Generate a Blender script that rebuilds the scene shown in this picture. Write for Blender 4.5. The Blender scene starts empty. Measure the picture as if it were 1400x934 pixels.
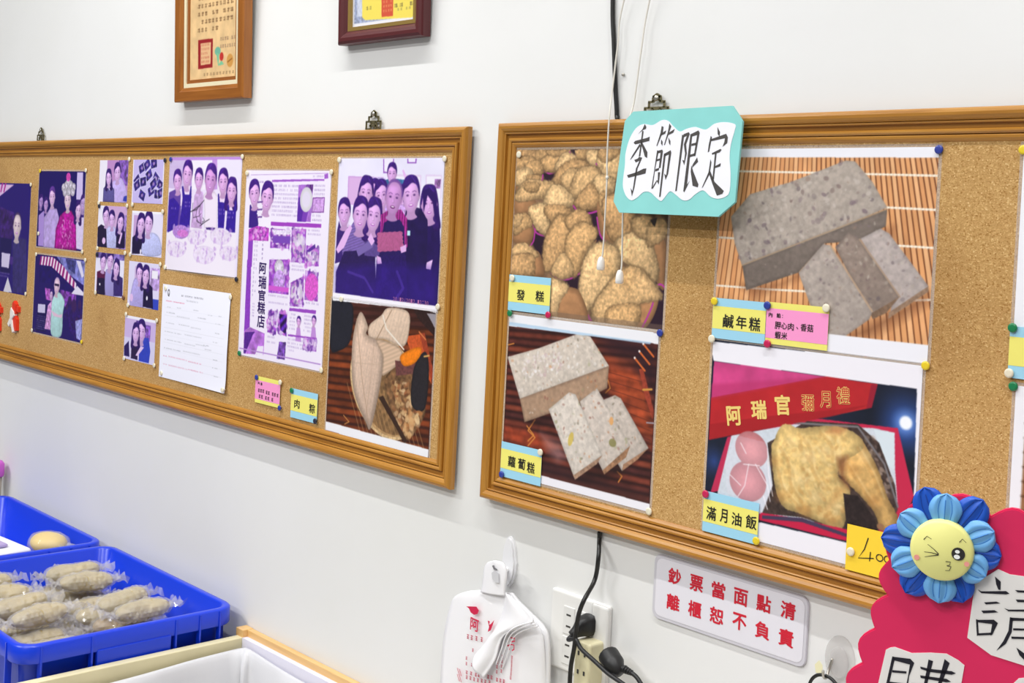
import bpy, bmesh, math, random
import numpy as np
from mathutils import Vector, Matrix

# ---------------------------------------------------------------- camera, world, lamps, exposure
scene = bpy.context.scene
COL = scene.collection
cam_data = bpy.data.cameras.new('camera')
cam = bpy.data.objects.new('camera', cam_data)
COL.objects.link(cam)
cam_data.sensor_width = 36.0
cam_data.lens = 36.0 * 1700.0 / 1400.0
cam_data.shift_y = -(467.0 - 332.8) / 1400.0
cam_data.clip_start = 0.05
rt = Vector((0.68820487, 0.72370029, 0.05130255))
up = Vector((-0.04606784, -0.02697978, 0.99857391))
fw = Vector((-0.72405235, 0.68958682, -0.01477169))
cam.matrix_world = Matrix(((rt.x, up.x, -fw.x, 1.42067), (rt.y, up.y, -fw.y, -1.36529),
                           (rt.z, up.z, -fw.z, 1.54991), (0, 0, 0, 1)))
scene.camera = cam

world = bpy.data.worlds.new('room_world')
scene.world = world
world.use_nodes = True
world.node_tree.nodes['Background'].inputs[0].default_value = (0.98, 0.99, 1.0, 1)
world.node_tree.nodes['Background'].inputs[1].default_value = 0.10

CEIL = 3.5
def tube_light(x, y, length, power, rot=0.0, z=CEIL - 0.10, width=0.03):
    l = bpy.data.lights.new('tube_light', 'AREA')
    l.shape = 'RECTANGLE'; l.size = length; l.size_y = width
    l.energy = power; l.color = (1.0, 1.0, 0.99)
    o = bpy.data.objects.new('tube_light', l)
    o.location = (x, y, z); o.rotation_euler = (0, 0, rot)
    COL.objects.link(o)
    return o
TUBES = [(-1.10, -0.79, 1.2, 13.5, 0.0), (-0.05, -0.79, 1.2, 12.0, 0.0), (1.35, -0.79, 1.2, 18.0, 0.0),
         (-2.0, -2.4, 1.2, 37.0, 0.0), (0.9, -2.4, 1.2, 23.0, 0.0), (-1.4, -3.8, 1.2, 42.0, 0.0), (0.9, -3.8, 1.2, 30.0, 0.0)]  # unseen room rows for fill; rear pair added to flatten the wall light
for t in TUBES:
    tube_light(*t)

vs = scene.view_settings
vs.view_transform = 'Standard'
vs.look = 'None'
vs.gamma = 1.0
vs.use_curve_mapping = False
vs.exposure = 0.52

# ---------------------------------------------------------------- helpers
def s2l(c):
    c = np.asarray(c, float) / 255.0
    return np.where(c <= 0.04045, c / 12.92, ((c + 0.055) / 1.055) ** 2.4)

def col4(c):
    l = s2l(c)
    return (float(l[0]), float(l[1]), float(l[2]), 1.0)

MATS = {}
def mat(name, rgb, rough=0.5, metal=0.0, spec=0.5, bump=0.0, bscale=60.0, var=0.0, vscale=8.0, coat=0.0, trans=0.0, alpha=1.0, sss=0.0):
    if name in MATS:
        return MATS[name]
    m = bpy.data.materials.new(name)
    m.use_nodes = True
    nt = m.node_tree
    b = nt.nodes['Principled BSDF']
    b.inputs['Base Color'].default_value = col4(rgb)
    b.inputs['Roughness'].default_value = rough
    b.inputs['Metallic'].default_value = metal
    b.inputs['Specular IOR Level'].default_value = spec
    b.inputs['Coat Weight'].default_value = coat
    b.inputs['Coat Roughness'].default_value = 0.15
    b.inputs['Transmission Weight'].default_value = trans
    b.inputs['Alpha'].default_value = alpha
    tc = nt.nodes.new('ShaderNodeTexCoord')
    if var > 0:
        n = nt.nodes.new('ShaderNodeTexNoise'); n.inputs['Scale'].default_value = vscale; n.inputs['Detail'].default_value = 6
        nt.links.new(tc.outputs['Object'], n.inputs['Vector'])
        r = nt.nodes.new('ShaderNodeMapRange')
        r.inputs['From Min'].default_value = 0.25; r.inputs['From Max'].default_value = 0.75
        r.inputs['To Min'].default_value = 1 - var; r.inputs['To Max'].default_value = 1 + var
        nt.links.new(n.outputs['Fac'], r.inputs['Value'])
        mx = nt.nodes.new('ShaderNodeVectorMath'); mx.operation = 'SCALE'
        mx.inputs[0].default_value = col4(rgb)[:3]
        nt.links.new(r.outputs['Result'], mx.inputs['Scale'])
        nt.links.new(mx.outputs[0], b.inputs['Base Color'])
    if bump > 0:
        n2 = nt.nodes.new('ShaderNodeTexNoise'); n2.inputs['Scale'].default_value = bscale; n2.inputs['Detail'].default_value = 4
        nt.links.new(tc.outputs['Object'], n2.inputs['Vector'])
        bp = nt.nodes.new('ShaderNodeBump'); bp.inputs['Strength'].default_value = bump; bp.inputs['Distance'].default_value = 0.002
        nt.links.new(n2.outputs['Fac'], bp.inputs['Height'])
        nt.links.new(bp.outputs['Normal'], b.inputs['Normal'])
    MATS[name] = m
    return m

def ramp(nt, stops):
    r = nt.nodes.new('ShaderNodeValToRGB')
    e = r.color_ramp.elements
    e[0].position = stops[0][0]; e[0].color = col4(stops[0][1])
    e[1].position = stops[-1][0]; e[1].color = col4(stops[-1][1])
    for p, c in stops[1:-1]:
        q = e.new(p); q.color = col4(c)
    return r

def wood_mat(name, dark, mid, light, rough=0.38):
    m = bpy.data.materials.new(name); m.use_nodes = True
    nt = m.node_tree; b = nt.nodes['Principled BSDF']
    tc = nt.nodes.new('ShaderNodeTexCoord')
    mp = nt.nodes.new('ShaderNodeMapping'); mp.inputs['Scale'].default_value = (3.0, 55.0, 55.0)
    nt.links.new(tc.outputs['Object'], mp.inputs['Vector'])
    n = nt.nodes.new('ShaderNodeTexNoise'); n.inputs['Scale'].default_value = 2.2; n.inputs['Detail'].default_value = 7
    n.inputs['Distortion'].default_value = 0.6
    nt.links.new(mp.outputs[0], n.inputs['Vector'])
    r = ramp(nt, [(0.15, dark), (0.5, mid), (0.85, light)])
    nt.links.new(n.outputs['Fac'], r.inputs['Fac'])
    nt.links.new(r.outputs['Color'], b.inputs['Base Color'])
    b.inputs['Roughness'].default_value = rough
    b.inputs['Coat Weight'].default_value = 0.25
    b.inputs['Coat Roughness'].default_value = 0.25
    MATS[name] = m
    return m

def cork_mat():
    m = bpy.data.materials.new('cork'); m.use_nodes = True
    nt = m.node_tree; b = nt.nodes['Principled BSDF']
    tc = nt.nodes.new('ShaderNodeTexCoord')
    def noise(scale, detail=4):
        n = nt.nodes.new('ShaderNodeTexNoise'); n.inputs['Scale'].default_value = scale; n.inputs['Detail'].default_value = detail
        nt.links.new(tc.outputs['Object'], n.inputs['Vector'])
        return n
    v = nt.nodes.new('ShaderNodeTexVoronoi'); v.inputs['Scale'].default_value = 650.0
    nt.links.new(tc.outputs['Object'], v.inputs['Vector'])
    sx = nt.nodes.new('ShaderNodeSeparateColor')
    nt.links.new(v.outputs['Color'], sx.inputs[0])
    r1 = ramp(nt, [(0.0, (160, 116, 62)), (0.15, (186, 146, 90)), (0.8, (200, 160, 104)), (0.95, (216, 178, 120)), (1.0, (224, 190, 136))])
    nt.links.new(sx.outputs[0], r1.inputs['Fac'])
    big = noise(3.5, 5)
    r2 = ramp(nt, [(0.28, (196, 178, 160)), (0.45, (246, 244, 240)), (0.7, (255, 255, 255))])
    nt.links.new(big.outputs['Fac'], r2.inputs['Fac'])
    mx = nt.nodes.new('ShaderNodeMix'); mx.data_type = 'RGBA'; mx.blend_type = 'MULTIPLY'; mx.inputs['Factor'].default_value = 0.6
    nt.links.new(r1.outputs['Color'], mx.inputs['A']); nt.links.new(r2.outputs['Color'], mx.inputs['B'])
    hole = nt.nodes.new('ShaderNodeTexVoronoi'); hole.inputs['Scale'].default_value = 70.0
    nt.links.new(tc.outputs['Object'], hole.inputs['Vector'])
    lt = nt.nodes.new('ShaderNodeMath'); lt.operation = 'LESS_THAN'; lt.inputs[1].default_value = 0.085
    nt.links.new(hole.outputs['Distance'], lt.inputs[0])
    sh = nt.nodes.new('ShaderNodeSeparateColor'); nt.links.new(hole.outputs['Color'], sh.inputs[0])
    g2 = nt.nodes.new('ShaderNodeMath'); g2.operation = 'GREATER_THAN'; g2.inputs[1].default_value = 0.72
    nt.links.new(sh.outputs[1], g2.inputs[0])
    an = nt.nodes.new('ShaderNodeMath'); an.operation = 'MULTIPLY'
    nt.links.new(lt.outputs[0], an.inputs[0]); nt.links.new(g2.outputs[0], an.inputs[1])
    mx2 = nt.nodes.new('ShaderNodeMix'); mx2.data_type = 'RGBA'
    nt.links.new(an.outputs[0], mx2.inputs['Factor'])
    nt.links.new(mx.outputs['Result'], mx2.inputs['A']); mx2.inputs['B'].default_value = col4((104, 70, 38))
    nt.links.new(mx2.outputs['Result'], b.inputs['Base Color'])
    b.inputs['Roughness'].default_value = 0.9
    b.inputs['Specular IOR Level'].default_value = 0.15
    bp = nt.nodes.new('ShaderNodeBump'); bp.inputs['Strength'].default_value = 0.25; bp.inputs['Distance'].default_value = 0.001
    nt.links.new(v.outputs['Distance'], bp.inputs['Height']); nt.links.new(bp.outputs['Normal'], b.inputs['Normal'])
    MATS['cork'] = m
    return m

def wall_mat():
    m = bpy.data.materials.new('wall_paint'); m.use_nodes = True
    nt = m.node_tree; b = nt.nodes['Principled BSDF']
    tc = nt.nodes.new('ShaderNodeTexCoord')
    n = nt.nodes.new('ShaderNodeTexNoise'); n.inputs['Scale'].default_value = 1.3; n.inputs['Detail'].default_value = 6
    nt.links.new(tc.outputs['Object'], n.inputs['Vector'])
    r = ramp(nt, [(0.3, (226, 226, 223)), (0.55, (231, 231, 230)), (0.7, (234, 234, 234))])
    nt.links.new(n.outputs['Fac'], r.inputs['Fac'])
    nt.links.new(r.outputs['Color'], b.inputs['Base Color'])
    b.inputs['Roughness'].default_value = 0.6
    b.inputs['Specular IOR Level'].default_value = 0.3
    n2 = nt.nodes.new('ShaderNodeTexNoise'); n2.inputs['Scale'].default_value = 35.0
    nt.links.new(tc.outputs['Object'], n2.inputs['Vector'])
    bp = nt.nodes.new('ShaderNodeBump'); bp.inputs['Strength'].default_value = 0.03; bp.inputs['Distance'].default_value = 0.002
    nt.links.new(n2.outputs['Fac'], bp.inputs['Height']); nt.links.new(bp.outputs['Normal'], b.inputs['Normal'])
    MATS['wall_paint'] = m
    return m

def film_mat(name, clear=0.8, tint=(255, 255, 255), rough=0.08):
    """thin clear plastic film: mostly see-through with a glossy face"""
    m = bpy.data.materials.new(name); m.use_nodes = True
    nt = m.node_tree; nt.nodes.clear()
    out = nt.nodes.new('ShaderNodeOutputMaterial')
    tr = nt.nodes.new('ShaderNodeBsdfTransparent'); tr.inputs[0].default_value = col4(tint)
    b = nt.nodes.new('ShaderNodeBsdfPrincipled')
    b.inputs['Base Color'].default_value = col4((225, 222, 220)); b.inputs['Roughness'].default_value = rough
    mx = nt.nodes.new('ShaderNodeMixShader'); mx.inputs[0].default_value = 1 - clear
    nt.links.new(tr.outputs[0], mx.inputs[1]); nt.links.new(b.outputs[0], mx.inputs[2])
    nt.links.new(mx.outputs[0], out.inputs['Surface'])
    MATS[name] = m
    return m

def attr_mat(name, rough=0.32, spec=0.4, coat=0.0):
    m = bpy.data.materials.new(name); m.use_nodes = True
    nt = m.node_tree; b = nt.nodes['Principled BSDF']
    a = nt.nodes.new('ShaderNodeAttribute'); a.attribute_name = 'ink'
    nt.links.new(a.outputs['Color'], b.inputs['Base Color'])
    b.inputs['Roughness'].default_value = rough
    b.inputs['Specular IOR Level'].default_value = spec
    b.inputs['Coat Weight'].default_value = coat
    b.inputs['Coat Roughness'].default_value = 0.2
    MATS[name] = m
    return m

wood_mat('frame_wood', (146, 92, 22), (178, 122, 42), (194, 140, 58))
wood_mat('certificate_wood', (118, 62, 12), (150, 88, 24), (172, 106, 38), 0.3)
wood_mat('rim_wood', (206, 158, 92), (226, 182, 116), (236, 196, 136), 0.45)
cork_mat(); wall_mat()
film_mat('laminate', 0.68, rough=0.12)
film_mat('clear_wrap', 0.68, rough=0.05)
film_mat('clear_hook_plastic', 0.7, rough=0.05)
attr_mat('gloss_print', 0.38, 0.4)
attr_mat('paper_print', 0.65, 0.25)
mat('paper', (238, 238, 246), 0.6, spec=0.3)
mat('photo_paper', (242, 242, 250), 0.4, spec=0.4)

def link(me, name, material=None, parent=None, loc=None, smooth=False):
    o = bpy.data.objects.new(name, me)
    COL.objects.link(o)
    if material is not None and len(me.materials) == 0:
        me.materials.append(MATS[material] if isinstance(material, str) else material)
    if parent is not None:
        o.parent = parent
    if loc is not None:
        o.location = loc
    if smooth:
        me.polygons.foreach_set('use_smooth', [True] * len(me.polygons))
    return o

def pyd(name, verts, faces, material=None, parent=None, loc=None, smooth=False):
    me = bpy.data.meshes.new(name)
    me.from_pydata([tuple(v) for v in verts], [], faces)
    me.update()
    return link(me, name, material, parent, loc, smooth)

def tag(o, label, cat, group=None, kind=None):
    o['label'] = label
    if cat: o['category'] = cat
    if group: o['group'] = group
    if kind: o['kind'] = kind
    return o

def struct(o, label, cat):
    o['kind'] = 'structure'; o['label'] = label; o['category'] = cat
    return o

def empty(name, loc, rz=0.0):
    o = bpy.data.objects.new(name, None)
    o.empty_display_size = 0.02
    COL.objects.link(o)
    o.location = loc; o.rotation_euler = (0, 0, rz)
    return o

def bm_obj(name, bm, material, parent=None, loc=None, smooth=False):
    me = bpy.data.meshes.new(name)
    bmesh.ops.recalc_face_normals(bm, faces=bm.faces)
    bm.to_mesh(me); bm.free()
    return link(me, name, material, parent, loc, smooth)

def box_bm(x0, x1, y0, y1, z0, z1, bevel=0.0, seg=2, bm=None):
    b = bmesh.new()
    bmesh.ops.create_cube(b, size=1.0)
    bmesh.ops.scale(b, vec=(x1 - x0, y1 - y0, z1 - z0), verts=b.verts)
    bmesh.ops.translate(b, vec=((x0 + x1) / 2, (y0 + y1) / 2, (z0 + z1) / 2), verts=b.verts)
    if bevel > 0:
        bmesh.ops.bevel(b, geom=list(b.edges), offset=bevel, segments=seg, affect='EDGES', profile=0.5)
    if bm is None:
        return b
    me = bpy.data.meshes.new('tmp'); b.to_mesh(me); b.free()
    bm.from_mesh(me); bpy.data.meshes.remove(me)
    return bm

def box(name, x0, x1, y0, y1, z0, z1, material, parent=None, bevel=0.0, seg=2, smooth=False):
    return bm_obj(name, box_bm(x0, x1, y0, y1, z0, z1, bevel, seg), material, parent, smooth=smooth)

def prism(name, pts, y0, y1, material, parent=None, bevel=0.0):
    """outline in the x-z plane (metres) extruded from y0 (front) to y1 (back)"""
    bm = bmesh.new()
    f = bm.faces.new([bm.verts.new((x, y0, z)) for x, z in pts])
    r = bmesh.ops.extrude_face_region(bm, geom=[f])
    bmesh.ops.translate(bm, vec=(0, y1 - y0, 0), verts=[v for v in r['geom'] if isinstance(v, bmesh.types.BMVert)])
    if bevel > 0:
        bmesh.ops.bevel(bm, geom=[e for e in bm.edges if all(abs(v.co.y - y0) < 1e-7 for v in e.verts)], offset=bevel, segments=2, affect='EDGES')
    bm.normal_update()
    bmesh.ops.triangulate(bm, faces=[q for q in bm.faces if len(q.verts) > 4], ngon_method='EAR_CLIP')
    return bm_obj(name, bm, material, parent)

def lathe(name, prof, material, parent=None, loc=(0, 0, 0), axis='Y', seg=24, smooth=True):
    """profile of (radius, height); axis 'Y' points towards the room (-y)"""
    vs_, fs = [], []
    n = len(prof)
    for i in range(seg):
        a = 2 * math.pi * i / seg
        for r, h in prof:
            if axis == 'Y': vs_.append((r * math.cos(a), -h, r * math.sin(a)))
            else: vs_.append((r * math.cos(a), r * math.sin(a), h))
    for i in range(seg):
        j = (i + 1) % seg
        for k in range(n - 1):
            fs.append((i * n + k, j * n + k, j * n + k + 1, i * n + k + 1))
    bm = bmesh.new()
    V = [bm.verts.new(v) for v in vs_]
    for f in fs:
        try: bm.faces.new([V[q] for q in f])
        except ValueError: pass
    bmesh.ops.remove_doubles(bm, verts=bm.verts, dist=1e-6)
    return bm_obj(name, bm, material, parent, loc, smooth)

def tube(name, pts, r, material, parent=None, seg=8, sub=6, flat=1.0):
    """round cord along a smooth path; flat scales its width across"""
    P = [Vector(p) for p in pts]
    Q = []
    for i in range(len(P) - 1):
        p0 = P[max(i - 1, 0)]; p1 = P[i]; p2 = P[i + 1]; p3 = P[min(i + 2, len(P) - 1)]
        for k in range(sub):
            t = k / sub
            Q.append(0.5 * ((2 * p1) + (p2 - p0) * t + (2 * p0 - 5 * p1 + 4 * p2 - p3) * t * t + (3 * p1 - p0 - 3 * p2 + p3) * t ** 3))
    Q.append(P[-1])
    vs_, fs = [], []
    ref = Vector((0, 1, 0))
    rr = r if callable(r) else (lambda s: r)
    for i, q in enumerate(Q):
        d = (Q[min(i + 1, len(Q) - 1)] - Q[max(i - 1, 0)]).normalized()
        a = d.cross(ref)
        if a.length < 1e-4: a = d.cross(Vector((1, 0, 0)))
        a.normalize(); b_ = a.cross(d).normalized()
        R_ = rr(i / (len(Q) - 1))
        for k in range(seg):
            t = 2 * math.pi * k / seg
            vs_.append(q + a * (R_ * flat * math.cos(t)) + b_ * (R_ * math.sin(t)))
    for i in range(len(Q) - 1):
        for k in range(seg):
            l = (k + 1) % seg
            fs.append((i * seg + k, i * seg + l, (i + 1) * seg + l, (i + 1) * seg + k))
    fs.append(tuple(range(seg))[::-1]); fs.append(tuple((len(Q) - 1) * seg + k for k in range(seg)))
    return pyd(name, vs_, fs, material, parent, smooth=True)

def wp(pts, y, ztop=2.0):
    """(right, down) millimetres on the wall to metres at distance y from it"""
    return [(u / 1000.0, y, ztop - v / 1000.0) for u, v in pts]

# ---------------------------------------------------------------- lettering from the built-in font
GLYPH = {}
def glyph(ch, bold=0.0):
    k = (ch, bold)
    if k in GLYPH: return GLYPH[k]
    cu = bpy.data.curves.new('glyph', 'FONT')
    cu.body = ch; cu.size = 1.0; cu.offset = bold; cu.resolution_u = 3
    o = bpy.data.objects.new('glyph', cu)
    COL.objects.link(o)
    me = bpy.data.meshes.new_from_object(o)
    vs_ = np.array([v.co[:2] for v in me.vertices]) if len(me.vertices) else np.zeros((0, 2))
    fs = [tuple(p.vertices) for p in me.polygons]
    bpy.data.objects.remove(o); bpy.data.curves.remove(cu); bpy.data.meshes.remove(me)
    if len(vs_):
        lo, hi = vs_.min(0), vs_.max(0)
        vs_ = (vs_ - (lo + hi) / 2) / np.maximum(hi - lo, 1e-6)
    GLYPH[k] = (vs_, fs)
    return GLYPH[k]

def lettering(name, items, material, parent, off=0.0004, fat=0.0, joined=False):
    """items: (character, centre right mm, centre down mm, width mm, height mm[, turn deg])
    laid flat on the parent's face (parent local: x right, -z down, -y front); fat thickens the strokes (mm)"""
    V, F, objs = [], [], []
    for it in items:
        ch, u, v, w, h = it[:5]
        a = math.radians(it[5]) if len(it) > 5 else 0.0
        g, fs = glyph(ch)
        w -= fat; h -= fat
        if not joined: V, F = [], []
        sh = [(0, 0)] if fat <= 0 else [(fat * 0.5 * math.cos(t), fat * 0.5 * math.sin(t)) for t in np.linspace(0, 2 * math.pi, 8, endpoint=False)]
        for k, (du, dv) in enumerate(sh):
            n0 = len(V)
            for x, y in g:
                X, Y = x * w + du, y * h + dv
                V.append(((u + X * math.cos(a) - Y * math.sin(a)) / 1000, -off - k * 4e-6, (-v + X * math.sin(a) + Y * math.cos(a)) / 1000))
            F += [tuple(i + n0 for i in f) for f in fs]
        if not joined: objs.append(pyd('character', V, F, material, parent))
    if joined:
        o = pyd(name, V, F, material, parent); o['kind'] = 'stuff'
        return o
    return objs

def decal(name, polys, material, parent, off=0.0004):
    """flat printed shapes: polygons in (right, down) mm"""
    bm = bmesh.new()
    for p in polys:
        f = bm.faces.new([bm.verts.new((u / 1000, -off, -v / 1000)) for u, v in p])
        f.normal_update()
    bmesh.ops.triangulate(bm, faces=list(bm.faces), ngon_method='EAR_CLIP')
    me = bpy.data.meshes.new(name); bm.to_mesh(me); bm.free()
    return link(me, name, material, parent)

def stroke_poly(pts, w0, w1=None):
    """a pen stroke as a polygon"""
    w1 = w0 if w1 is None else w1
    P = np.array(pts, float); n = len(P)
    L, R_ = [], []
    for i in range(n):
        d = P[min(i + 1, n - 1)] - P[max(i - 1, 0)]; d /= (np.hypot(*d) + 1e-9)
        nn = np.array((-d[1], d[0])); w = (w0 + (w1 - w0) * i / max(n - 1, 1)) / 2
        L.append(tuple(P[i] + nn * w)); R_.append(tuple(P[i] - nn * w))
    return L + R_[::-1]

# ---------------------------------------------------------------- the room
wall = box('wall_back', -3.6, 3.2, 0.0, 0.12, 0.0, CEIL, 'wall_paint')
struct(wall, 'white painted wall behind the cork boards', 'wall')
mat('floor_tile', (160, 160, 160), 0.4, var=0.08, vscale=3)
struct(box('floor', -3.6, 3.2, -4.6, 0.12, -0.1, 0.0, 'floor_tile'), 'grey tiled shop floor below the table', 'floor')
mat('ceiling_paint', (230, 230, 230), 0.8)
struct(box('ceiling', -3.6, 3.2, -4.6, 0.12, CEIL, CEIL + 0.1, 'ceiling_paint'), 'plain white ceiling above the cork boards', 'ceiling')
mat('lamp_white', (236, 236, 232), 0.4)
places = ['over the left end of the left board', 'over the gap between the boards', 'over the right board', 'as unseen fill in the room facing the left board', 'as unseen fill in the room facing the right board', 'added as fill in the back of the room to the left', 'added as fill in the back of the room to the right']
for t, pl in zip(TUBES, places):
    e = empty('ceiling_lamp', (t[0], t[1], CEIL))
    box('housing', -t[2] / 2 - 0.02, t[2] / 2 + 0.02, -0.05, 0.05, -0.06, 0.0, 'lamp_white', e, 0.006)
    for s in (-1, 1):
        box('lamp_holder', s * (t[2] / 2 + 0.01) - 0.008, s * (t[2] / 2 + 0.01) + 0.008, -0.015, 0.015, -0.11, -0.06, 'lamp_white', e, 0.003)
    tag(e, 'white fluorescent tube fitting on the ceiling ' + pl, 'lamp', 'ceiling tube lamps')

# ---------------------------------------------------------------- cork boards
PROF = [(0, 7.2), (0, 15.5), (0.8, 18), (2.5, 20), (5.5, 21.3), (9, 21), (12.2, 19.3), (14.4, 16.6), (14.7, 13.5), (15.0, 13.5), (15.3, 17.0), (16.5, 17.6), (17.6, 17), (17.9, 12.6),
        (24.2, 11.6), (24.4, 15.4), (25.8, 17.4), (28, 17.4), (30, 15.8), (30.5, 12.2), (30.9, 12.2), (31.2, 15.2), (32.5, 16.2), (35, 15.8), (37.5, 14.2), (39, 12.6), (39.4, 11), (39.4, 7.5)]
def rail(name, L, parent, loc, ang, W, mat_='frame_wood'):
    k = W / 39.4
    P = [(w * k / 1000, h / 1000) for w, h in PROF]
    n = len(P)
    V = [(w, -h, -w) for w, h in P] + [(L - w, -h, -w) for w, h in P]
    F = [(i, i + 1, n + i + 1, n + i) for i in range(n - 1)] + [tuple(range(n))[::-1], tuple(range(n, 2 * n))]
    o = pyd(name, V, F, mat_, parent, loc)
    o.rotation_euler = (0, ang, 0)
    return o

def hanger(parent, x, z0, k=1.0):
    """stepped openwork metal hanger plate with its nail, z0 at the board's top edge; a part of the board"""
    t = 0.0018
    segs = [((-21, 0), (-21, 15.5)), ((21, 0), (21, 15.5)), ((-22.5, 15.5), (22.5, 15.5)), ((-14, 15.5), (-14, 24)), ((14, 15.5), (14, 24)), ((-15.5, 24), (-7, 24)), ((15.5, 24), (7, 24)),
            ((-7, 24), (-7, 30)), ((7, 24), (7, 30)), ((-8, 31), (8, 31)), ((-7, 31), (0, 35)), ((7, 31), (0, 35)), ((-7, 24), (0, 31)), ((7, 24), (0, 31)), ((-7, 15.5), (-7, 6)), ((7, 15.5), (7, 6)), ((-12, 8), (12, 8)), ((-21, 2), (-10, 2)), ((21, 2), (10, 2)), ((-4, 12), (4, 12)), ((-7, -4), (-7, 6)), ((7, -4), (7, 6))]
    bm = bmesh.new()
    for a, b_ in segs:
        A = np.array(a, float) * k; B = np.array(b_, float) * k
        d = (B - A) / np.hypot(*(B - A)); nn = np.array((-d[1], d[0])) * 1.7 * k
        q = [A + nn, B + nn, B - nn, A - nn]
        lo = [bm.verts.new((x + p[0] / 1000, -0.0045, z0 + p[1] / 1000)) for p in q]
        hi = [bm.verts.new((x + p[0] / 1000, -0.0045 - t, z0 + p[1] / 1000)) for p in q]
        bm.faces.new(hi); bm.faces.new(lo[::-1])
        for i in range(4):
            j = (i + 1) % 4
            bm.faces.new((hi[i], lo[i], lo[j], hi[j]))
    h = bm_obj('hanger', bm, 'hanger_metal', parent)
    lathe('nail', [(0.0016, -0.004), (0.0016, 0.006), (0.0042, 0.0065), (0.0044, 0.0078), (0.003, 0.0088), (0, 0.009)], 'nail_steel', h, (x, 0, z0 + 0.029 * k), seg=14)
    return h
mat('hanger_metal', (132, 124, 92), 0.38, metal=0.75)
mat('nail_steel', (190, 186, 176), 0.3, metal=0.85)

def board(x0, x1, z0, z1, W, label, hangers):
    e = empty('cork_board', (x0, 0, z0))
    w, h = x1 - x0, z1 - z0
    rail('frame_rail', w, e, (0, 0, h), 0, W)
    rail('frame_rail', h, e, (w, 0, h), math.pi / 2, W)
    rail('frame_rail', w, e, (w, 0, 0), math.pi, W)
    rail('frame_rail', h, e, (0, 0, 0), -math.pi / 2, W)
    m = (W - 4) / 1000
    box('cork_panel', m, w - m, -0.012, -0.0075, m, h - m, 'cork', e)
    for hx in hangers:
        hanger(e, hx - x0, h)
    return tag(e, label, 'cork board', 'cork boards on the wall')
board(-2.513, -0.1131, 1.1088, 1.7078, 42.5, 'left wood-framed cork board covered with violet-faded photographs', (-1.835, -0.385))
board(-0.0393, 1.7607, 1.1116, 1.7110, 39.4, 'right wood-framed cork board pinned with large food photographs', (0.2754, 1.45))

# ---------------------------------------------------------------- printed pictures: painted in numpy, kept as ink colour on a fine grid mesh
RNG = np.random.default_rng(7)
def vnoise(h, w, cell, rng=None):
    rng = rng or RNG
    gh, gw = int(h / cell) + 3, int(w / cell) + 3
    g = rng.random((gh, gw))
    y = np.arange(h) / cell; x = np.arange(w) / cell
    yi = y.astype(int); xi = x.astype(int)
    fy = (y - yi)[:, None]; fx = (x - xi)[None, :]
    fy = fy * fy * (3 - 2 * fy); fx = fx * fx * (3 - 2 * fx)
    a = g[yi][:, xi]; b = g[yi][:, xi + 1]; c = g[yi + 1][:, xi]; d = g[yi + 1][:, xi + 1]
    return (a * (1 - fx) + b * fx) * (1 - fy) + (c * (1 - fx) + d * fx) * fy
def fbm(h, w, cell, oct=3):
    out = np.zeros((h, w)); amp = 1.0; tot = 0
    for i in range(oct):
        out += amp * vnoise(h, w, max(cell, 1.01)); tot += amp
        amp *= 0.55; cell /= 2
    return out / tot - 0.5

def smooth_outline(P, step, jit=0.0):
    """closed outline rounded through its points, optionally roughened"""
    n = len(P); out = []
    rg = np.random.default_rng(int(abs(P[0, 0] * 13 + P[0, 1] * 7)) + n)
    for i in range(n):
        p0, p1, p2, p3 = P[i - 1], P[i], P[(i + 1) % n], P[(i + 2) % n]
        m = max(int(np.hypot(*(p2 - p1)) / step), 1)
        for k in range(m):
            t = k / m
            out.append(0.5 * (2 * p1 + (p2 - p0) * t + (2 * p0 - 5 * p1 + 4 * p2 - p3) * t * t + (3 * p1 - p0 - 3 * p2 + p3) * t ** 3))
    out = np.array(out)
    if jit > 0: out = out + rg.normal(0, jit, out.shape)
    return out

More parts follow.
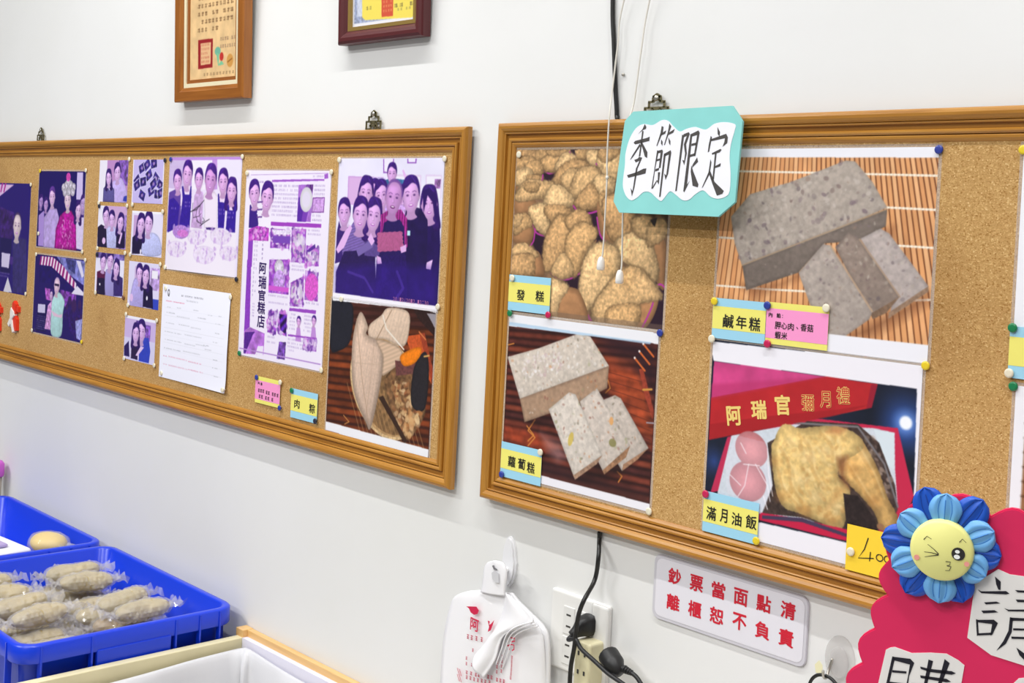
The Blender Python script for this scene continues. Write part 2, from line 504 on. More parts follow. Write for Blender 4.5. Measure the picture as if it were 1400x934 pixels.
class Canvas:
    """print surface, millimetres right and down from its upper left corner"""
    def __init__(s, w, h, cell=1.0, bg=(240, 240, 248)):
        s.w, s.h, s.blur = w, h, 2
        s.nx, s.ny = int(round(w / cell)), int(round(h / cell))
        s.k = 2 * s.nx / w; s.ky = 2 * s.ny / h
        s.a = np.ones((s.ny * 2, s.nx * 2, 3)) * np.array(bg, float)
    def _box(s, x0, x1, y0, y1, pad=1.0):
        i0 = max(int((x0 - pad) * s.k), 0); i1 = min(int((x1 + pad) * s.k) + 2, s.a.shape[1])
        j0 = max(int((y0 - pad) * s.ky), 0); j1 = min(int((y1 + pad) * s.ky) + 2, s.a.shape[0])
        if i1 <= i0 or j1 <= j0: return None
        X, Y = np.meshgrid((np.arange(i0, i1) + 0.5) / s.k, (np.arange(j0, j1) + 0.5) / s.ky)
        return (slice(j0, j1), slice(i0, i1)), X, Y
    def put(s, sl, m, col):
        m = np.clip(m, 0, 1)[..., None]
        s.a[sl] = s.a[sl] * (1 - m) + np.asarray(col, float) * m
    def poly(s, pts, col, edge=None, ew=5.0, amp=0.0, cell=3.0, op=1.0, streak=None, soft=0.0, curve=0.0, jit=0.0, lit=0.0):
        P = np.array(pts, float)
        if curve > 0:
            P = smooth_outline(P, curve, jit)
        bx = s._box(P[:, 0].min(), P[:, 0].max(), P[:, 1].min(), P[:, 1].max(), 1 + soft)
        if bx is None: return
        sl, X, Y = bx
        ins = np.zeros(X.shape, bool); D = np.full(X.shape, 1e9)
        n = len(P)
        for i in range(n):
            x1, y1 = P[i]; x2, y2 = P[(i + 1) % n]
            c = (y1 > Y) != (y2 > Y)
            if y1 != y2:
                ins ^= c & (X < (x2 - x1) * (Y - y1) / (y2 - y1) + x1)
            if edge is not None or soft > 0:
                dx, dy = x2 - x1, y2 - y1
                t = np.clip(((X - x1) * dx + (Y - y1) * dy) / (dx * dx + dy * dy + 1e-9), 0, 1)
                D = np.minimum(D, np.hypot(X - x1 - t * dx, Y - y1 - t * dy))
        f = np.ones(X.shape)
        if edge is not None:
            t = np.clip(D / ew, 0, 1); f *= edge + (1 - edge) * t
        if amp > 0:
            f *= 1 + amp * 2 * fbm(*X.shape, cell * s.k, 3)
        if lit:
            hy = max(P[:, 1].max() - P[:, 1].min(), 1); hx = max(P[:, 0].max() - P[:, 0].min(), 1)
            f *= 1 - lit * (0.75 * (Y - P[:, 1].mean()) / hy + 0.45 * (X - P[:, 0].mean()) / hx)
        if streak is not None:
            a_, period, depth = streak
            f *= 1 + depth * np.sin((X * math.cos(a_) + Y * math.sin(a_)) * 2 * math.pi / period)
        if soft > 0:
            m = np.clip(0.5 + np.where(ins, D, -D) / (2 * soft), 0, 1)
        else:
            m = ins.astype(float)
        s.put(sl, m * op, np.clip(np.array(col, float) * f[..., None], 0, 255))
    def ell(s, c, rx, ry, col, rot=0.0, op=1.0, soft=0.35, edge=None, amp=0.0, cell=3.0, ring=None, **_):
        R_ = max(rx, ry)
        bx = s._box(c[0] - R_, c[0] + R_, c[1] - R_, c[1] + R_, 1 + soft)
        if bx is None: return
        sl, X, Y = bx
        a_ = math.radians(rot)
        u = (X - c[0]) * math.cos(a_) + (Y - c[1]) * math.sin(a_); v = -(X - c[0]) * math.sin(a_) + (Y - c[1]) * math.cos(a_)
        q = np.sqrt((u / rx) ** 2 + (v / ry) ** 2); d = (1 - q) * min(rx, ry)
        m = np.clip(0.5 + d / (2 * soft), 0, 1)
        if ring: m *= np.clip(0.5 + (ring - d) / (2 * soft), 0, 1)
        f = np.ones(X.shape)
        if edge is not None: f *= edge + (1 - edge) * np.clip(d / (min(rx, ry) * 0.8), 0, 1)
        if amp > 0: f *= 1 + amp * 2 * fbm(*X.shape, cell * s.k, 3)
        s.put(sl, m * op, np.clip(np.array(col, float) * f[..., None], 0, 255))
    def glow(s, c, r, col, op=1.0):
        bx = s._box(c[0] - r, c[0] + r, c[1] - r, c[1] + r)
        if bx is None: return
        sl, X, Y = bx
        q = np.hypot(X - c[0], Y - c[1]) / r
        s.put(sl, np.clip(1 - q, 0, 1) ** 1.6 * op, col)
    def line(s, pts, w, col, op=1.0):
        P = np.array(pts, float)
        bx = s._box(P[:, 0].min(), P[:, 0].max(), P[:, 1].min(), P[:, 1].max(), w + 1)
        if bx is None: return
        sl, X, Y = bx; D = np.full(X.shape, 1e9)
        for i in range(len(P) - 1):
            x1, y1 = P[i]; dx, dy = P[i + 1] - P[i]
            t = np.clip(((X - x1) * dx + (Y - y1) * dy) / (dx * dx + dy * dy + 1e-9), 0, 1)
            D = np.minimum(D, np.hypot(X - x1 - t * dx, Y - y1 - t * dy))
        s.put(sl, np.clip(0.5 + (w / 2 - D) / 0.5, 0, 1) * op, col)
    def rect(s, x0, y0, x1, y1, col, **k): s.poly([(x0, y0), (x1, y0), (x1, y1), (x0, y1)], col, **k)
    def specks(s, pts, n, cols, r0, r1, seed=1, op=0.8):
        rg = random.Random(seed); P = np.array(pts, float)
        lo, hi = P.min(0), P.max(0); k = 0
        while k < n:
            x, y = rg.uniform(lo[0], hi[0]), rg.uniform(lo[1], hi[1]); ins = False
            for i in range(len(P)):
                x1, y1 = P[i]; x2, y2 = P[(i + 1) % len(P)]
                if (y1 > y) != (y2 > y) and x < (x2 - x1) * (y - y1) / (y2 - y1) + x1: ins = not ins
            k += 1
            if ins:
                r = rg.uniform(r0, r1)
                s.ell((x, y), r, r * rg.uniform(0.4, 0.9), rg.choice(cols), rg.uniform(0, 180), op * rg.uniform(0.4, 1), 0.5)
    def scribble(s, x0, y0, x1, y1, row, col, ch=2.2, op=0.8, seed=0, fill=0.85, dense=0.62):
        """rows of unreadably small print"""
        rg = random.Random(seed); y = y0
        while y + row * 0.55 <= y1:
            x = x0; end = x0 + (x1 - x0) * (1 if rg.random() < fill else rg.uniform(0.4, 0.9))
            while x < end - ch * 0.5:
                if rg.random() < 0.93:
                    for q in range(2):
                        s.rect(x + rg.uniform(0, ch * 0.2), y + row * (0.05 + 0.28 * q), x + ch * rg.uniform(0.6, 0.85), y + row * (0.05 + 0.28 * q) + row * 0.17, col, op=op * dense * rg.uniform(0.6, 1.2))
                    xx = x + ch * rg.uniform(0.2, 0.6)
                    s.rect(xx, y, xx + ch * 0.18, y + row * 0.55, col, op=op * dense)
                x += ch
            y += row
    def head(s, c, hh, hair=(52, 22, 104), skin=(222, 180, 238), style='short', tilt=None, dark=(78, 30, 110), mouth=(176, 96, 190), neck=True):
        w = hh * 0.74; x0, y0 = c
        rg = random.Random(int(x0 * 31 + y0 * 17))
        a = math.radians(rg.uniform(-9, 9) if tilt is None else tilt); ca, sa = math.cos(a), math.sin(a)
        T = lambda u, v: (x0 + u * w * ca - v * hh * sa, y0 + u * w * sa + v * hh * ca)
        TT = lambda P: [T(u, v) for u, v in P]
        rot = math.degrees(a); sk = np.array(skin, float); hr = np.array(hair, float); par = rg.choice((-1, 1))
        if style == 'long':
            s.poly(TT([(-1.15, -0.3), (-0.7, -1.1), (0.1, -1.22), (0.85, -1.02), (1.2, -0.2), (1.32, 0.7), (1.45, 1.6), (0.7, 1.75), (0, 1.3), (-0.7, 1.75), (-1.4, 1.55), (-1.3, 0.6)]), hr, edge=0.8, ew=4, amp=0.25, cell=2, curve=1.5, soft=0.8, lit=0.2)
        if neck:
            s.poly(TT([(-0.45, 0.5), (0.45, 0.5), (0.5, 1.05), (0.75, 1.28), (0, 1.42), (-0.75, 1.28), (-0.5, 1.05)]), sk * 0.84, curve=1.5, soft=0.6)
        s.ell(T(0, -0.2), w * 1.1, hh * (0.98 if style != 'bald' else 0.85), hr if style != 'bald' else hr * 0.6 + sk * 0.4, rot, soft=0.9, amp=0.25, cell=2)
        for q in (-1, 1): s.ell(T(q * 0.97, 0.08), w * 0.14, hh * 0.2, sk * 0.82, rot)
        s.poly(TT([(-0.93, -0.25), (-0.8, -0.72), (-0.3, -0.9), (0.35, -0.9), (0.82, -0.7), (0.93, -0.2), (0.9, 0.3), (0.7, 0.72), (0.28, 1.0), (-0.28, 1.0), (-0.7, 0.72), (-0.9, 0.3)]), sk, edge=0.86, ew=hh * 0.35, curve=1.2, soft=0.6, lit=0.12)
        s.ell(T(-0.25, -0.4), w * 0.45, hh * 0.22, np.minimum(sk * 1.12, 255), rot, op=0.5, soft=hh * 0.12)
        s.ell(T(0.55, 0.3), w * 0.4, hh * 0.55, sk * 0.8, rot, op=0.3, soft=hh * 0.2)
        if style in ('short', 'long'):
            p = par
            s.poly(TT([(-1.04 * p, 0.05), (-1.08 * p, -0.5), (-0.7 * p, -1.05), (0, -1.2), (0.75 * p, -1.02), (1.08 * p, -0.45), (1.03 * p, 0.1), (0.9 * p, -0.25), (0.72 * p, -0.55), (0.15 * p, -0.72), (-0.45 * p, -0.5), (-0.8 * p, -0.38)]), hr, curve=1.2, soft=0.7, amp=0.3, cell=1.6, lit=0.25)
            s.line(TT([(0.1 * p, -1.1), (0.5 * p, -0.8), (0.8 * p, -0.4)]), hh * 0.05, np.minimum(hr * 1.7 + 20, 255), 0.45)
        else:
            s.poly(TT([(-1.02, 0.05), (-1.05, -0.5), (-0.6, -0.98), (0, -1.1), (0.6, -0.98), (1.05, -0.5), (1.02, 0.05), (0.88, -0.45), (0.4, -0.85), (-0.4, -0.85), (-0.88, -0.45)]), hr, curve=1.2, soft=0.9, op=0.75)
        if hh > 5:
            for q in (-1, 1):
                s.ell(T(q * 0.42, -0.02), w * 0.19, hh * 0.085, sk * 0.72, rot, op=0.6, soft=hh * 0.05)
                s.ell(T(q * 0.42, -0.01), w * 0.14, hh * 0.045, dark, rot)
                s.line(TT([(q * 0.2, -0.2), (q * 0.45, -0.25), (q * 0.66, -0.19)]), hh * 0.05, dark, 0.6)
            s.line(TT([(0.05, 0.05), (0.12, 0.3), (-0.1, 0.34)]), hh * 0.05, sk * 0.7, 0.6)
            s.ell(T(-0.02, 0.2), w * 0.08, hh * 0.13, np.minimum(sk * 1.12, 255), rot, op=0.6, soft=hh * 0.04)
            s.ell(T(0, 0.57), w * 0.3, hh * 0.09, mouth, rot, soft=0.5)
            s.ell(T(0, 0.55), w * 0.21, hh * 0.04, (246, 236, 250), rot)
            s.ell(T(0, 0.78), w * 0.3, hh * 0.06, sk * 0.84, rot, op=0.5, soft=hh * 0.05)
    def done(s):
        for _ in range(s.blur):
            for ax in (0, 1):
                p = np.pad(s.a, [(1, 1) if q == ax else (0, 0) for q in range(3)], 'edge')
                n = s.a.shape[ax]
                s.a = 0.25 * np.take(p, range(0, n), ax) + 0.5 * np.take(p, range(1, n + 1), ax) + 0.25 * np.take(p, range(2, n + 2), ax)
        a = s.a.reshape(s.ny, 2, s.nx, 2, 3).mean((1, 3))
        return np.clip(a, 0, 255)

def print_mesh(name, cv, parent, material, u0=0.0, v0=0.0, off=0.0003, bend=None):
    a = cv.done(); ny, nx = cv.ny, cv.nx
    x = np.linspace(0, cv.w, nx + 1) + u0; z = np.linspace(0, cv.h, ny + 1) + v0
    X, Z = np.meshgrid(x, z)
    Yv = np.full(X.shape, -off)
    if bend is not None: Yv = Yv - bend(X, Z)
    co = np.stack([X / 1000, Yv, -Z / 1000], -1).reshape(-1, 3)
    idx = np.arange((nx + 1) * (ny + 1)).reshape(ny + 1, nx + 1)
    q = np.stack([idx[1:, :-1], idx[1:, 1:], idx[:-1, 1:], idx[:-1, :-1]], -1).reshape(-1)
    me = bpy.data.meshes.new(name)
    nf = nx * ny
    me.vertices.add(len(co)); me.vertices.foreach_set('co', co.ravel())
    me.loops.add(nf * 4); me.loops.foreach_set('vertex_index', q)
    me.polygons.add(nf); me.polygons.foreach_set('loop_start', np.arange(nf) * 4)
    me.update(); me.validate()
    at = me.color_attributes.new('ink', 'FLOAT_COLOR', 'CORNER')
    lin = np.ones((nf, 4)); lin[:, :3] = s2l(a).reshape(-1, 3)
    at.data.foreach_set('color', np.repeat(lin, 4, 0).ravel().astype(np.float32))
    return link(me, name, material, parent)

def sheet(name, x0, z1, w, h, label, cat, group, material='photo_paper', y=-0.0122, th=0.0002, film=0, bend=None, turn=0.0):
    """a sheet of paper on the wall or board: upper left corner x0, z1 (m), size mm"""
    if bend is None:
        o = bm_obj(name, box_bm(0, w / 1000, -th, 0, -h / 1000, 0), material)
    else:
        n = 24; V, F = [], []
        for side in (0, 1):
            for j in range(n + 1):
                for i in range(n + 1):
                    u, v = w * i / n, h * j / n
                    V.append((u / 1000, -float(bend(np.array(u), np.array(v))) - (th if side == 0 else 0), -v / 1000))
        m = (n + 1) ** 2
        for j in range(n):
            for i in range(n):
                a_ = j * (n + 1) + i
                F.append((a_ + n + 1, a_ + n + 2, a_ + 1, a_)); F.append((m + a_, m + a_ + 1, m + a_ + n + 2, m + a_ + n + 1))
        o = pyd(name, V, F, material, smooth=True)
    o.location = (x0, y, z1); o.rotation_euler = (0, math.radians(turn), 0)
    if film:
        f = film; P = [(-f, -f, w + f, 0), (-f, h, w + f, h + f), (-f, 0, 0, h), (w, 0, w + f, h)]
        bm = bmesh.new()
        for a0, b0, a1, b1 in P:
            bm.faces.new([bm.verts.new((q / 1000, -th * 0.5, -r / 1000)) for q, r in ((a0, b1), (a1, b1), (a1, b0), (a0, b0))])
        fo = bm_obj('laminate_film', bm, 'laminate', o)
        fo['label'] = 'clear laminate margin'
    return tag(o, label, cat, group)

def blob(cv, pts, col, **k):
    d = dict(edge=0.72, ew=7, amp=0.22, cell=4, curve=2.0, jit=0.3, lit=0.25); d.update(k)
    cv.poly(pts, col, **d)

def resample(P, n):
    P = np.array(P, float); d = np.r_[0, np.cumsum(np.hypot(*np.diff(P, axis=0).T))]; t = np.linspace(0, d[-1], n)
    # smooth spline-like resampling by Catmull-Rom on the arc length
    out = []
    for q in t:
        i = min(np.searchsorted(d, q, 'right') - 1, len(P) - 2); u = (q - d[i]) / max(d[i + 1] - d[i], 1e-9)
        p0, p1, p2, p3 = P[max(i - 1, 0)], P[i], P[i + 1], P[min(i + 2, len(P) - 1)]
        out.append(0.5 * (2 * p1 + (p2 - p0) * u + (2 * p0 - 5 * p1 + 4 * p2 - p3) * u * u + (3 * p1 - p0 - 3 * p2 + p3) * u ** 3))
    return np.array(out)

# ================================================================ left board photographs
VIO = dict(hair=(46, 20, 100), skin=(226, 186, 240))
WALLV = (230, 226, 250)
GRP = 'faded photographs on the left board'
o = sheet('photo_print', -2.115, 1.594, 250, 299, 'dark violet photograph of a bald vendor, leftmost on the left board', 'photograph', GRP)
c = Canvas(250, 299, 2.0, (38, 18, 112))
c.poly([(-22,4.5),(136.6,3.7),(68.5,27.1),(-16,56.1)], (222, 190, 230))
for k in range(4): c.poly([(-6.8,7.2),(7.9,7),(-9.9,44.5),(-17.3,44.7)] if k == 0 else [(6 + 22 * k, 0), (16 + 22 * k, 0), (4 + 22 * k, 26), (-4 + 22 * k, 26)], (176, 40, 150))
c.poly([(44.1,66.1),(145.3,80.3),(142.4,152.7),(53.9,150.9)], (60, 30, 110), amp=0.5, cell=14)
c.poly([(173.5,145.8),(232.4,148.7),(254.1,294.5),(158.8,296.2),(143.7,163.7)], (54, 44, 110), amp=0.2, cell=10)
c.head((168.7, 115.6), 34, hair=(60, 40, 90), skin=(226, 206, 214), style='bald')
c.poly([(53.9,150.9),(136.8,152.9),(136.4,247.7),(65,246.6)], (28, 16, 84))
c.poly([(70.3,192.6),(130.2,193.4),(123.5,232.9),(72,232)], (210, 200, 232)); c.rect(128, 200, 150, 222, (70, 40, 130))
c.scribble(*(21.1, 246.5), *(131.4, 264.7), 8, (220, 214, 240), 5, seed=3)
c.poly([(120.6,257.1),(153.4,297.7),(92.8,300)], (214, 210, 224))
print_mesh('printed_image', c, o, 'gloss_print')

o = sheet('photo_print', -1.8155, 1.628, 277, 198, 'photograph of a figure in magenta robe and tall white headdress', 'photograph', GRP, film=4)
c = Canvas(277, 198, 1.5, (26, 8, 96))
c.poly([(228,2.4),(261.4,2.3),(265.3,70.2),(229.6,70.9)], (206, 190, 236))
c.poly([(254.2,70.4),(279.1,65.1),(280.2,128),(261.9,143.2)], (52, 26, 120))
c.poly([(7.1,116.7),(39,103),(55.5,196.9),(12.2,196.4)], (170, 140, 214)); c.head((18.0, 80.5), 17, skin=(176, 140, 208)); c.head((49.6, 87.4), 17, skin=(190, 150, 214))
c.poly([(41,120.8),(74.9,97),(116.7,95.9),(133.3,118),(127.9,198.4),(45.8,198.4)], (186, 162, 222), edge=0.8, amp=0.15, cell=8)
c.head((86.1, 66.3), 23, hair=(90, 50, 140), skin=(228, 190, 232))
c.poly([(139.8,112.8),(169.9,99.5),(204.3,98.6),(235.3,124.6),(245.3,197.5),(113.7,199.1),(116.5,148.7)], (176, 14, 148), edge=0.7, ew=10, amp=0.35, cell=7)
c.specks([(149.1,122.5),(217.9,120.3),(220.1,193.9),(139.6,197.8)], 150, [(230, 180, 220), (220, 120, 200), (140, 0, 120)], 1.5, 4.5, 5)
c.head((179.7, 73.0), 24, hair=(120, 90, 140), skin=(232, 206, 222))
for q in [(181.5,46.2),(165.5,47.4),(198.6,45.9),(180.2,34.3),(166.6,36.5),(194,34.7),(179.4,26.4),(153.2,41.6),(210.5,39.9),(184.4,52.1),(161.5,53.5),(207.2,51.7)]:
    c.ell(q, 13, 11, (222, 214, 232), edge=0.7, amp=0.35, cell=3)
c.ell((178.1, 14.6), 13, 11, (206, 70, 170), amp=0.3)
c.poly([(233.6,129.6),(254.4,114.2),(278.7,113.5),(285.1,195.5),(242.6,192.8)], (216, 200, 236), amp=0.1)
c.head((244.8, 97.5), 21, style='long', skin=(226, 190, 230))
c.head((269.6, 79.8), 20, skin=(190, 160, 214))
print_mesh('printed_image', c, o, 'gloss_print')

o = sheet('photo_print', -1.816, 1.4095, 295, 205, 'photograph of a man in sunglasses under a striped awning', 'photograph', GRP, film=4)
c = Canvas(295, 205, 1.5, (34, 16, 100))
c.poly([(130.5,-0.1),(296,3),(296.9,63.3),(204.7,40.3)], (120, 120, 190), amp=0.45, cell=12)
c.poly([(183.4,2),(246.3,4.4),(240.8,38),(198.6,25.8)], (60, 60, 120), amp=0.5, cell=6)
c.poly([(246.2,3.4),(270.8,4.5),(294.4,39.4),(281.8,45)], (222, 216, 240))
A_ = np.array([(31.8,4.2),(107,2.6),(174,22.4),(252.2,60.6)]); B_ = np.array([(26.8,27),(100.1,26.8),(165.1,47.8),(251.8,77.3)])
for k in range(24):
    t0, t1 = k / 24 * 3, (k + 1) / 24 * 3
    f_ = lambda P, t: tuple(P[min(int(t), 2)] + (P[min(int(t), 2) + 1] - P[min(int(t), 2)]) * (t - min(int(t), 2)))
    c.poly([f_(A_, t0), f_(A_, t1), f_(B_, t1), f_(B_, t0)], (236, 220, 236) if k % 2 else (150, 24, 120))
c.poly([(27,28.5),(100.2,27.8),(165.2,48.8),(207.9,69.6),(254.1,78.6),(243.8,86.7),(114.5,71.2),(29.3,72)], (30, 12, 96), amp=0.2, cell=9)
c.poly([(67.7,84.7),(116.1,86.2),(119.4,116.2),(77,114.5)], (176, 90, 190), amp=0.5, cell=5)
c.poly([(163,82.8),(254.9,85.8),(253.5,125),(167.3,122.3)], (120, 60, 160), amp=0.6, cell=6)
c.poly([(226.9,87.9),(258.4,66.1),(301.1,82.3),(301.7,88.1)], (226, 220, 240))
c.poly([(29.3,127.5),(82,126.3),(86.3,199),(18.7,200.5)], (24, 10, 80)); c.poly([(29.5,129.5),(74.9,127.9),(74.9,150.3),(29.5,152.2)], (206, 200, 232)); c.scribble(*(24.0, 158.8), *(82.3, 195.3), 5.5, (200, 196, 236), 3, seed=8)
c.poly([(90.7,128.6),(118.9,111.2),(133.4,190.4),(76.9,190.8)], (206, 150, 206), amp=0.4, cell=5); c.head((108.0, 99.4), 12, skin=(214, 180, 220))
for q, s_ in zip([(219.8,127.8),(244.9,150.2),(276.6,132.7),(291.1,165.3),(264.7,177.6),(203.9,139.1)], (20, 30, 20, 18, 20, 14)):
    c.ell(q, s_ * 0.9, s_ * 1.3, (44, 20, 100), amp=0.4, cell=5); c.ell((q[0], q[1] - s_ * 1.1), s_ * 0.5, s_ * 0.55, (58, 26, 90))
c.poly([(256.5,154),(294.6,145.7),(291.4,199.2),(266.7,196.9)], (150, 150, 210), amp=0.4, cell=6)
c.poly([(116.5,111.4),(140.5,92),(164.1,92.7),(189.3,110.6),(183.3,140.8),(177.9,198.5),(119.1,200.8),(113.2,146.9)], (176, 216, 216), edge=0.85, curve=2, lit=0.15, amp=0.1, cell=7)
c.poly([(110,139.6),(158.4,148),(181.2,143.5),(176.5,153.9),(129.4,153.1)], (226, 190, 214))
c.head((139.9, 75.5), 21, hair=(190, 160, 200), skin=(234, 200, 220), style='bald')
c.rect(*(np.array((127.6, 71.3)) - 2), *(np.array((151.5, 73.6)) + 1), (30, 16, 60))
print_mesh('printed_image', c, o, 'gloss_print')

# seven small snapshots
SG = 'small snapshots in two columns on the left board'
def snap(x0, z1, label, paint, bg, h=100, w=149, turn=0.0):
    o = sheet('snapshot_print', x0, z1, w, h, label, 'photograph', SG, turn=turn)
    c = Canvas(w, h, 1.25, bg)
    paint(c)
    print_mesh('printed_image', c, o, 'gloss_print')
def d1(c):
    c.rect(0, 0, 40, 100, (236, 232, 246)); c.rect(40, 0, 149, 100, (190, 140, 200)); c.rect(100, 0, 149, 60, (130, 90, 180), amp=0.7, cell=9)
    c.poly([(68.9,56.8),(88.6,46.3),(117.5,42.8),(139.9,64),(151.9,97.1),(73.2,98.8)], (196, 176, 236), amp=0.12, cell=5, edge=0.85, curve=2, lit=0.15)
    c.poly([(24.9,68.3),(39.1,58.5),(63.2,59.6),(82,68.9),(85.2,99.9),(25.1,99.9)], (92, 84, 150), amp=0.15, edge=0.8)
    c.poly([(45.2,59.8),(63.2,59.6),(58.6,73.3)], (230, 220, 250))
    c.head((94.6, 29.5), 21, **VIO); c.head((50.6, 42.0), 18, style='long', **VIO); c.poly([(133.5,85.5),(150.4,82.5),(151.9,97.1),(128.8,96.3)], (50, 60, 170))
snap(-1.463, 1.6555, 'snapshot of two people at upper left, man in pale violet shirt', d1, (224, 214, 242))
def d2(c):
    c.rect(0, 0, 149, 100, (198, 184, 236)); rg = random.Random(4)
    for q in [(44.2,19.5),(68.2,11.6),(100.4,9),(78.7,35),(22.1,48.5),(52.8,50.8),(114.4,42.5),(134.5,57.6),(50.4,82.2),(93.1,71.1),(123.3,78.3),(138.9,75.5),(23.1,59),(102.3,55.5)]:
        a_ = rg.uniform(-0.7, 0.7); ca, sa = math.cos(a_), math.sin(a_)
        R4 = lambda w_, h_: [(q[0] + x * ca - y * sa, q[1] + x * sa + y * ca) for x, y in ((-w_, -h_), (w_, -h_), (w_, h_), (-w_, h_))]
        c.poly(R4(16, 12), (214, 206, 244)); c.poly(R4(14, 10), (54, 40, 120), amp=0.9, cell=4); c.ell(q, 5, 4, (200, 160, 220), op=0.7)
    c.rect(0, 0, 4, 100, (240, 236, 250)); c.rect(145, 0, 149, 100, (240, 236, 250))
snap(-1.290, 1.6565, 'snapshot showing a wall covered with many small pictures', d2, (200, 190, 236))
def d3(c):
    c.rect(0, 0, 50, 100, (236, 232, 248)); c.rect(50, 0, 149, 100, (206, 168, 214)); c.rect(115, 20, 149, 100, (150, 120, 190), amp=0.5, cell=8)
    c.poly([(48.9,53.9),(63.3,47.9),(87.1,48.4),(98.9,60.1),(101,98.3),(50.6,100.2)], (190, 190, 238), amp=0.15, edge=0.85, curve=2, lit=0.15)
    c.poly([(-0,53),(17.6,45.4),(45.6,51.3),(53.6,100.1),(1.9,101.2)], (28, 16, 58)); c.poly([(100.1,60.1),(113.9,51.5),(143.5,58.4),(144.6,97.8),(101,98.3)], (30, 16, 62))
    c.head((41.7, 25.5), 21, **VIO); c.head((73.6, 32.6), 20, **VIO); c.head((118.9, 37.9), 20, style='long', **VIO); c.poly([(111.6,86.5),(124.7,60.4),(130.7,62.9),(120.6,88.8)], (226, 190, 236)); c.ell((35.7, 84.5), 9, 8, (226, 190, 236))
snap(-1.459, 1.546, 'snapshot of three people, two in black flanking a pale shirt', d3, (226, 216, 244))
def d4(c):
    c.rect(0, 0, 149, 102, (228, 222, 246)); c.rect(10, 10, 50, 80, (196, 160, 210))
    c.rect(0, 0, 149, 5, (244, 242, 250))
    c.poly([(6.8,62.1),(28.2,52),(56,52.1),(68.5,67.2),(65.9,97.3),(7.8,100.3)], (26, 14, 60))
    c.poly([(59.7,62.4),(77.7,50),(115.3,48.5),(140.7,64),(143.8,95.8),(60.6,98.9)], (190, 194, 240), edge=0.85, curve=2, lit=0.15, amp=0.12)
    c.head((45.7, 31.6), 23, style='long', **VIO); c.head((82.5, 27.7), 25, **VIO); c.ell((50.1, 92.9), 4, 6, (230, 226, 240))
snap(-1.284, 1.538, 'snapshot of woman in black beside tall man in pale blue shirt', d4, (226, 220, 244), 102)
def d5(c):
    c.rect(0, 0, 149, 101, (232, 228, 248)); c.rect(0, 0, 149, 14, (120, 100, 170), amp=0.8, cell=10)
    c.poly([(9.6,47.6),(39.7,40.9),(58.2,47.8),(60,100.4),(10.2,102.5)], (90, 20, 70)); c.poly([(13.2,61.9),(52.4,60.9),(56.5,100.6),(12.4,102.4)], (30, 18, 60))
    c.poly([(54.3,44.8),(78.3,38.5),(99.7,43.5),(104,100.2),(60.1,101.3)], (160, 150, 210), edge=0.85, curve=2, lit=0.15); c.poly([(97.3,54.8),(113.8,47.4),(145.3,54.7),(147.6,97.7),(102,100.3)], (56, 40, 110), amp=0.2)
    c.head((40.0, 23.2), 20, **VIO); c.head((76.9, 18.6), 21, **VIO); c.head((110.4, 34.3), 20, style='long', **VIO); c.rect(24, 74, 30, 80, (236, 230, 244))
snap(-1.461, 1.433, 'snapshot of three people, one in maroon shirt and dark apron', d5, (230, 226, 246), 101)
def d6(c):
    c.rect(0, 0, 149, 103, (222, 216, 244)); c.rect(30, 10, 100, 60, (204, 176, 220)); c.rect(105, 10, 149, 60, (180, 150, 210), amp=0.6, cell=10); c.rect(112, 16, 140, 34, (240, 236, 248))
    c.rect(118, 80, 149, 103, (50, 70, 190))
    c.poly([(24.9,45.4),(47.1,37.7),(73.2,40.5),(79.4,102.6),(14.2,103.4)], (176, 164, 224), edge=0.85, curve=2, lit=0.15, amp=0.12); c.poly([(74.6,54.2),(92.7,43.8),(117.8,54.1),(125,101.7),(76,101.3)], (26, 14, 62))
    c.head((53.9, 27.4), 21, **VIO); c.head((83.7, 29.8), 21, style='long', **VIO); c.ell((93.8, 80.1), 4, 5, (236, 232, 246)); c.ell((18.9, 84.4), 8, 9, (226, 190, 236))
snap(-1.287, 1.421, 'snapshot of couple close together, blue corner at lower right', d6, (222, 216, 242), 103)
def d7(c):
    c.rect(0, 0, 149, 101, (204, 180, 228)); c.rect(0, 0, 149, 6, (240, 238, 250)); c.rect(0, 50, 149, 101, (214, 208, 240))
    c.rect(55, 8, 90, 40, (90, 60, 150), amp=0.8, cell=7); c.rect(100, 14, 125, 50, (120, 80, 170), amp=0.8, cell=7)
    c.poly([(0.9,73),(22.8,58.3),(29.8,94.7),(3.1,94.6)], (40, 24, 90))
    c.poly([(68.9,59.7),(89.9,43.8),(118.5,42.4),(128.9,71.5),(124.1,99.2),(72.8,99)], (48, 66, 186), amp=0.1); c.poly([(32.6,57.3),(54.8,48.8),(74.9,54.5),(76,98.7),(32,97.5)], (216, 206, 240), amp=0.2)
    c.poly([(37.1,69.2),(49.5,61.7),(70.4,74.8),(69.5,97.9),(36.6,97)], (40, 24, 70)); c.head((82.8, 30.7), 24, **VIO); c.head((55.7, 38.0), 21, style='long', **VIO); c.poly([(58.7,88.4),(82.3,64.4),(98.5,65.7),(68.6,88.8)], (226, 196, 236))
snap(-1.294, 1.294, 'snapshot lowest in the column, man in bright blue shirt', d7, (210, 196, 234), 101)

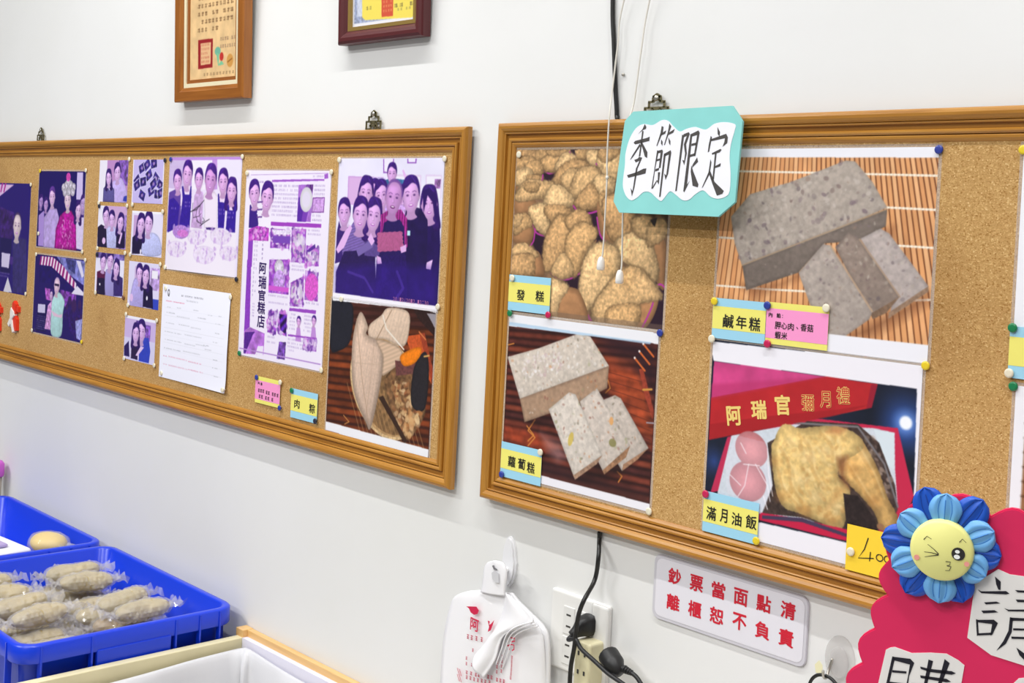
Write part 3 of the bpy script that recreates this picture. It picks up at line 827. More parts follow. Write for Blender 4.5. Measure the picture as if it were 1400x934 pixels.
bendE = lambda u, v: 2.6e-3 * np.clip((v - 150) / 98, 0, 1) ** 2 * np.sin(np.clip(u / 302, 0, 1) * math.pi)
o = sheet('photo_print', -1.1155, 1.661, 302, 248, 'photograph of six shop workers in aprons behind a white table, signed', 'photograph', GRP, film=3, bend=bendE)
c = Canvas(302, 248, 1.4, (232, 222, 246))
c.poly([(-11.5,1.6),(85.1,3.5),(91.4,69.9),(-8.5,68)], (206, 186, 228)); c.scribble(*(16.3, 8.9), *(60.0, 14.2), 12, (150, 110, 190), 8, op=0.7); c.scribble(*(0.3, 18.2), *(87.8, 66.7), 9, (180, 150, 210), 5, op=0.4, seed=2)
c.poly([(94.7,3.5),(182.9,3.8),(188.9,68.5),(101,69.8)], (240, 234, 248)); c.scribble(*(112.8, 11.0), *(162.5, 17.4), 16, (150, 120, 180), 16, op=0.8); c.scribble(*(109.6, 24.5), *(179.4, 65.5), 10, (190, 160, 214), 6, op=0.5, seed=3)
c.poly([(182.9,3.8),(203,3.9),(209,68.2),(188.9,68.5)], (196, 150, 222)); c.poly([(85.1,3.5),(95.4,3.5),(101.7,69.8),(91.4,69.9)], (186, 140, 216)); c.rect(0, 0, 302, 6, (190, 140, 220))
c.poly([(203.1,4.8),(297.8,5.7),(293.3,70),(209,68.2)], (234, 226, 246)); c.scribble(*(226.7, 18.6), *(280.4, 24.1), 14, (160, 130, 196), 12, op=0.7)
c.poly([(-2.2,161),(105.6,152),(292.4,155.9),(295,247.8),(5.1,250.3)], (238, 230, 244))
AP = (52, 26, 150); SK = dict(skin=(226, 176, 232), hair=(60, 22, 120))
def worker(cx, cy, hh, sh, bot, shirt, apron, style):
    c.poly(sh, shirt, edge=0.85, curve=2, lit=0.15)
    c.head((cx, cy), hh, style=style, **SK)
    if apron: c.poly(apron, AP, amp=0.12, cell=6)
c.poly([(2.7,77.8),(29,70.8),(49,72.2),(60.3,86.7),(56.7,152.2),(1,165.8),(1.5,114.4)], (96, 66, 160)); c.head((38.5, 52.6), 23, **SK); c.poly([(4.3,94.4),(24,89),(45.1,100.1),(52.3,106.5),(47,154.2),(4.6,167.3)], AP, amp=0.15)
c.poly([(55.5,70.4),(71.1,62.1),(97,61.7),(107.7,72.9),(105,111.7),(55.6,106.4)], (232, 214, 240)); c.head((80.5, 37.6), 27, **SK); c.poly([(58.1,63.9),(64.6,63.1),(73,81.6),(92.4,81.2),(95.9,63.4),(100.4,63.3),(102.5,85.9),(100.5,153.2),(54.7,152.3),(63.9,89.9)], AP, amp=0.15)
c.poly([(115,82.4),(126.8,72.6),(149,73.8),(152.9,81.8),(153.4,153.4),(105.6,152)], (206, 170, 222), amp=0.2, cell=8); c.head((130.9, 48.5), 22, **SK)
c.poly([(152.9,81.8),(167.6,72),(198.5,73.1),(214.7,83.8),(215,152.7),(162.6,151.5),(160,110.2)], (238, 226, 244), edge=0.88); c.head((179.6, 48.1), 30, skin=(214, 156, 222), hair=(70, 30, 130)); c.poly([(168.6,149.7),(208.6,149.2),(203,154.7),(172.2,154.3)], (60, 30, 120))
c.poly([(211.3,80.7),(222.5,71.1),(243.5,70.8),(247.6,83.1),(245.2,154.6),(221,152.5)], (234, 214, 240)); c.head((231.6, 52.3), 25, **SK); c.poly([(212.3,77.5),(217,76.8),(221.7,94.6),(239.7,95.1),(244.6,77),(247.3,80),(242.3,155.4),(219.2,152.5)], AP, amp=0.15)
c.poly([(251.7,95.5),(262.8,87.5),(277.5,88.7),(287.1,97.7),(289.4,154.5),(251.3,156)], (230, 210, 240)); c.head((267.1, 70.4), 24, style='long', **SK); c.poly([(253.9,100.1),(257.9,98.4),(261.9,110.7),(278.3,110.3),(283.5,90.1),(288.2,90),(288.3,156),(250.7,156)], AP, amp=0.15)
for q in [(24.1,110.5),(84.1,96),(84.9,104.1),(229,108.5),(229.7,116.2),(266.9,113.6),(264.2,123)]: c.scribble(q[0] - 10, q[1], q[0] + 14, q[1] + 8, 8, (206, 180, 236), 6, op=0.9)
for q, r in zip([(63.1,163.4),(48.2,201.7),(169.2,208.4),(231.3,166.1),(267.2,200.1),(133,171.8)], (36, 42, 46, 42, 36, 40)):
    c.ell(q, r, r * 0.42, (230, 218, 240), amp=0.08, cell=5); c.ell(q, r, r * 0.42, (214, 194, 230), ring=1.2, op=0.6); c.specks([(q[0] - r, q[1] - r * .35), (q[0] + r, q[1] - r * .35), (q[0] + r, q[1] + r * .35), (q[0] - r, q[1] + r * .35)], 40, [(196, 160, 220), (236, 220, 240), (180, 140, 210)], 2, 5, 9)
c.ell((63.1, 163.4), 36, 15, (176, 130, 210), amp=0.3, cell=4); c.ell((71.2, 166.3), 24, 8, (206, 120, 206), amp=0.2)
INK = (40, 28, 50)
c.line([(99.8,118.3),(127.5,112.7),(157,91.9),(140.4,102.8),(105.5,117.5)], 1.6, INK); c.line([(110.2,98.6),(108.2,111.6),(113.9,130.8)], 1.2, INK); c.line([(127.3,111.1),(125.6,127.2),(136.5,141.3)], 1.4, INK); c.line([(140.6,104.4),(139.6,120.4),(148,142.5),(128.4,136.7)], 1.3, INK); c.line([(113.2,130.8),(138.3,126.8),(147.1,120.2)], 1.2, INK); c.line([(144.6,147.4),(167.5,137),(182.5,131.8),(149.4,144)], 1.6, INK); c.line([(155.5,129.5),(162.3,135.6),(152.7,139.1)], 1.3, INK)
print_mesh('printed_image', c, o, 'gloss_print', bend=bendE)

def bendF(u, v):
    return 1e-3 + 9e-3 * np.clip((v - 90) / 117, 0, 1) ** 1.5 * np.clip(u / 289, 0, 1) ** 2 * (0.65 + 0.35 * np.sin(v / 207 * 6.0)) + 2.5e-3 * np.sin(np.clip(v / 207, 0, 1) * math.pi) * (u / 289)
o = sheet('paper_notice', -1.119, 1.379, 289, 207, 'white printed table sheet with two red lines and curling lower right corner', 'paper sheet', None, 'paper', bend=bendF)
c = Canvas(289, 207, 1.3, (240, 240, 252)); c.blur = 0
GR = (120, 120, 130); RD = (206, 50, 96)
c.ell((27.8, 18.0), 5, 8, (90, 90, 96), ring=2); c.line([(28,19.4),(30.3,25.5)], 2, (90, 90, 96))
def frow(a, b, hgt, col, op, seed, ch=4.5): c.scribble(a[0], a[1], b[0], a[1] + hgt, hgt, col, ch, op=op, seed=seed, fill=1)
frow((84.3, 18.0), (181.3, 18.8), 7, (110, 106, 120), 1.0, 1, 5); frow((103.4, 27.8), (160.5, 28.8), 5, GR, 0.8, 2, 4); frow((16.6, 35.2), (100.3, 36.4), 5, RD, 1.0, 3, 4)
for r in [[(23.7,48.4),(41.1,47),(64.2,46.5),(86.9,44.6),(140.2,45.7),(161.9,43.9)],[(22,60.6),(59.5,57.4),(66,64.8),(127.9,62.1),(160.8,60.6),(196,61.5)],[(21.2,83.1),(61.9,82.2),(76.2,82.3),(126.8,80.4),(132.7,84),(181.9,83.4)],[(17.2,103),(95.2,101.7),(104.8,102.1),(181.1,102.8)],[(20.1,120.6),(97,121.2),(105.6,121.7),(155.6,122),(158,117.6),(201.5,119.9)],[(17.8,139.5),(95.8,138.2),(101.4,137.6),(181.8,139.9)],[(203.1,51.3),(221.5,49.7),(242.5,49.2),(258,49.2)],[(235.1,66.1),(256.8,64.1),(232.8,85.9),(256,83.6)],[(229.3,105.3),(250,103.1),(230.1,142.1),(252.4,140.1)],[(231.6,158.8),(254,157.5),(235.9,175.9),(257.7,174.6)],[(191.9,115.4),(215.3,114.3),(193.8,123.5),(225.8,124.1)]]:
    for k in range(0, len(r), 2): frow(r[k], r[k + 1], 4.2, GR, 0.75, k, 3.2)
for r in ([(16.6,157.5),(31.3,156.7),(37.1,156.6),(122.7,154.9),(128.5,157),(190.3,155.4)], [(18.4,175.4),(33.1,175.1),(38.9,175.3),(127.4,173.9),(130.2,175),(193.3,175.7)]):
    for k in range(0, len(r), 2): frow(r[k], r[k + 1], 4.6, RD, 0.9, k, 3.2)
for a in (52, 68, 96, 112, 128, 144, 160, 176): c.line([(14, a), (272, a)], 0.4, (206, 206, 216), 0.8)
print_mesh('printed_text', c, o, 'paper_print', bend=bendF)

o = sheet('newspaper_page', -0.793, 1.6335, 295, 376, 'laminated violet newspaper page with large vertical headline', 'newspaper', None, 'photo_paper', film=3)
c = Canvas(295, 376, 1.3, (238, 230, 248)); c.blur = 1
VD = (92, 40, 150); V1 = (150, 60, 190); TX = (130, 100, 170)
c.line([(15.8,9.4),(285.2,4.6)], 1, (170, 130, 200)); c.scribble(*(130.2, 10.4), *(167.1, 15.5), 12, VD, 8, op=0.9)
c.scribble(*(16.2, 13.8), *(61.5, 16.8), 6, TX, 4); c.scribble(*(235.3, 8.6), *(271.7, 12.5), 7, TX, 4); c.poly([(94.5,18.7),(286,14.5),(285.2,5),(273,6.7),(274,18.7),(94.9,23)], (160, 90, 200)); c.poly([(93.7,10),(272.2,6.7),(273,15.4),(94.5,18.2)], (240, 232, 250))
c.scribble(*(130.2, 10.4), *(167.1, 15.5), 12, VD, 8, op=0.9); c.scribble(*(235.3, 8.6), *(271.7, 12.5), 7, TX, 4)
c.scribble(*(16.9, 21.2), *(90.5, 27.4), 7, VD, 4, op=0.8)
c.scribble(*(98.5, 27.8), *(189.2, 96.1), 8.2, (140, 110, 180), 4.2, op=0.85, seed=5)
c.poly([(188.9,27.3),(238.6,25.7),(235.7,97.7),(189.4,98.2)], (168, 110, 206), amp=0.15); c.poly([(191,51.6),(207.7,51.3),(211.8,98.5),(189.4,98.2)], (88, 40, 160)); c.poly([(209.6,72.3),(227.9,71.8),(219.2,98.3),(204.4,98.1)], (120, 60, 180)); c.poly([(214.9,27),(238.6,26.1),(236.4,42.4),(214.1,38.6)], (96, 50, 130), amp=0.7, cell=4); c.ell((217.3, 55.3), 21, 24, (238, 234, 246), edge=0.85, curve=2, lit=0.15); c.ell((217.3, 55.3), 13, 15, (222, 214, 236))
c.scribble(*(242.3, 26.1), *(278.1, 46.8), 8, TX, 4, seed=6); c.poly([(238.9,50.7),(278.4,49.5),(277.3,78.8),(236.7,79.9)], (130, 70, 160)); c.poly([(241.6,52.7),(276,51.6),(274.6,76.8),(239.4,77.8)], (206, 160, 226), amp=0.2); c.scribble(*(246.5, 54.7), *(269.6, 72.8), 14, (150, 90, 180), 11, op=0.8); c.scribble(*(239.9, 83.0), *(273.4, 95.4), 8, TX, 4, seed=7)
c.poly([(97.9,101.7),(270.9,100),(270.8,107.5),(97.8,109.5)], (160, 64, 190)); c.scribble(*(157.6, 103.5), *(203.2, 106.2), 10, (240, 226, 248), 10, op=0.9)
# two people and food table
c.poly([(15.1,70.6),(25,65.9),(39.6,67.8),(46.5,76.5),(51.7,111.6),(16.8,112.9)], (236, 220, 244)); c.poly([(17.2,70.6),(21.2,69.3),(28.4,80.3),(38.7,80),(42.7,69.9),(52.5,107.2),(50.1,116.1),(17.1,116.2)], (58, 30, 130)); c.head((32.4, 46.9), 25, **SK)
c.poly([(65.3,82.6),(74.8,75.8),(90.8,75.3),(97.2,112.2),(59.8,111.3)], (240, 232, 248)); c.head((80.1, 53.8), 28, **SK)
for k in range(5): c.poly([(q[0], q[1] + k * 7.5) for q in [(44.5,62.8),(65.4,61.1),(65,64.6),(44.8,65.9)]], (110, 70, 150) if k % 2 == 0 else (236, 228, 244))
c.poly([(17.4,119.5),(49.7,111.7),(92.2,114.5),(92.6,140.7),(35.9,141),(19.2,157.3)], (190, 70, 196), amp=0.4, cell=6); c.specks([(21.8,121.6),(86.3,114.7),(84.2,136.7),(23.4,139.3)], 120, [(232, 180, 236), (120, 40, 150), (214, 110, 214)], 2, 5, 3)
c.poly([(18,144),(35.9,141),(35.8,195.1),(19.3,196.1)], (140, 64, 190)); c.poly([(17.1,181.4),(32.6,180.5),(38.8,317.1),(18.2,326.7)], (140, 60, 190), amp=0.12)
c.scribble((40.0, 140.8)[0], (40.0, 140.8)[1], (57.1, 140.1)[0], (54.8, 260.0)[1], 9, (150, 130, 180), 8, op=0.7, seed=12); c.scribble(*(69.0, 137.3), *(80.9, 180.6), 9, (110, 80, 150), 8, op=0.9, seed=13)
c.scribble(*(45.1, 267.1), *(54.2, 295.4), 6, TX, 4)
c.poly([(18.2,326.7),(41.1,316.9),(95.2,324.2),(94.4,366.7),(20,372.4)], (176, 110, 206), amp=0.35, cell=12); c.poly([(20.8,329),(60.5,323.8),(51.8,331),(27.1,371.7),(19.9,371.2)], (84, 36, 140), amp=0.2); c.poly([(72.3,351.6),(92.9,349.4),(92.1,367),(64.5,368.8)], (236, 228, 246))
def food(P, plate, seed):
    c.poly(P, (150, 70, 190), amp=0.35, cell=9); Q = np.array(P); m = Q.mean(0); r = (Q.max(0) - Q.min(0)) / 2
    if plate: c.ell(m, r[0] * 0.85, r[1] * 0.72, (230, 218, 240), edge=0.8)
    c.specks(P, 70, [(236, 224, 244), (96, 40, 150), (200, 110, 214), (210, 190, 230)], 2.5, 7, seed)
food([(98.2,114.3),(169,115.9),(167.6,152.2),(99.7,153.4)], False, 1); c.poly([(102.3,116.3),(168.3,116),(169,124.4),(111.1,126.8)], (226, 214, 240), amp=0.2); c.poly([(107.4,129.1),(169.3,127.6),(169.7,141.5),(108.7,143.2)], (120, 70, 180))
food([(99,176.8),(169.8,172.9),(172.7,241),(101.6,241.9)], False, 2); c.ell((135.2, 189.6), 17, 15, (234, 226, 244), edge=0.75, amp=0.2); c.ell((137.5, 215.3), 20, 20, (190, 150, 220), amp=0.4, cell=4); c.poly([(100.3,227.8),(172.8,227.5),(171.9,236.6),(101.2,237.7)], (206, 90, 206))
food([(172.4,111.5),(222.2,111.8),(223,176.7),(176.6,177.3)], True, 3); food([(224.8,142.1),(268.8,147.2),(269.1,180.3),(224.5,181.9)], True, 4); food([(177.2,217.5),(222,201.2),(224.6,261),(178.9,262.4)], True, 5); food([(226.1,190.1),(268.7,192.2),(271.7,246.4),(227.6,246.4)], False, 6)
c.poly([(225.8,153.5),(253.7,138.6),(256.1,145.8),(235.1,155.2)], (90, 44, 150))
c.ell((248.9, 220.9), 22, 26, (214, 90, 200), amp=0.2)
for a, b, s_ in (((227.7, 111.6), (272.2, 124.3), 1), ((178.5, 182.2), (222.5, 196.4), 2), ((101.9, 245.1), (171.4, 250.8), 3), ((103.1, 258.7), (172.6, 264.1), 4), ((231.3, 249.7), (273.5, 258.1), 5), ((104.6, 327.0), (134.4, 332.7), 6), ((140.5, 325.9), (173.8, 328.6), 7), ((180.1, 275.7), (200.7, 313.8), 8), ((229.2, 275.0), (257.2, 308.2), 9), ((103.2, 337.1), (137.9, 347.1), 10), ((177.8, 324.5), (229.7, 354.1), 11), ((231.1, 345.5), (276.7, 344.1), 12)):
    c.scribble(*a, *b, 7, (140, 110, 180), 4, op=0.75, seed=s_)
c.poly([(177.9,266.1),(267.8,263.3),(267.2,270.5),(177.6,271.7)], (150, 70, 190)); c.scribble(*(181.5, 267.5), *(201.1, 269.0), 8, (244, 236, 250), 6)
food([(104.7,277.2),(136.1,276.3),(135.5,320.2),(104,320.8)], False, 7); food([(141.9,276.5),(171.4,275.7),(172.4,321.9),(141.3,319.6)], False, 8); c.poly([(143.1,280.1),(169.8,282.6),(170.8,319.2),(150.3,311.4)], (70, 30, 130), amp=0.3, streak=(0.9, 16, 0.5))
for q, s_ in zip([(212.3,289.7),(262.5,283.9)], (9, 9)):
    c.poly([(q[0] - 9, q[1] + 38), (q[0] - 6, q[1] + 12), (q[0] + 6, q[1] + 12), (q[0] + 11, q[1] + 38)], (190, 140, 214)); c.head(q, s_, **SK)
c.poly([(177.2,317.3),(274.2,314.8),(273.7,317.9),(177.5,320.9)], (150, 70, 190)); food([(231,320.3),(274.5,318.3),(274.8,340.7),(230.8,341.9)], False, 9)
c.poly([(148,334.9),(172.1,333.7),(170.7,368),(142,368.8)], (110, 70, 160), amp=0.7, cell=5); c.rect(4, 362, 291, 364, (180, 140, 210)); c.scribble(*(247.6, 366.4), *(282.8, 367.0), 6, (140, 110, 180), 4)
print_mesh('printed_page', c, o, 'gloss_print')
lettering('headline', [(ch, q[0], q[1], w_, h_, 0) for ch, q, w_, h_ in zip('阿瑞官糕店', [(76.9,195.6),(78,223.1),(78,249.4),(78.4,274.4),(79.4,301.2)], (26, 28, 26, 28, 28), (23, 26, 22, 25, 26))], mat('headline_ink', (52, 24, 96), 0.4), o, 0.0006, 1.2)

o = sheet('photo_print', -0.474, 1.6565, 300, 259, 'large violet group photograph of a dozen smiling people holding a plaque', 'photograph', GRP, film=3)
c = Canvas(300, 259, 1.15, (232, 228, 250))
c.rect(0, 0, 300, 259, (232, 228, 250), amp=0.04, cell=60)
FRV = (150, 90, 190)
c.poly([(132,0.9),(163,1),(165.1,27.8),(134.1,26.2)], FRV); c.poly([(135,0.9),(160.1,1),(162,25),(136.8,23.7)], (236, 230, 250)); c.poly([(200.1,1.1),(226.3,1.2),(225.9,9.2),(200.7,9.2)], FRV); c.poly([(203.4,1.1),(222.4,1.2),(222.4,7.1),(203.9,7.1)], (236, 230, 250))
c.poly([(29.7,32.3),(136.4,33.4),(140.7,85.7),(30.9,84.7)], (206, 160, 220)); c.poly([(33.7,34.9),(133.6,35.2),(137.7,85.8),(35.2,82.7)], (216, 176, 226)); c.poly([(98.9,33.7),(142.4,34.5),(141,53.2),(102.2,51.9)], (200, 190, 236), amp=0.4, cell=8)
c.poly([(162.2,27.8),(241.2,29.1),(242.8,83.2),(166.8,85.1)], (224, 206, 236)); c.poly([(169.4,31.4),(237.1,32.3),(238.9,83.3),(173.8,84.9)], (236, 230, 246)); c.poly([(252.1,28),(295.1,28.8),(295.5,68.2),(254.2,69)], (222, 204, 236)); c.poly([(255.6,30.8),(293.1,31.2),(293.9,68.2),(257.5,69)], (238, 234, 248)); c.poly([(277,35.8),(293,35.7),(292.6,51.8),(276.6,51.3)], (170, 120, 190), amp=0.6, cell=6)
HS = dict(hair=(56, 24, 112), skin=(222, 172, 232)); DK = (38, 20, 86)
# back row
c.poly([(139.8,38.8),(157,35.1),(203,38.2),(207,52.3),(141,53.2)], (60, 110, 160), amp=0.2); c.head((159.3, 27.1), 17, **HS); c.poly([(187.5,21.3),(191.4,19.9),(205.8,38.2),(197.4,39)], (226, 180, 236))
c.poly([(251.8,93.4),(282,99.5),(297.1,123),(301.8,250.9),(248.1,255.4),(249.9,138.8)], DK, amp=0.15, cell=12, curve=2); c.head((265.2, 77.5), 27, style='long', **HS); c.poly([(246,55.2),(264.8,51.5),(281.7,61.6),(293.4,109.4),(282.2,102.9),(274.7,75.5),(260.3,63.7),(251.8,93.4)], (44, 18, 96), soft=1)
c.head((111.8, 59.1), 20, **HS); c.head((193.0, 68.5), 20, **HS); c.head((86.1, 62.1), 26, style='long', **HS); c.poly([(114,86.4),(155,81.8),(157.6,114.1),(116.4,115.5)], (190, 150, 220), amp=0.3, cell=5); c.head((131.4, 66.0), 25, **HS)
c.poly([(178.1,81.2),(206.4,80.6),(208.9,112.3),(180.6,113.3)], (200, 160, 226), amp=0.4, cell=4)
c.poly([(202.2,98.4),(234.6,85.2),(257.8,100.2),(265.1,124.2),(264.4,254),(215,258.2)], (34, 20, 76), amp=0.15, cell=12, curve=2); c.head((215.2, 64.5), 30, **HS)
# front row
c.poly([(8.4,119.2),(26.9,112.9),(46.9,125.3),(42.4,185.2),(1.9,195),(1.3,149.6)], (226, 206, 240), amp=0.1); c.poly([(8,115.4),(19.2,133.8),(37.5,125.6),(39.3,185.3),(1.9,195),(3.2,134.4)], (60, 36, 116), amp=0.1); c.head((23.3, 99.9), 24, **HS)
c.poly([(38.1,133.1),(58.1,110),(86.6,120.2),(124.7,144.2),(123.5,202.5),(31.7,208.2),(22.3,171.3)], (120, 96, 170), amp=0.08, streak=(1.3, 5, 0.14)); c.poly([(6.3,209.8),(28.6,170.9),(120.3,162.6),(134.6,264.9),(8.6,275.4)], (42, 26, 84), amp=0.15)
c.poly([(87.5,131.2),(101.1,112.3),(131.2,115),(145.3,143.3),(139.2,176.2),(91.1,175.1)], (90, 70, 140), amp=0.1); c.head((112.4, 102.8), 28, style='long', **HS); c.head((72.9, 102.2), 29, **HS)
c.poly([(28.7,133.5),(43.4,121.7),(50.1,127),(28,163.5),(9.9,175.7),(2.9,168.5)], (226, 180, 236)); c.poly([(65.9,167.2),(101.1,148.9),(119.2,149.9),(114,159.3),(73,177.9)], (120, 100, 170)); c.poly([(97.8,145.4),(107.1,134.1),(119.1,148.1),(110.8,156.5)], (226, 180, 236))
c.poly([(133,100.4),(161.4,88.8),(190.2,89.8),(208.4,105.3),(212.3,154.5),(134.8,158.3)], (150, 40, 130), amp=0.2, cell=4, streak=(0, 7, 0.25)); c.poly([(143,114.6),(157.2,108.7),(188.7,107.7),(201.1,119.7),(210.1,197),(129.4,202.1)], (40, 24, 90), amp=0.12); c.head((167.3, 69.0), 30, hair=(110, 70, 150), skin=(206, 150, 216), style='bald', mouth=(90, 20, 90))
c.poly([(127.1,173.2),(210.6,168.7),(220.5,257.7),(128.6,265.4)], (40, 22, 92), amp=0.2)
# saw-edged plaque
Q = np.array([(125.5,132.6),(196,127.6),(202.6,160.3),(129.5,166.5)]); zz_ = []
for i in range(4):
    a, b = Q[i], Q[(i + 1) % 4]
    for k in range(10):
        p_ = a + (b - a) * k / 10; zz_.append(tuple(p_ + (p_ - Q.mean(0)) * (0.05 if k % 2 else -0.02)))
c.poly(zz_, (176, 90, 140), amp=0.12); c.scribble(*(142.1, 139.9), *(183.1, 143.5), 9, (120, 50, 110), 8, op=0.5); c.scribble(*(138.2, 149.1), *(192.4, 153.7), 12, (120, 50, 110), 9, op=0.5)
c.poly([(127.1,173.2),(139.2,176.2),(143,186.8),(129.5,188.3)], (222, 176, 232)); c.poly([(192.6,155.5),(209.1,149.4),(210.1,161.7),(196.2,165.3)], (222, 176, 232)); c.poly([(266.6,177.9),(282.3,171.8),(278.3,189.3),(265.8,188.4)], (226, 190, 238)); c.rect(*(np.array((211.2, 126.3)) - 1), *(np.array((217.3, 133.2)) + 1), (180, 230, 240))
c.poly([(2.5,202.5),(128.3,187.7),(296.6,184.8),(301.8,250.9),(5.4,275.7)], (56, 28, 150), op=0.45, amp=0.3, cell=30, soft=8); c.line([(44.3,207.4),(94.4,215.3),(120.5,239.1)], 5, (110, 80, 200), 0.35); c.line([(187.5,198.5),(206.7,225.6),(185.8,248.5)], 6, (110, 80, 210), 0.3)
c.poly([(-3.3,248.7),(307,249.5),(308.6,269.5),(-5.7,297.8)], (244, 240, 250))
print_mesh('printed_image', c, o, 'gloss_print')
d0, d1_ = (182.7, 246.2), (274.7, 246.6)
n_ = 16
lettering('date_stamp', [(ch, d0[0] + (d1_[0] - d0[0]) * k / (n_ - 1), d0[1] + (d1_[1] - d0[1]) * k / (n_ - 1), 4.2 if ch not in '/:' else 2, 7) for k, ch in enumerate('20/12/2012 12:30') if ch != ' '], mat('stamp_ink', (176, 110, 160), 0.4), o, 0.0006, 0.0, True)

o = sheet('photo_print', -0.4755, 1.397, 299, 246, 'food photograph of leaf-wrapped rice dumplings in a round basket', 'photograph', 'food photographs', film=4, y=-0.0126)
c = Canvas(299, 246, 1.15, (60, 28, 20))
for k in range(26):
    y0 = -60 + k * 14; t = (120, 50, 24) if k % 3 else (150, 62, 28)
    t = tuple(np.array(t) * (0.85, 0.95, 1.0))
    if k < 7: t = (74, 38, 32)
    c.poly([(0, y0 + 8), (299, y0 - 8), (299, y0 + 3), (0, y0 + 19.5)], t, amp=0.3, cell=26, edge=0.6, ew=3)
c.poly([(220.1,48.9),(261.3,41),(299.7,122.2),(246.9,83.8)], (196, 84, 40), amp=0.2); c.poly([(258.2,39.4),(272.8,38),(304.2,106.9),(296.2,115.3)], (150, 60, 36), amp=0.2); c.poly([(233.8,-5.4),(301.4,-1.8),(299,40.9),(253.4,15.5)], (46, 28, 26), amp=0.3)
c.poly([(2,1.5),(50,1.7),(68,16.2),(62.6,72.7),(30.5,94.2),(2.5,91.1)], (34, 34, 44), edge=0.7, amp=0.15, curve=2)
c.ell((169.1, 142.9), 107, 83, (176, 140, 96), rot=30, amp=0.25, cell=5); c.ell((169.1, 142.9), 107, 83, (206, 176, 132), rot=30, ring=5, amp=0.3, cell=4); c.ell((172.2, 142.5), 98, 74, (128, 96, 62), rot=30, amp=0.35, cell=6)
for k in range(16): c.line([(60 + k * 12, 150), (110 + k * 12, 240)], 2.2, (176, 140, 96), 0.5)
LF = (216, 190, 168)
c.poly([(170.4,3.7),(222.7,5),(231.8,28.8),(218.5,66.1),(165.5,60.1),(121,60.8),(117.9,39.5),(149.6,19)], LF, edge=0.8, amp=0.08, streak=(0.3, 9, 0.02), curve=2, lit=0.15); c.line([(179.9,6.7),(140.4,62.7)], 2, (150, 120, 96), 0.8)
c.poly([(88.1,18.5),(114.2,41.8),(110.8,55.9),(147,65.9),(161.9,93.4),(158.2,140.4),(137.2,219.4),(120.4,212.2),(79.8,158.5),(69.6,75.9)], (212, 184, 164), edge=0.72, ew=14, amp=0.08, streak=(0.15, 8, 0.02), curve=2, lit=0.2); c.line([(79.2,31.2),(104.7,139.4),(130.4,214.6)], 2, (170, 140, 118), 0.7); c.line([(134.9,73.1),(120.1,208.3)], 1.5, (176, 146, 126), 0.6); c.line([(75.9,111.2),(156.6,105.7)], 1.6, (190, 164, 142), 0.6)
c.poly([(140.4,62.7),(197.1,66.5),(216.5,79.6),(202.9,100.3),(170.5,121.5),(161,120.7),(160.4,89.7)], (206, 176, 150), edge=0.75, streak=(1.2, 7, 0.05), curve=2)
c.line([(155.9,18.4),(167.1,40.6),(218.9,71.8)], 3, (232, 222, 210)); 
c.poly([(171,127.2),(212,99.2),(254.6,105.5),(275.3,144),(283.7,176.4),(240.3,226.3),(208.7,210.3),(179.9,160.8)], (122, 88, 58), edge=0.75, amp=0.5, cell=7, curve=2); c.specks([(189.8,128.7),(268,126.3),(268.1,201.2),(233.9,221.6),(200.8,188.6)], 220, [(206, 170, 120), (90, 56, 36), (176, 130, 84), (220, 190, 150), (150, 84, 50)], 2, 7, 4)
c.poly([(196.2,93.4),(253.4,90.6),(251.9,109.6),(201.4,119.6)], (104, 62, 60), amp=0.3); c.poly([(248.4,102.5),(275.2,69.4),(289.1,97.6),(282.8,165.4),(247.2,162.9)], (40, 36, 40), edge=0.7, amp=0.2, curve=2); c.specks([(230.3,176.7),(271.8,174.4),(245.8,219.7),(227.4,215.1)], 60, [(226, 196, 150), (206, 160, 110), (180, 120, 70)], 3, 9, 8)
c.poly([(209.6,85),(233.9,70.9),(263,63.3),(265.2,76.1),(247.7,93.1),(221.2,100)], (238, 128, 20), edge=0.8, amp=0.12, curve=2)
c.poly([(167.2,158.6),(240.3,226.3),(234.8,232.8),(155,164.2)], (58, 38, 28)); c.line([(274.7,77.7),(287.3,74.8)], 3, (206, 160, 90)); c.line([(258.1,37.5),(276.5,48.8)], 2.5, (206, 120, 70)); c.line([(53.8,210.1),(71.5,219.5),(58.5,225.5)], 2, (190, 130, 70))
c.poly([(-3.3,229.1),(298.5,232.1),(298,248.5),(-4.1,245.2)], (238, 238, 244)); c.poly([(1.6,-2.6),(301.1,-5.5),(301.7,1.9),(275.5,-0.7),(2.2,3.9)], (238, 238, 244)); c.poly([(275.9,4.1),(302.3,2.9),(301,29.6),(288.4,16)], (196, 194, 206), op=0.7)
print_mesh('printed_image', c, o, 'gloss_print')

# ================================================================ right board photographs
FG = 'food photographs'
o = sheet('photo_print', 0.001, 1.6683, 312, 254, 'food photograph of brown cracked-top steamed sponge cakes in cups', 'photograph', FG, film=4)
c = Canvas(312, 254, 1.0, (42, 26, 34)); c.rect(0, 0, 312, 254, (120, 92, 70), amp=0.5, cell=14)
for P_ in ([(113.8,1.7),(133.3,1.9),(126.9,14.2)], [(59.8,32.1),(87.1,30.2),(87.2,46.3),(67.1,48.3)], [(153.4,14.3),(177.3,17.8),(187.8,35),(171,28.2)], [(128.9,88.3),(182.3,88.6),(212.5,123.7),(214.4,151),(176.5,139.1),(164.1,97.8)], [(39.6,130.8),(75.6,129.3),(77.3,186.9),(54.7,159.2)], [(127.7,194.4),(160.1,174.7),(153.1,210.2),(113.5,202.4)], [(279.5,190.9),(318.1,194.8),(310.2,264.4),(275.9,264.6)], [(207,45.2),(216.3,48.5),(217.3,62.2),(207.9,58.9)]):
    c.poly(P_, (44, 26, 40), curve=3, soft=2)
TAN = [(204, 166, 118), (196, 156, 108), (212, 176, 128), (190, 150, 104)]
SIDE = (176, 128, 88)
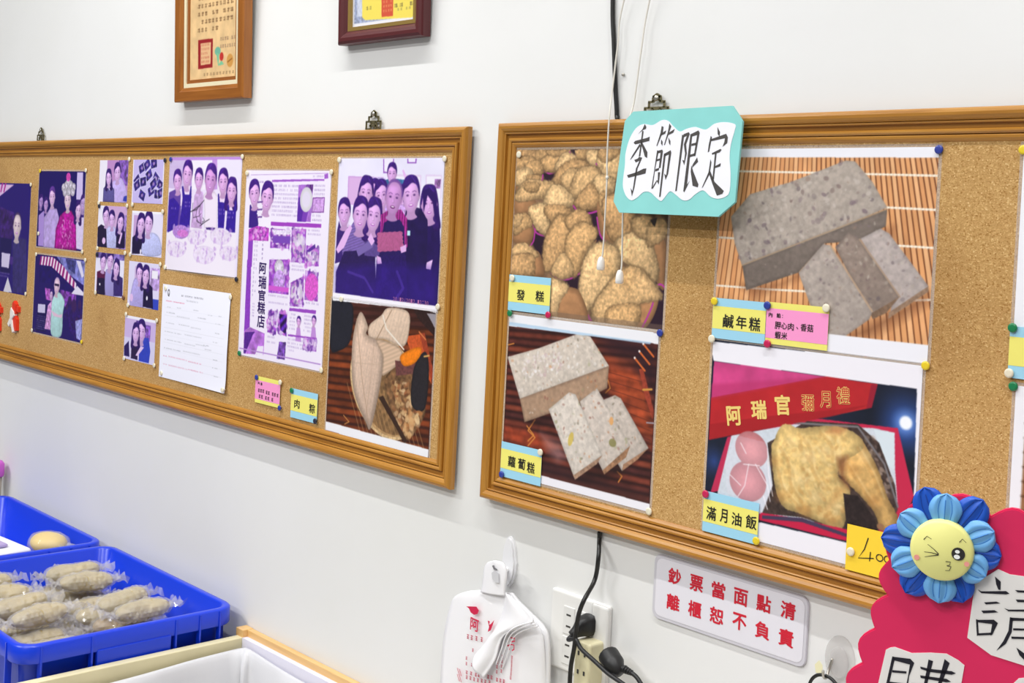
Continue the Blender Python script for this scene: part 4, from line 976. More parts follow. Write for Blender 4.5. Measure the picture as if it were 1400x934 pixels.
RIM = (176, 56, 150)
def grow(P, k):
    P = np.array(P, float); m = P.mean(0)
    return m + (P - m) * k
def cake(lobes, side=None, rim=None, shade=1.0):
    if side: c.poly(grow(side, 1.06), tuple(np.array(SIDE) * shade), edge=0.72, ew=10, amp=0.1, cell=9, curve=3, lit=0.3)
    if rim: c.line(resample(rim, 14), 2.8, RIM)
    for i, l in enumerate(lobes):
        t_ = np.array(TAN[(i + int(l[0][0])) % 4]) * shade
        blob(c, grow(l, 1.12), t_ * 0.72, edge=0.85, ew=4, amp=0.2, cell=4, jit=0.8, soft=1.5)
        blob(c, grow(l, 1.04), t_ * 1.1, edge=0.76, ew=9, amp=0.28, cell=3.5, jit=1.0, lit=0.36)
        c.specks(l, 60, [t_ * 1.14, t_ * 0.74, t_ * 1.08], 0.7, 1.9, i + int(l[0][1]), 0.45)
cake([[(-1.7,0.8),(48.3,1.2),(64.4,10.4),(33.9,17.5),(-0.3,19.3)], [(-0.8,13.8),(28.1,10.2),(44.3,17.6),(29.8,32.2),(0.5,30.4)], [(43.2,3),(71.3,1.4),(67.2,14),(49.5,17.6)]], shade=0.97)
cake([[(53.6,17.6),(74.3,6.8),(96.8,5.2),(100.1,17.7),(86.3,33.8),(60.7,30.3)], [(68.9,2.1),(113.8,1.7),(109.4,8.8),(79.5,9.7)]], rim=[(59.8,31.3),(73.9,36.7),(87.3,33.8)])
cake([[(86.9,28.4),(99.5,8.7),(114.1,5.3),(134.3,16),(120.8,30.1),(101.3,33.7)], [(128.5,1.8),(152.6,2),(150.9,12.5),(134.2,14.2)]], rim=[(115,4.2),(123.3,10.6),(131.2,5.4)])
cake([[(150.4,5.5),(169.2,2.2),(177.1,14.3),(173.1,24.7),(158.9,24.7)]], side=[(150.5,7.3),(172.4,14.3),(170.8,25.4),(156.6,24.7)])
cake([[(174.6,12.6),(194.8,2.4),(215.4,2.5),(219.9,34.9),(202.4,45.3),(178,28.2)], [(176.2,2.2),(213.1,2.5),(204.8,14.4),(182,17.8)]], rim=[(170.6,21.9),(185.3,31.6),(206.9,43.5)])
cake([[(21.2,23),(44.3,17.6),(59.4,26.6),(56.1,37.5),(30,35.8)], [(1.8,34.1),(24.2,28.5),(38.1,39.4),(20.7,52.4),(2.3,54.5)], [(25.2,41.4),(51.1,39.4),(60.7,44.7),(36.6,54.1)]], side=[(1.7,47.1),(20.6,50.6),(8.6,67.3),(2,65.6)])
cake([[(83.6,51.7),(95.9,28.4),(124.6,15.9),(151.5,21.2),(149.8,30),(121.1,35.4),(102.6,51.5)], [(99.7,46.2),(115.9,30.1),(135.6,33.6),(129.7,53),(118.2,63)]], side=[(99.5,42.6),(122.3,51.3),(118.3,64.4),(97.9,55.1)])
cake([[(120.6,61.9),(135.5,31.8),(163.8,26.5),(178.5,35.1),(172.5,49),(147.7,68.5),(128.6,70.6)], [(165.7,52.5),(178.8,38.6),(207,45.2),(205.9,62.3),(181,69.7)]])
cake([[(4.4,69.3),(25.7,48.7),(56.9,48.4),(82.6,51.7),(68.9,71.8),(48.6,75.8),(9.5,80.2)], [(20.7,52.4),(52,52.1),(47.8,64.9),(26.8,63.4)]], side=[(3.5,71.1),(38.1,74.2),(49.4,86.7),(39.8,97.9),(19.3,104),(4.5,98.9)], rim=[(60.3,39.3),(59.3,46.6),(52,52.1)])
cake([[(66.8,79),(78.1,59),(97.9,55.1),(123.7,70.7),(128.3,81.2),(100.5,90.8),(72.4,86.1)]])
cake([[(131.7,81.2),(142.8,66.9),(160.9,51.9),(173.3,61.1),(180.8,80),(154,89.4)]], rim=[(128.6,84.8),(139.9,93.3),(161.6,95.1),(178.7,91.2)], side=[(131.6,79.4),(179.4,80.1),(176.8,89.8),(154.2,91.8),(135.6,88.1)])
cake([[(34.6,98),(44.2,86.8),(69.8,84.4),(78.6,100.4),(75.5,127.5),(57.3,124.6)], [(70,88),(105,85.3),(125.5,95.4),(106.6,106.7),(79,105.8)]], rim=[(39.9,112.5),(52.5,128.4),(73.3,133)])
cake([[(181,69.7),(199,62.5),(209.4,79.4),(201.4,96.7),(187.3,93.7)], [(190.8,76.4),(226.8,68.8),(248.7,95.3),(248.3,120.6),(222.3,133.6),(203.4,124.1)]], side=[(179.4,80.1),(196.1,86.6),(229.2,102.7),(244,122.5),(213.7,141.5),(192.3,131.4),(181.1,104.2)], rim=[(177.6,100.9),(187.4,128.2),(211.5,142.6)])
cake([[(1,110.1),(26.9,100.1),(41.2,116.1),(26,124),(5.4,132.1)], [(3.2,102.6),(19.1,101.4),(14.9,117),(2.9,121.1)]], side=[(3.2,117.4),(27.6,109.2),(46,125),(35.8,149.2),(3.5,143.3)], rim=[(49.5,123.1),(47.2,141.4),(37.6,152.1)])
cake([[(71.4,176.4),(73.6,136.6),(96.4,103.4),(121.5,107.9),(127.8,127.2),(115.4,159.6),(101.6,174.7),(84.7,184.6)], [(114,106.4),(139.7,90.8),(160.4,97.9),(163,115.3),(132.4,123.5)], [(119,155.9),(122.9,127.4),(146,110.6),(172.6,116.7),(178.1,128.6),(158.6,153.9),(139.4,188.3)], [(89.9,186.1),(110.3,158.1),(131,172.9),(132.2,188.8),(113,195.3)]], side=[(144.3,154.6),(171.8,139.3),(178.6,135.5),(159.6,167.8),(139.6,190.1)], rim=[(82.1,183.7),(103.1,195.3),(127.8,195.1),(153.5,182.8)])
cake([[(4.3,154.4),(27.6,145.9),(57.4,160.9),(50.1,166.7),(8.1,169)], [(2.8,169.3),(44.7,163.4),(51.2,181.3),(47,195.4),(4.7,195.9)]], side=[(40.5,163.6),(59.9,159),(74.7,187.1),(67.7,195.5),(47.1,196.1)])
cake([[(214.4,151),(230.9,128.1),(266,121.6),(289.4,147.1),(296.6,176.5),(279.5,190.9),(242.6,166.4)], [(247,102.1),(277.4,97.8),(291.4,113.9),(275.1,127.9),(255,122)], [(278.1,107.8),(303.2,100.3),(310.9,119.7),(292.8,133.7),(277.9,136.1)]], side=[(280.4,140.9),(307.5,131.4),(312.9,191.9),(298.6,187.9)], rim=[(290.7,196.8),(305.2,190.8),(316.3,198.2)])
c.poly([(279.8,101.1),(292.4,97.3),(289,110.7),(284.5,107.5)], (70, 60, 60))
cake([[(150.7,210.4),(157.2,167.9),(179.1,142.4),(213.9,144.2),(224.7,167.5),(208.7,199.3),(182.6,225.3),(157.6,239.6)], [(183.1,232.2),(204.3,203),(234.2,175.4),(265.2,173.5),(297.3,199.6),(300.3,212.6),(264.2,222.1),(230.5,250.1),(194.6,262.3)], [(211.1,233.3),(255.4,222.9),(269.2,231.8),(257.7,256.3),(213,260.6)]], side=[(264.2,222.1),(300.2,210.9),(287.7,246.8),(253.9,265.1)], rim=[(292.8,196.6),(292.3,219.8),(275.2,254.6),(267.1,263.8)])
c.line([(159.8,237.7),(170,247.2),(185.3,263.2)], 4, RIM)
cake([[(86.1,204.3),(103.4,199.6),(126.3,208.6),(110.6,231.1),(103,263.9),(90.3,261.5)]], side=[(104.4,213.8),(128.7,208.4),(151.1,215.6),(165.8,254.6),(98.2,266.2)], shade=0.98)
c.poly([(0, 247), (312, 247), (312, 254), (0, 254)], (120, 100, 84), op=0.5)
print_mesh('printed_image', c, o, 'gloss_print')

def speckled(c, P, col, n, seed, cols, edge=0.86, amp=0.12, r1=3.2):
    blob(c, P, col, edge=edge, ew=5, amp=amp, cell=5, curve=0, lit=0.1, soft=0.6)
    c.specks(P, n, cols, 0.8, r1, seed, 0.6)

o = sheet('photo_print', 0.0035, 1.4095, 304, 252, 'food photograph of white radish cake block with three slices', 'photograph', FG, film=4, y=-0.0126)
c = Canvas(304, 252, 1.0, (52, 24, 24))
for k in range(24):
    y0 = -20 + k * 11.5
    t = [(112, 52, 40), (92, 44, 38), (122, 58, 42), (80, 40, 38)][k % 4]
    c.poly([(0, y0), (304, y0 - 14 + k * 0.5), (304, y0 - 4 + k * 0.5), (0, y0 + 10)], t, amp=0.3, cell=22, edge=0.55, ew=3.5)
c.poly([(209.3,47.1),(277.2,59.4),(298,109.8),(305.8,161.5),(264.5,128.1),(226.7,99.6),(211.9,84.5)], (190, 80, 40), amp=0.35, cell=14, soft=10, op=0.6)
c.poly([(-1.4,175.2),(46.7,175.2),(98.5,181.6),(114.4,193.3),(90.1,204.5),(0.6,201)], (168, 66, 36), amp=0.3, cell=12, soft=6, op=0.7)
c.poly([(83,176.8),(123.7,184.6),(139.8,203.2),(120.9,213.6),(94.6,196.6)], (176, 130, 130), soft=8, op=0.6)
c.poly([(173.7,5.9),(300,13.7),(305.6,95.5),(287,74.8),(258.5,41.5),(212.9,33)], (46, 26, 34), soft=12, op=0.85)
for k in range(9): c.line([(150 + k * 14, 60 + k * 13), (300, 74 + k * 13)], 1.0, (60, 26, 22), 0.6)
c.poly([(7.8,225.8),(92.9,243.6),(302.8,241.5),(301.9,228.4),(208,225.9),(95.9,214.3)], (52, 30, 34), soft=8, op=0.7)
c.poly([(271.7,55),(279,53.2),(302.3,109.2),(301,122.6),(283.6,88.6)], (150, 62, 44), amp=0.2)
for q in [(274.4,49.7),(282.4,39.5),(288.9,28.1)]: c.line([(q[0] - 11, q[1] - 9), (q[0] + 8, q[1] + 6)], 3, (206, 104, 50)); c.ell((q[0] - 12, q[1] - 10), 1.8, 1.8, (240, 230, 226))
c.line([(281,82.9),(296.8,80.2)], 3, (206, 150, 70)); c.line([(290.7,128.1),(303.5,126.9)], 2, (160, 150, 160))
for pts in ([(68.7,157.3),(54.5,175.8),(70.7,184.2),(56.3,199.3)], [(51.4,169),(67.9,181),(55.7,192.1)], [(213.7,77.4),(219.1,88.7),(210.5,96.7)], [(240.9,206.2),(250.3,211.3),(244.2,220.9)], [(1.1,48.5),(13.2,45.3)]): c.line(pts, 2.0, (206, 130, 60))
RC_ = [(176, 110, 70), (120, 110, 90), (206, 140, 90), (226, 220, 214), (140, 90, 76), (160, 160, 120)]
c.poly([(45.9,164.4),(216.4,83.9),(213.1,101.5),(77.1,166.9)], (40, 20, 18), soft=6, op=0.6)
P = [(32.7,128.9),(214.5,56.8),(213.2,89.5),(143.9,124.9),(45.9,164.4)]; speckled(c, P, (168, 138, 114), 80, 1, RC_, 0.8)
P = [(0.4,67.9),(68.3,46.8),(150.6,15.9),(174.6,18),(214.5,56.8),(32.8,129.6)]; speckled(c, P, (208, 196, 184), 240, 2, RC_ + [(236, 232, 230)] * 4, 0.93)
c.specks([(28.2,67.7),(118.7,46.7),(120.7,74.9),(41,99.2)], 160, [(238, 234, 234), (196, 170, 170), (226, 214, 214)], 1, 4, 12)
c.poly([(158.9,233.2),(210.2,191.1),(267.2,167.9),(297.6,166.2),(243.6,212.5),(189.7,231)], (34, 20, 20), soft=6, op=0.6)
P = [(206.6,107.5),(228.8,97.6),(240.3,100.5),(296.5,163.1),(249.8,204),(222.9,175.3)]; speckled(c, P, (196, 184, 174), 90, 3, RC_, 0.85)
P = [(160.2,116.3),(193,92.1),(206.5,105.8),(262.7,165.3),(216.5,214.7),(203.8,199.1)]; speckled(c, P, (204, 192, 182), 110, 4, RC_, 0.85)
c.poly([(262.7,165.3),(255.9,183.3),(216.5,214.7),(212.4,209.6)], (150, 112, 84), amp=0.3, cell=4)
c.poly([(296.5,163.1),(277.1,183),(249.8,204),(251.3,194.2)], (156, 118, 92), amp=0.3, cell=4)
P = [(96.8,137),(137.6,105.7),(151.3,107),(210.9,187.6),(158.9,233.2)]; speckled(c, P, (214, 204, 194), 110, 5, RC_, 0.86)
c.poly([(210.9,187.6),(200.8,202.4),(158.9,233.2),(156.1,226.7)], (160, 128, 106), amp=0.3, cell=4)
c.ell((146.0, 174.6), 5, 11, (206, 176, 60), rot=15, op=0.7); c.ell((229.1, 166.7), 7, 6, (120, 116, 56), op=0.7); c.ell((224.7, 135.7), 4, 6, (226, 160, 90), op=0.8)
c.poly([(-3.9,-3.1),(307.6,0.4),(307.8,16.1),(282.9,15.4),(-1.1,19)], (236, 236, 242)); c.poly([(-1.6,12.3),(193.1,14.4),(291.5,14.6),(289.5,17.4),(-1.2,18.2)], (176, 206, 232), op=0.8); c.poly([(-2,239.4),(304.9,240.4),(305.9,255.7),(-0.7,257.1)], (238, 236, 244))
print_mesh('printed_image', c, o, 'gloss_print')

o = sheet('photo_print', 0.402, 1.666, 309, 253, 'food photograph of grey taro cake block and slices on bamboo mat', 'photograph', FG, film=4)
c = Canvas(309, 253, 1.0, (226, 164, 112))
c.rect(0, 0, 309, 253, (226, 166, 114), amp=0.14, cell=40)
xv = 110.0
for k in range(62):
    x0 = -60 + k * 6.6
    top_, bot_ = x0, xv + (x0 - xv) * 1.0 + (x0 - xv) * 0.33
    hue = [(232, 172, 120), (222, 158, 104), (238, 184, 134), (216, 150, 98)][k % 4]
    c.poly([(top_, 0), (top_ + 6.6, 0), (bot_ + 8.8, 253), (bot_, 253)], hue, amp=0.1, cell=30, op=0.7)
    c.line([(top_, 0), (bot_, 253)], 1.1 + 0.5 * (k > 30), (104, 56, 30))
for pts in ([(10.7,29.2),(134.7,30.8),(310.8,33.6)], [(198,71),(309.9,73.3)], [(-9.9,118.4),(33.9,118.7)], [(251.2,116.9),(312.6,117.7)], [(-10,183.2),(80.2,182.4),(152,180.5)], [(276,181.7),(309.6,178.1)]):
    c.line(pts, 2.2, (240, 226, 206))
    for a_, b_ in zip(pts[:-1], pts[1:]):
        for t in np.arange(0, 1, 5.0 / max(np.hypot(b_[0] - a_[0], b_[1] - a_[1]), 1)):
            c.ell((a_[0] + (b_[0] - a_[0]) * t, a_[1] + (b_[1] - a_[1]) * t), 1.8, 1.5, (250, 240, 224))
TC = [(118, 98, 96), (96, 84, 92), (176, 164, 152), (150, 124, 110), (130, 112, 118), (196, 186, 174)]
c.poly([(42.3,180.9),(104.1,173.1),(172.1,135.2),(256.9,95.7),(256.1,111.6),(142.7,157),(64.2,193.3)], (110, 64, 40), soft=8, op=0.6)
c.poly([(178.9,242.4),(235.6,209.1),(305.8,170),(303.3,184.2),(236.8,228.3)], (110, 66, 42), soft=8, op=0.6)
P = [(40.4,152.9),(246.8,73.7),(246.3,94.4),(211.6,113.6),(163.5,119.1),(127.1,158),(49,186.1)]; speckled(c, P, (122, 110, 102), 120, 6, TC, 0.85)
P = [(18.2,90.2),(47.1,59.6),(107.8,43.2),(187.1,15.4),(200.1,16.7),(225.3,41.9),(246.7,72.1),(177.6,101.9),(40.5,154.3),(26.6,125.4)]; speckled(c, P, (176, 164, 154), 330, 7, TC + [(206, 196, 188)] * 5, 0.92, r1=4)
c.specks(P, 60, [(104, 90, 100), (116, 98, 108)], 2, 4.5, 31, 0.7)
c.line([(40.5,153.6),(140.1,115.1),(245.8,74.3)], 2, (176, 148, 118), 0.7)
P = [(213.3,110.9),(239.4,97.6),(251.1,102.9),(305.3,162.3),(305.1,169.1),(256.6,204),(262,178)]; speckled(c, P, (182, 170, 166), 100, 8, TC, 0.88)
c.poly([(305.3,162.3),(305.1,169.1),(256.6,204.6),(256.2,197.6)], (150, 122, 100), amp=0.2)
P = [(178.9,123.3),(195.6,103.8),(212.3,111.9),(269.6,177.5),(252.7,198.6),(231.7,203)]; speckled(c, P, (146, 130, 120), 110, 9, TC, 0.85)
c.line([(212.3,111.9),(269.6,177.5)], 2.5, (176, 150, 128), 0.8)
c.poly([(269.6,177.5),(252.7,198.6),(235.5,207.5),(232.3,201.3)], (130, 104, 84), amp=0.2)
P = [(127.9,157.9),(161.6,119.8),(172,121.3),(234.9,197.8),(231.3,207.8),(186.4,241.6),(175.1,242.8),(147.2,197)]; speckled(c, P, (172, 160, 152), 140, 10, TC, 0.88)
c.line([(172,121.3),(234.2,197.9)], 2.5, (190, 160, 132), 0.8)
c.poly([(-36.2,-6.2),(312.1,0.2),(312.9,12.6),(-35.1,10.5)], (240, 240, 248)); c.poly([(0, 231), (309, 231), (309, 253), (0, 253)], (240, 240, 248))
print_mesh('printed_image', c, o, 'gloss_print')

o = sheet('photo_print', 0.4022, 1.410, 304, 253, 'food photograph of fried chicken leg and pink eggs in red box', 'photograph', FG, film=4, y=-0.0126)
c = Canvas(304, 253, 1.0, (26, 30, 46))
c.rect(0, 0, 304, 253, (26, 32, 50), amp=0.3, cell=40)
c.glow((284.8, 71.1), 48, (60, 110, 220), 0.9); c.glow((286.4, 69.0), 22, (150, 190, 250)); c.ell((286.4, 69.3), 8, 8, (244, 248, 255), soft=1.5)
c.glow((12.3, 162.6), 26, (50, 80, 160), 0.7)
c.poly([(31.8,126.6),(38.2,124.5),(21.4,200.3),(8.6,206.3)], (190, 46, 84)); c.poly([(163.9,82.1),(276.6,77.1),(301.7,153),(284.5,206.9),(250.2,217.6),(89.2,225.4),(19.3,200.7),(38.2,124.5)], (196, 40, 76))
c.poly([(38.1,123.5),(133.4,94.1),(245.3,81.9),(272.8,83.1),(276.1,126.3),(282.2,169.4),(253.1,207.4),(92.9,217.8),(20.4,204)], (206, 214, 224), amp=0.05); c.poly([(245.4,83.5),(272.8,83.1),(274.4,126.6),(263.7,122.1)], (214, 226, 234))
c.poly([(95,124.1),(152.6,87.2),(223.6,80.4),(253.4,98.3),(277.3,145.1),(282.4,172.6),(273.5,196.6),(221.1,215.9),(152.6,208.9),(92.8,216),(106.6,177.1)], (66, 52, 48), amp=0.4, cell=5); c.specks([(224.6,96.5),(246,93.1),(277.3,145.1),(275.6,173.9),(241.3,132.5)], 160, [(150, 130, 120), (90, 70, 62), (50, 38, 36), (176, 156, 140)], 1.5, 4.5, 21)
c.line([(133.3,92.4),(223.8,83.6),(262,122.4),(282.2,169.4)], 2.5, (120, 116, 120)); c.line([(92.9,218.4),(152.8,212.2),(217.6,218.3)], 4, (60, 46, 70))
c.poly([(3.4,28.8),(175.8,28.6),(2.3,78.8)], (206, 70, 132), amp=0.12, cell=20); c.poly([(1.4,78.3),(175.7,27.9),(247,28.7),(241,57.8),(193.7,73.4),(1.6,135)], (184, 38, 44), amp=0.08, cell=25); c.poly([(238.5,29.8),(247.1,29.4),(241,57.8),(233.9,59.5)], (150, 30, 50)); c.poly([(1.1,114.2),(92.8,89.9),(193.3,66.9),(240,53.8),(193.7,74.4),(1.6,135.7)], (150, 28, 34), op=0.6)
c.poly([(-1.1,60.6),(175.8,28.6),(137.8,39.4),(0.6,80.5)], (176, 44, 96), op=0.5, soft=3)
EG = (226, 142, 150)
c.ell((67.8, 179.2), 29, 26, EG, edge=0.78, amp=0.04); c.ell((70.9, 136.7), 26, 23, (230, 146, 152), rot=20, edge=0.78, amp=0.04)
c.poly([(44.5,121.7),(95,124.1),(96.6,148),(106.6,177.1),(96.5,210.1),(36.8,200.9),(29.9,163.1)], (236, 226, 240), op=0.22)
for pts in ([(68,156.4),(63.6,185.2),(54,201.1)], [(78.4,154.6),(98.6,178.7),(103.9,198.3)], [(95.5,130.9),(99.7,164.7),(107.5,190.7)], [(53.6,130.8),(63,143.3)], [(39.4,175.6),(57.3,186.4)], [(93.4,193.5),(100.6,209.3)], [(59.7,157.9),(84.7,155.6)]): c.line(pts, 1.3, (250, 244, 252), 0.8)
CH = (220, 188, 122)
blob(c, [(220.8,93.8),(239.9,110.2),(255.6,133.1),(267.8,159.6),(283,181.9),(280.4,195.1),(263.4,202),(251.5,182),(228.8,163.9),(203.8,145.7),(195.4,124.2)], (214, 172, 106), edge=0.7, ew=9, amp=0.2, cell=6)
blob(c, [(101.8,133.3),(104.9,119.1),(117.6,96.5),(141.6,97.9),(160.7,93.3),(194.6,87.5),(220.7,92.2),(232.6,108.2),(208.3,128.6),(200.1,146.4),(217.7,161.2),(217.4,185.7),(208.2,215.4),(195,213.3),(171.9,208.2),(148.4,204.7),(124.4,201.1),(110.9,179.8)], CH, edge=0.74, ew=10, amp=0.22, cell=7)
c.specks([(110.7,114.7),(217.2,94.4),(213.8,157),(209.3,203.7),(124.1,197.7)], 260, [(240, 214, 156), (206, 160, 92), (232, 200, 136), (190, 140, 80)], 1.5, 5, 14, 0.5)
c.poly([(197,125.6),(211.6,121.5),(209.3,144.8),(217.7,161.2),(204.2,152.2)], (130, 80, 50), soft=4, op=0.75); c.poly([(189,89),(209.4,87.5),(198.9,97.3),(180.1,97)], (206, 130, 80), soft=4, op=0.6); c.poly([(186.1,192),(199.5,166.3),(213.8,157),(193.4,187.2)], (176, 120, 66), soft=5, op=0.5); c.ell((261.3, 197.6), 5, 4, (150, 110, 80))
for pts, w_ in (([(115.6,127.6),(128.8,145.8),(134.4,171.9),(151.3,188.9)], 3), ([(142.1,106.3),(158.6,120.4),(164.1,146.3),(180.7,166.5)], 3.5), ([(172.6,98.2),(188.6,112.2),(191.7,131.4)], 3), ([(113.3,155.3),(122.8,177.5),(143.8,193.8)], 2.5), ([(225.4,109.3),(245,135),(261,164.1)], 3), ([(212.2,131.2),(231.8,153.6),(251.1,175.7)], 3)):
    Q_ = resample(pts, 14); c.line(Q_, w_ * 1.6, (190, 142, 80), 0.28); c.line(Q_ + (3.2, -1.2), w_, (242, 216, 160), 0.22)
for q, r_ in zip([(131,118.2),(155.4,131),(145.7,163),(181.6,119.9),(170,178.6),(200.8,185.8),(236.8,117.2)], (9, 12, 11, 9, 10, 7, 8)): c.ell(q, r_, r_ * 0.7, (244, 222, 170), soft=5, op=0.35)
for q, r_ in zip([(119.5,188.4),(155.9,199.8),(194.4,203.5),(108.7,145.9),(219.8,136.3),(250.7,169.3)], (9, 10, 8, 7, 8, 8)): c.ell(q, r_, r_ * 0.8, (176, 118, 60), soft=5, op=0.4)
c.poly([(208.9,167.7),(229,167.1),(251.9,188.4),(260.1,205.9),(217.4,215.1)], (44, 34, 34), amp=0.4, cell=4)
for a in ([(-5,2.8),(309.1,-2.6),(309.2,27.6),(2.5,28.6)], [(-5,237.1),(93.5,228),(218.1,226.3),(288.7,218.6),(290.6,249.7),(-3.3,262.7)]): c.poly(a, (240, 238, 246))
c.poly([(89.2,225.4),(218,224.7),(253.7,216.9),(231.7,210.4),(148.8,211.3),(90.7,215.4)], (196, 30, 70)); c.poly([(92.9,218.4),(152.6,209.5),(217.5,215.7),(217.7,219.9),(152.9,214.9),(93.2,222.9)], (70, 56, 84))
c.poly([(298.1,26.8),(310.8,26.7),(311.7,151.1),(301.7,153)], (240, 238, 246))
print_mesh('printed_image', c, o, 'gloss_print')
gold = mat('box_letter_gold', (236, 206, 120), 0.4)
lettering('box_lettering', [('阿', *(40.7, 96.9), 24, 26, 10), ('瑞', *(79.2, 83.3), 24, 25, 9), ('官', *(114.9, 72.3), 23, 26, 8), ('彌', *(152.3, 64.4), 19, 21, 6), ('月', *(176.8, 56.7), 16, 21, 6), ('禮', *(201.4, 48.4), 19, 22, 6)], gold, o, 0.0006, 1.6)
lettering('box_lettering_core', [('彌', *(152.3, 64.4), 18, 20, 6), ('月', *(176.8, 56.7), 15, 20, 6), ('禮', *(201.4, 48.4), 18, 21, 6)], mat('box_letter_red', (196, 44, 44), 0.4), o, 0.0008, 0.0)

# third column, cut by the picture's right edge
o = sheet('photo_print', 0.811, 1.667, 300, 250, 'pale-edged food photograph at the right edge of the upper row', 'photograph', FG, film=4)
c = Canvas(300, 250, 2.5, (240, 240, 246)); c.rect(24, 20, 300, 230, (200, 150, 100), amp=0.3, cell=30)
print_mesh('printed_image', c, o, 'gloss_print')
o = sheet('photo_print', 0.8175, 1.4016, 300, 250, 'brown slatted food photograph at the right edge of the lower row', 'photograph', FG, film=4, y=-0.0126)
c = Canvas(300, 250, 1.5, (240, 240, 246)); c.rect(13, 18, 300, 232, (150, 104, 70), amp=0.15, cell=30)
for k in range(14): c.line([(13, 24 + 16 * k), (300, 30 + 16 * k)], 2.5, (96, 60, 38))
c.glow((60, 160), 40, (216, 190, 160), 0.7)
print_mesh('printed_image', c, o, 'gloss_print')

# ================================================================ name cards
mat('card_blue', (158, 212, 236), 0.45); mat('card_yellow', (240, 232, 118), 0.45); mat('card_pink', (248, 154, 206), 0.45)
mat('card_yellow_plain', (250, 212, 54), 0.5); mat('black_ink', (26, 24, 22), 0.5)
CG = 'name cards pinned on the boards'
def card(x0, z1, w, h, base, band, label, chars, b0=0.2, b1=0.76, y=-0.0142, bold=0.6, joined=False):
    o = sheet('name_card', x0, z1, w, h, label, 'name card', CG, base, y=y, th=0.0004)
    if band: decal('band', [[(0, h * b0), (w, h * b0), (w, h * b1), (0, h * b1)]], band, o, 0.0006)['label'] = 'coloured middle band'
    lettering('lettering', chars, 'black_ink', o, 0.0009, bold, joined)
    return o
card(.0005, 1.472, 92, 56, 'card_blue', 'card_yellow', 'blue and yellow card under the sponge cakes reading 發糕', [('發', *(28.1, 30.5), 18.5, 17), ('糕', *(70.2, 29.4), 18.5, 17)])
card(.0025, 1.2083, 90, 55, 'card_blue', 'card_yellow', 'blue and yellow card on the radish cake photograph reading 蘿蔔糕', [('蘿', *(25.3, 28.3), 17, 17), ('蔔', *(47.5, 28.1), 17, 17), ('糕', *(68.0, 30.3), 17, 17)])
card(.4005, 1.4665, 85, 54, 'card_blue', 'card_yellow', 'blue and yellow card under the taro cake reading 鹹年糕', [('鹹', *(26.3, 29.5), 17.5, 18), ('年', *(47.4, 29.3), 17, 17), ('糕', *(68.5, 29.8), 18, 18)])
card(.4862, 1.4678, 92, 54, 'card_yellow', 'card_pink', 'pink and yellow ingredient card under the taro cake slices',
     [('內', *(6.6, 16.5), 6, 6), ('餡', *(18.8, 16.4), 6, 6), (':', *(24.9, 16.9), 1, 4), ('胛', *(18.4, 29.1), 9, 9.5), ('心', *(28.1, 28.9), 9, 8.5), ('肉', *(38.1, 29.0), 9, 9.5), ('、', *(47.6, 29.8), 3, 3), ('香', *(57.0, 28.2), 9, 9.5), ('菇', *(66.7, 28.3), 9, 9.5), ('蝦', *(19.2, 41.4), 9, 9.5), ('米', *(28.9, 41.5), 9, 9)], 0.15, 0.86, -0.0140, 0.3, True)
card(.402, 1.2062, 89, 54, 'card_blue', 'card_yellow', 'blue and yellow card on the chicken photograph reading 滿月油飯', [('滿', *(13.9, 28.2), 16, 18), ('月', *(34.5, 27.2), 12, 18), ('油', *(55.2, 27.5), 16, 17), ('飯', *(78.4, 26.5), 17, 18)])
card(-.591, 1.2148, 88, 56, 'card_blue', 'card_yellow', 'blue and yellow card left of the dumpling photograph reading 肉粽', [('肉', *(21.2, 27.6), 18, 17), ('粽', *(72.0, 29.7), 19, 18)])
o = card(-.719, 1.223, 89, 53, 'card_yellow', 'card_pink', 'small pink and yellow ingredient note under the newspaper page',
     [('內', *(12.4, 13.4), 6, 6), ('餡', *(22.1, 13.9), 6, 6)], 0.15, 0.86, -0.0142, 0.3, True)
def glyph_marks(q, w_, h_):
    """strokes of one character too small to read"""
    R4_ = ((0.0, 0.0, 1, 0.16), (0.4, 0, 0.58, 1), (0.05, 0.42, 0.95, 0.56), (0, 0.84, 1, 1.0), (0, 0, 0.14, 1))
    return [[(q[0] + w_ * (a0 - .5), q[1] + h_ * (b0 - .5)), (q[0] + w_ * (a1 - .5), q[1] + h_ * (b0 - .5)), (q[0] + w_ * (a1 - .5), q[1] + h_ * (b1 - .5)), (q[0] + w_ * (a0 - .5), q[1] + h_ * (b1 - .5))] for a0, b0, a1, b1 in R4_]
decal('small_print', [p_ for q in [(14.5,27.6),(22.5,27.4),(30.5,27.2),(42.5,28.2),(50.4,28.4),(64.6,28.7),(72.5,28.9),(81.8,29),(17.9,38.9),(26.7,39),(41.1,39.3),(49.8,39.4),(64,39.6)] for p_ in glyph_marks(q, 6, 6.5)], 'black_ink', o, 0.0009)['kind'] = 'stuff'
o = sheet('price_card', .6205, 1.2072, 92, 55.5, 'plain yellow price card with handwritten 400 partly behind blue flower', 'price card', None, 'card_yellow_plain', y=-0.0146, th=0.0004)
decal('handwriting', [stroke_poly(p_, 1.4, 1.2) for p_ in ([(29.2,11),(24.8,25.8),(17.2,37.9),(37.8,33.8)], [(33.1,27.1),(32.4,38.5)])] + [stroke_poly([(q[0] + 4.4 * math.cos(t), q[1] + 4 * math.sin(t)) for t in np.linspace(-1.6, 4.6, 12)], 1.3) for q in ((45.4, 31.4), (55.8, 30.9))], 'black_ink', o, 0.0008)
card(.808, 1.4665, 90, 57, 'card_blue', 'card_yellow', 'blue and yellow card at the right edge of the right board', [])

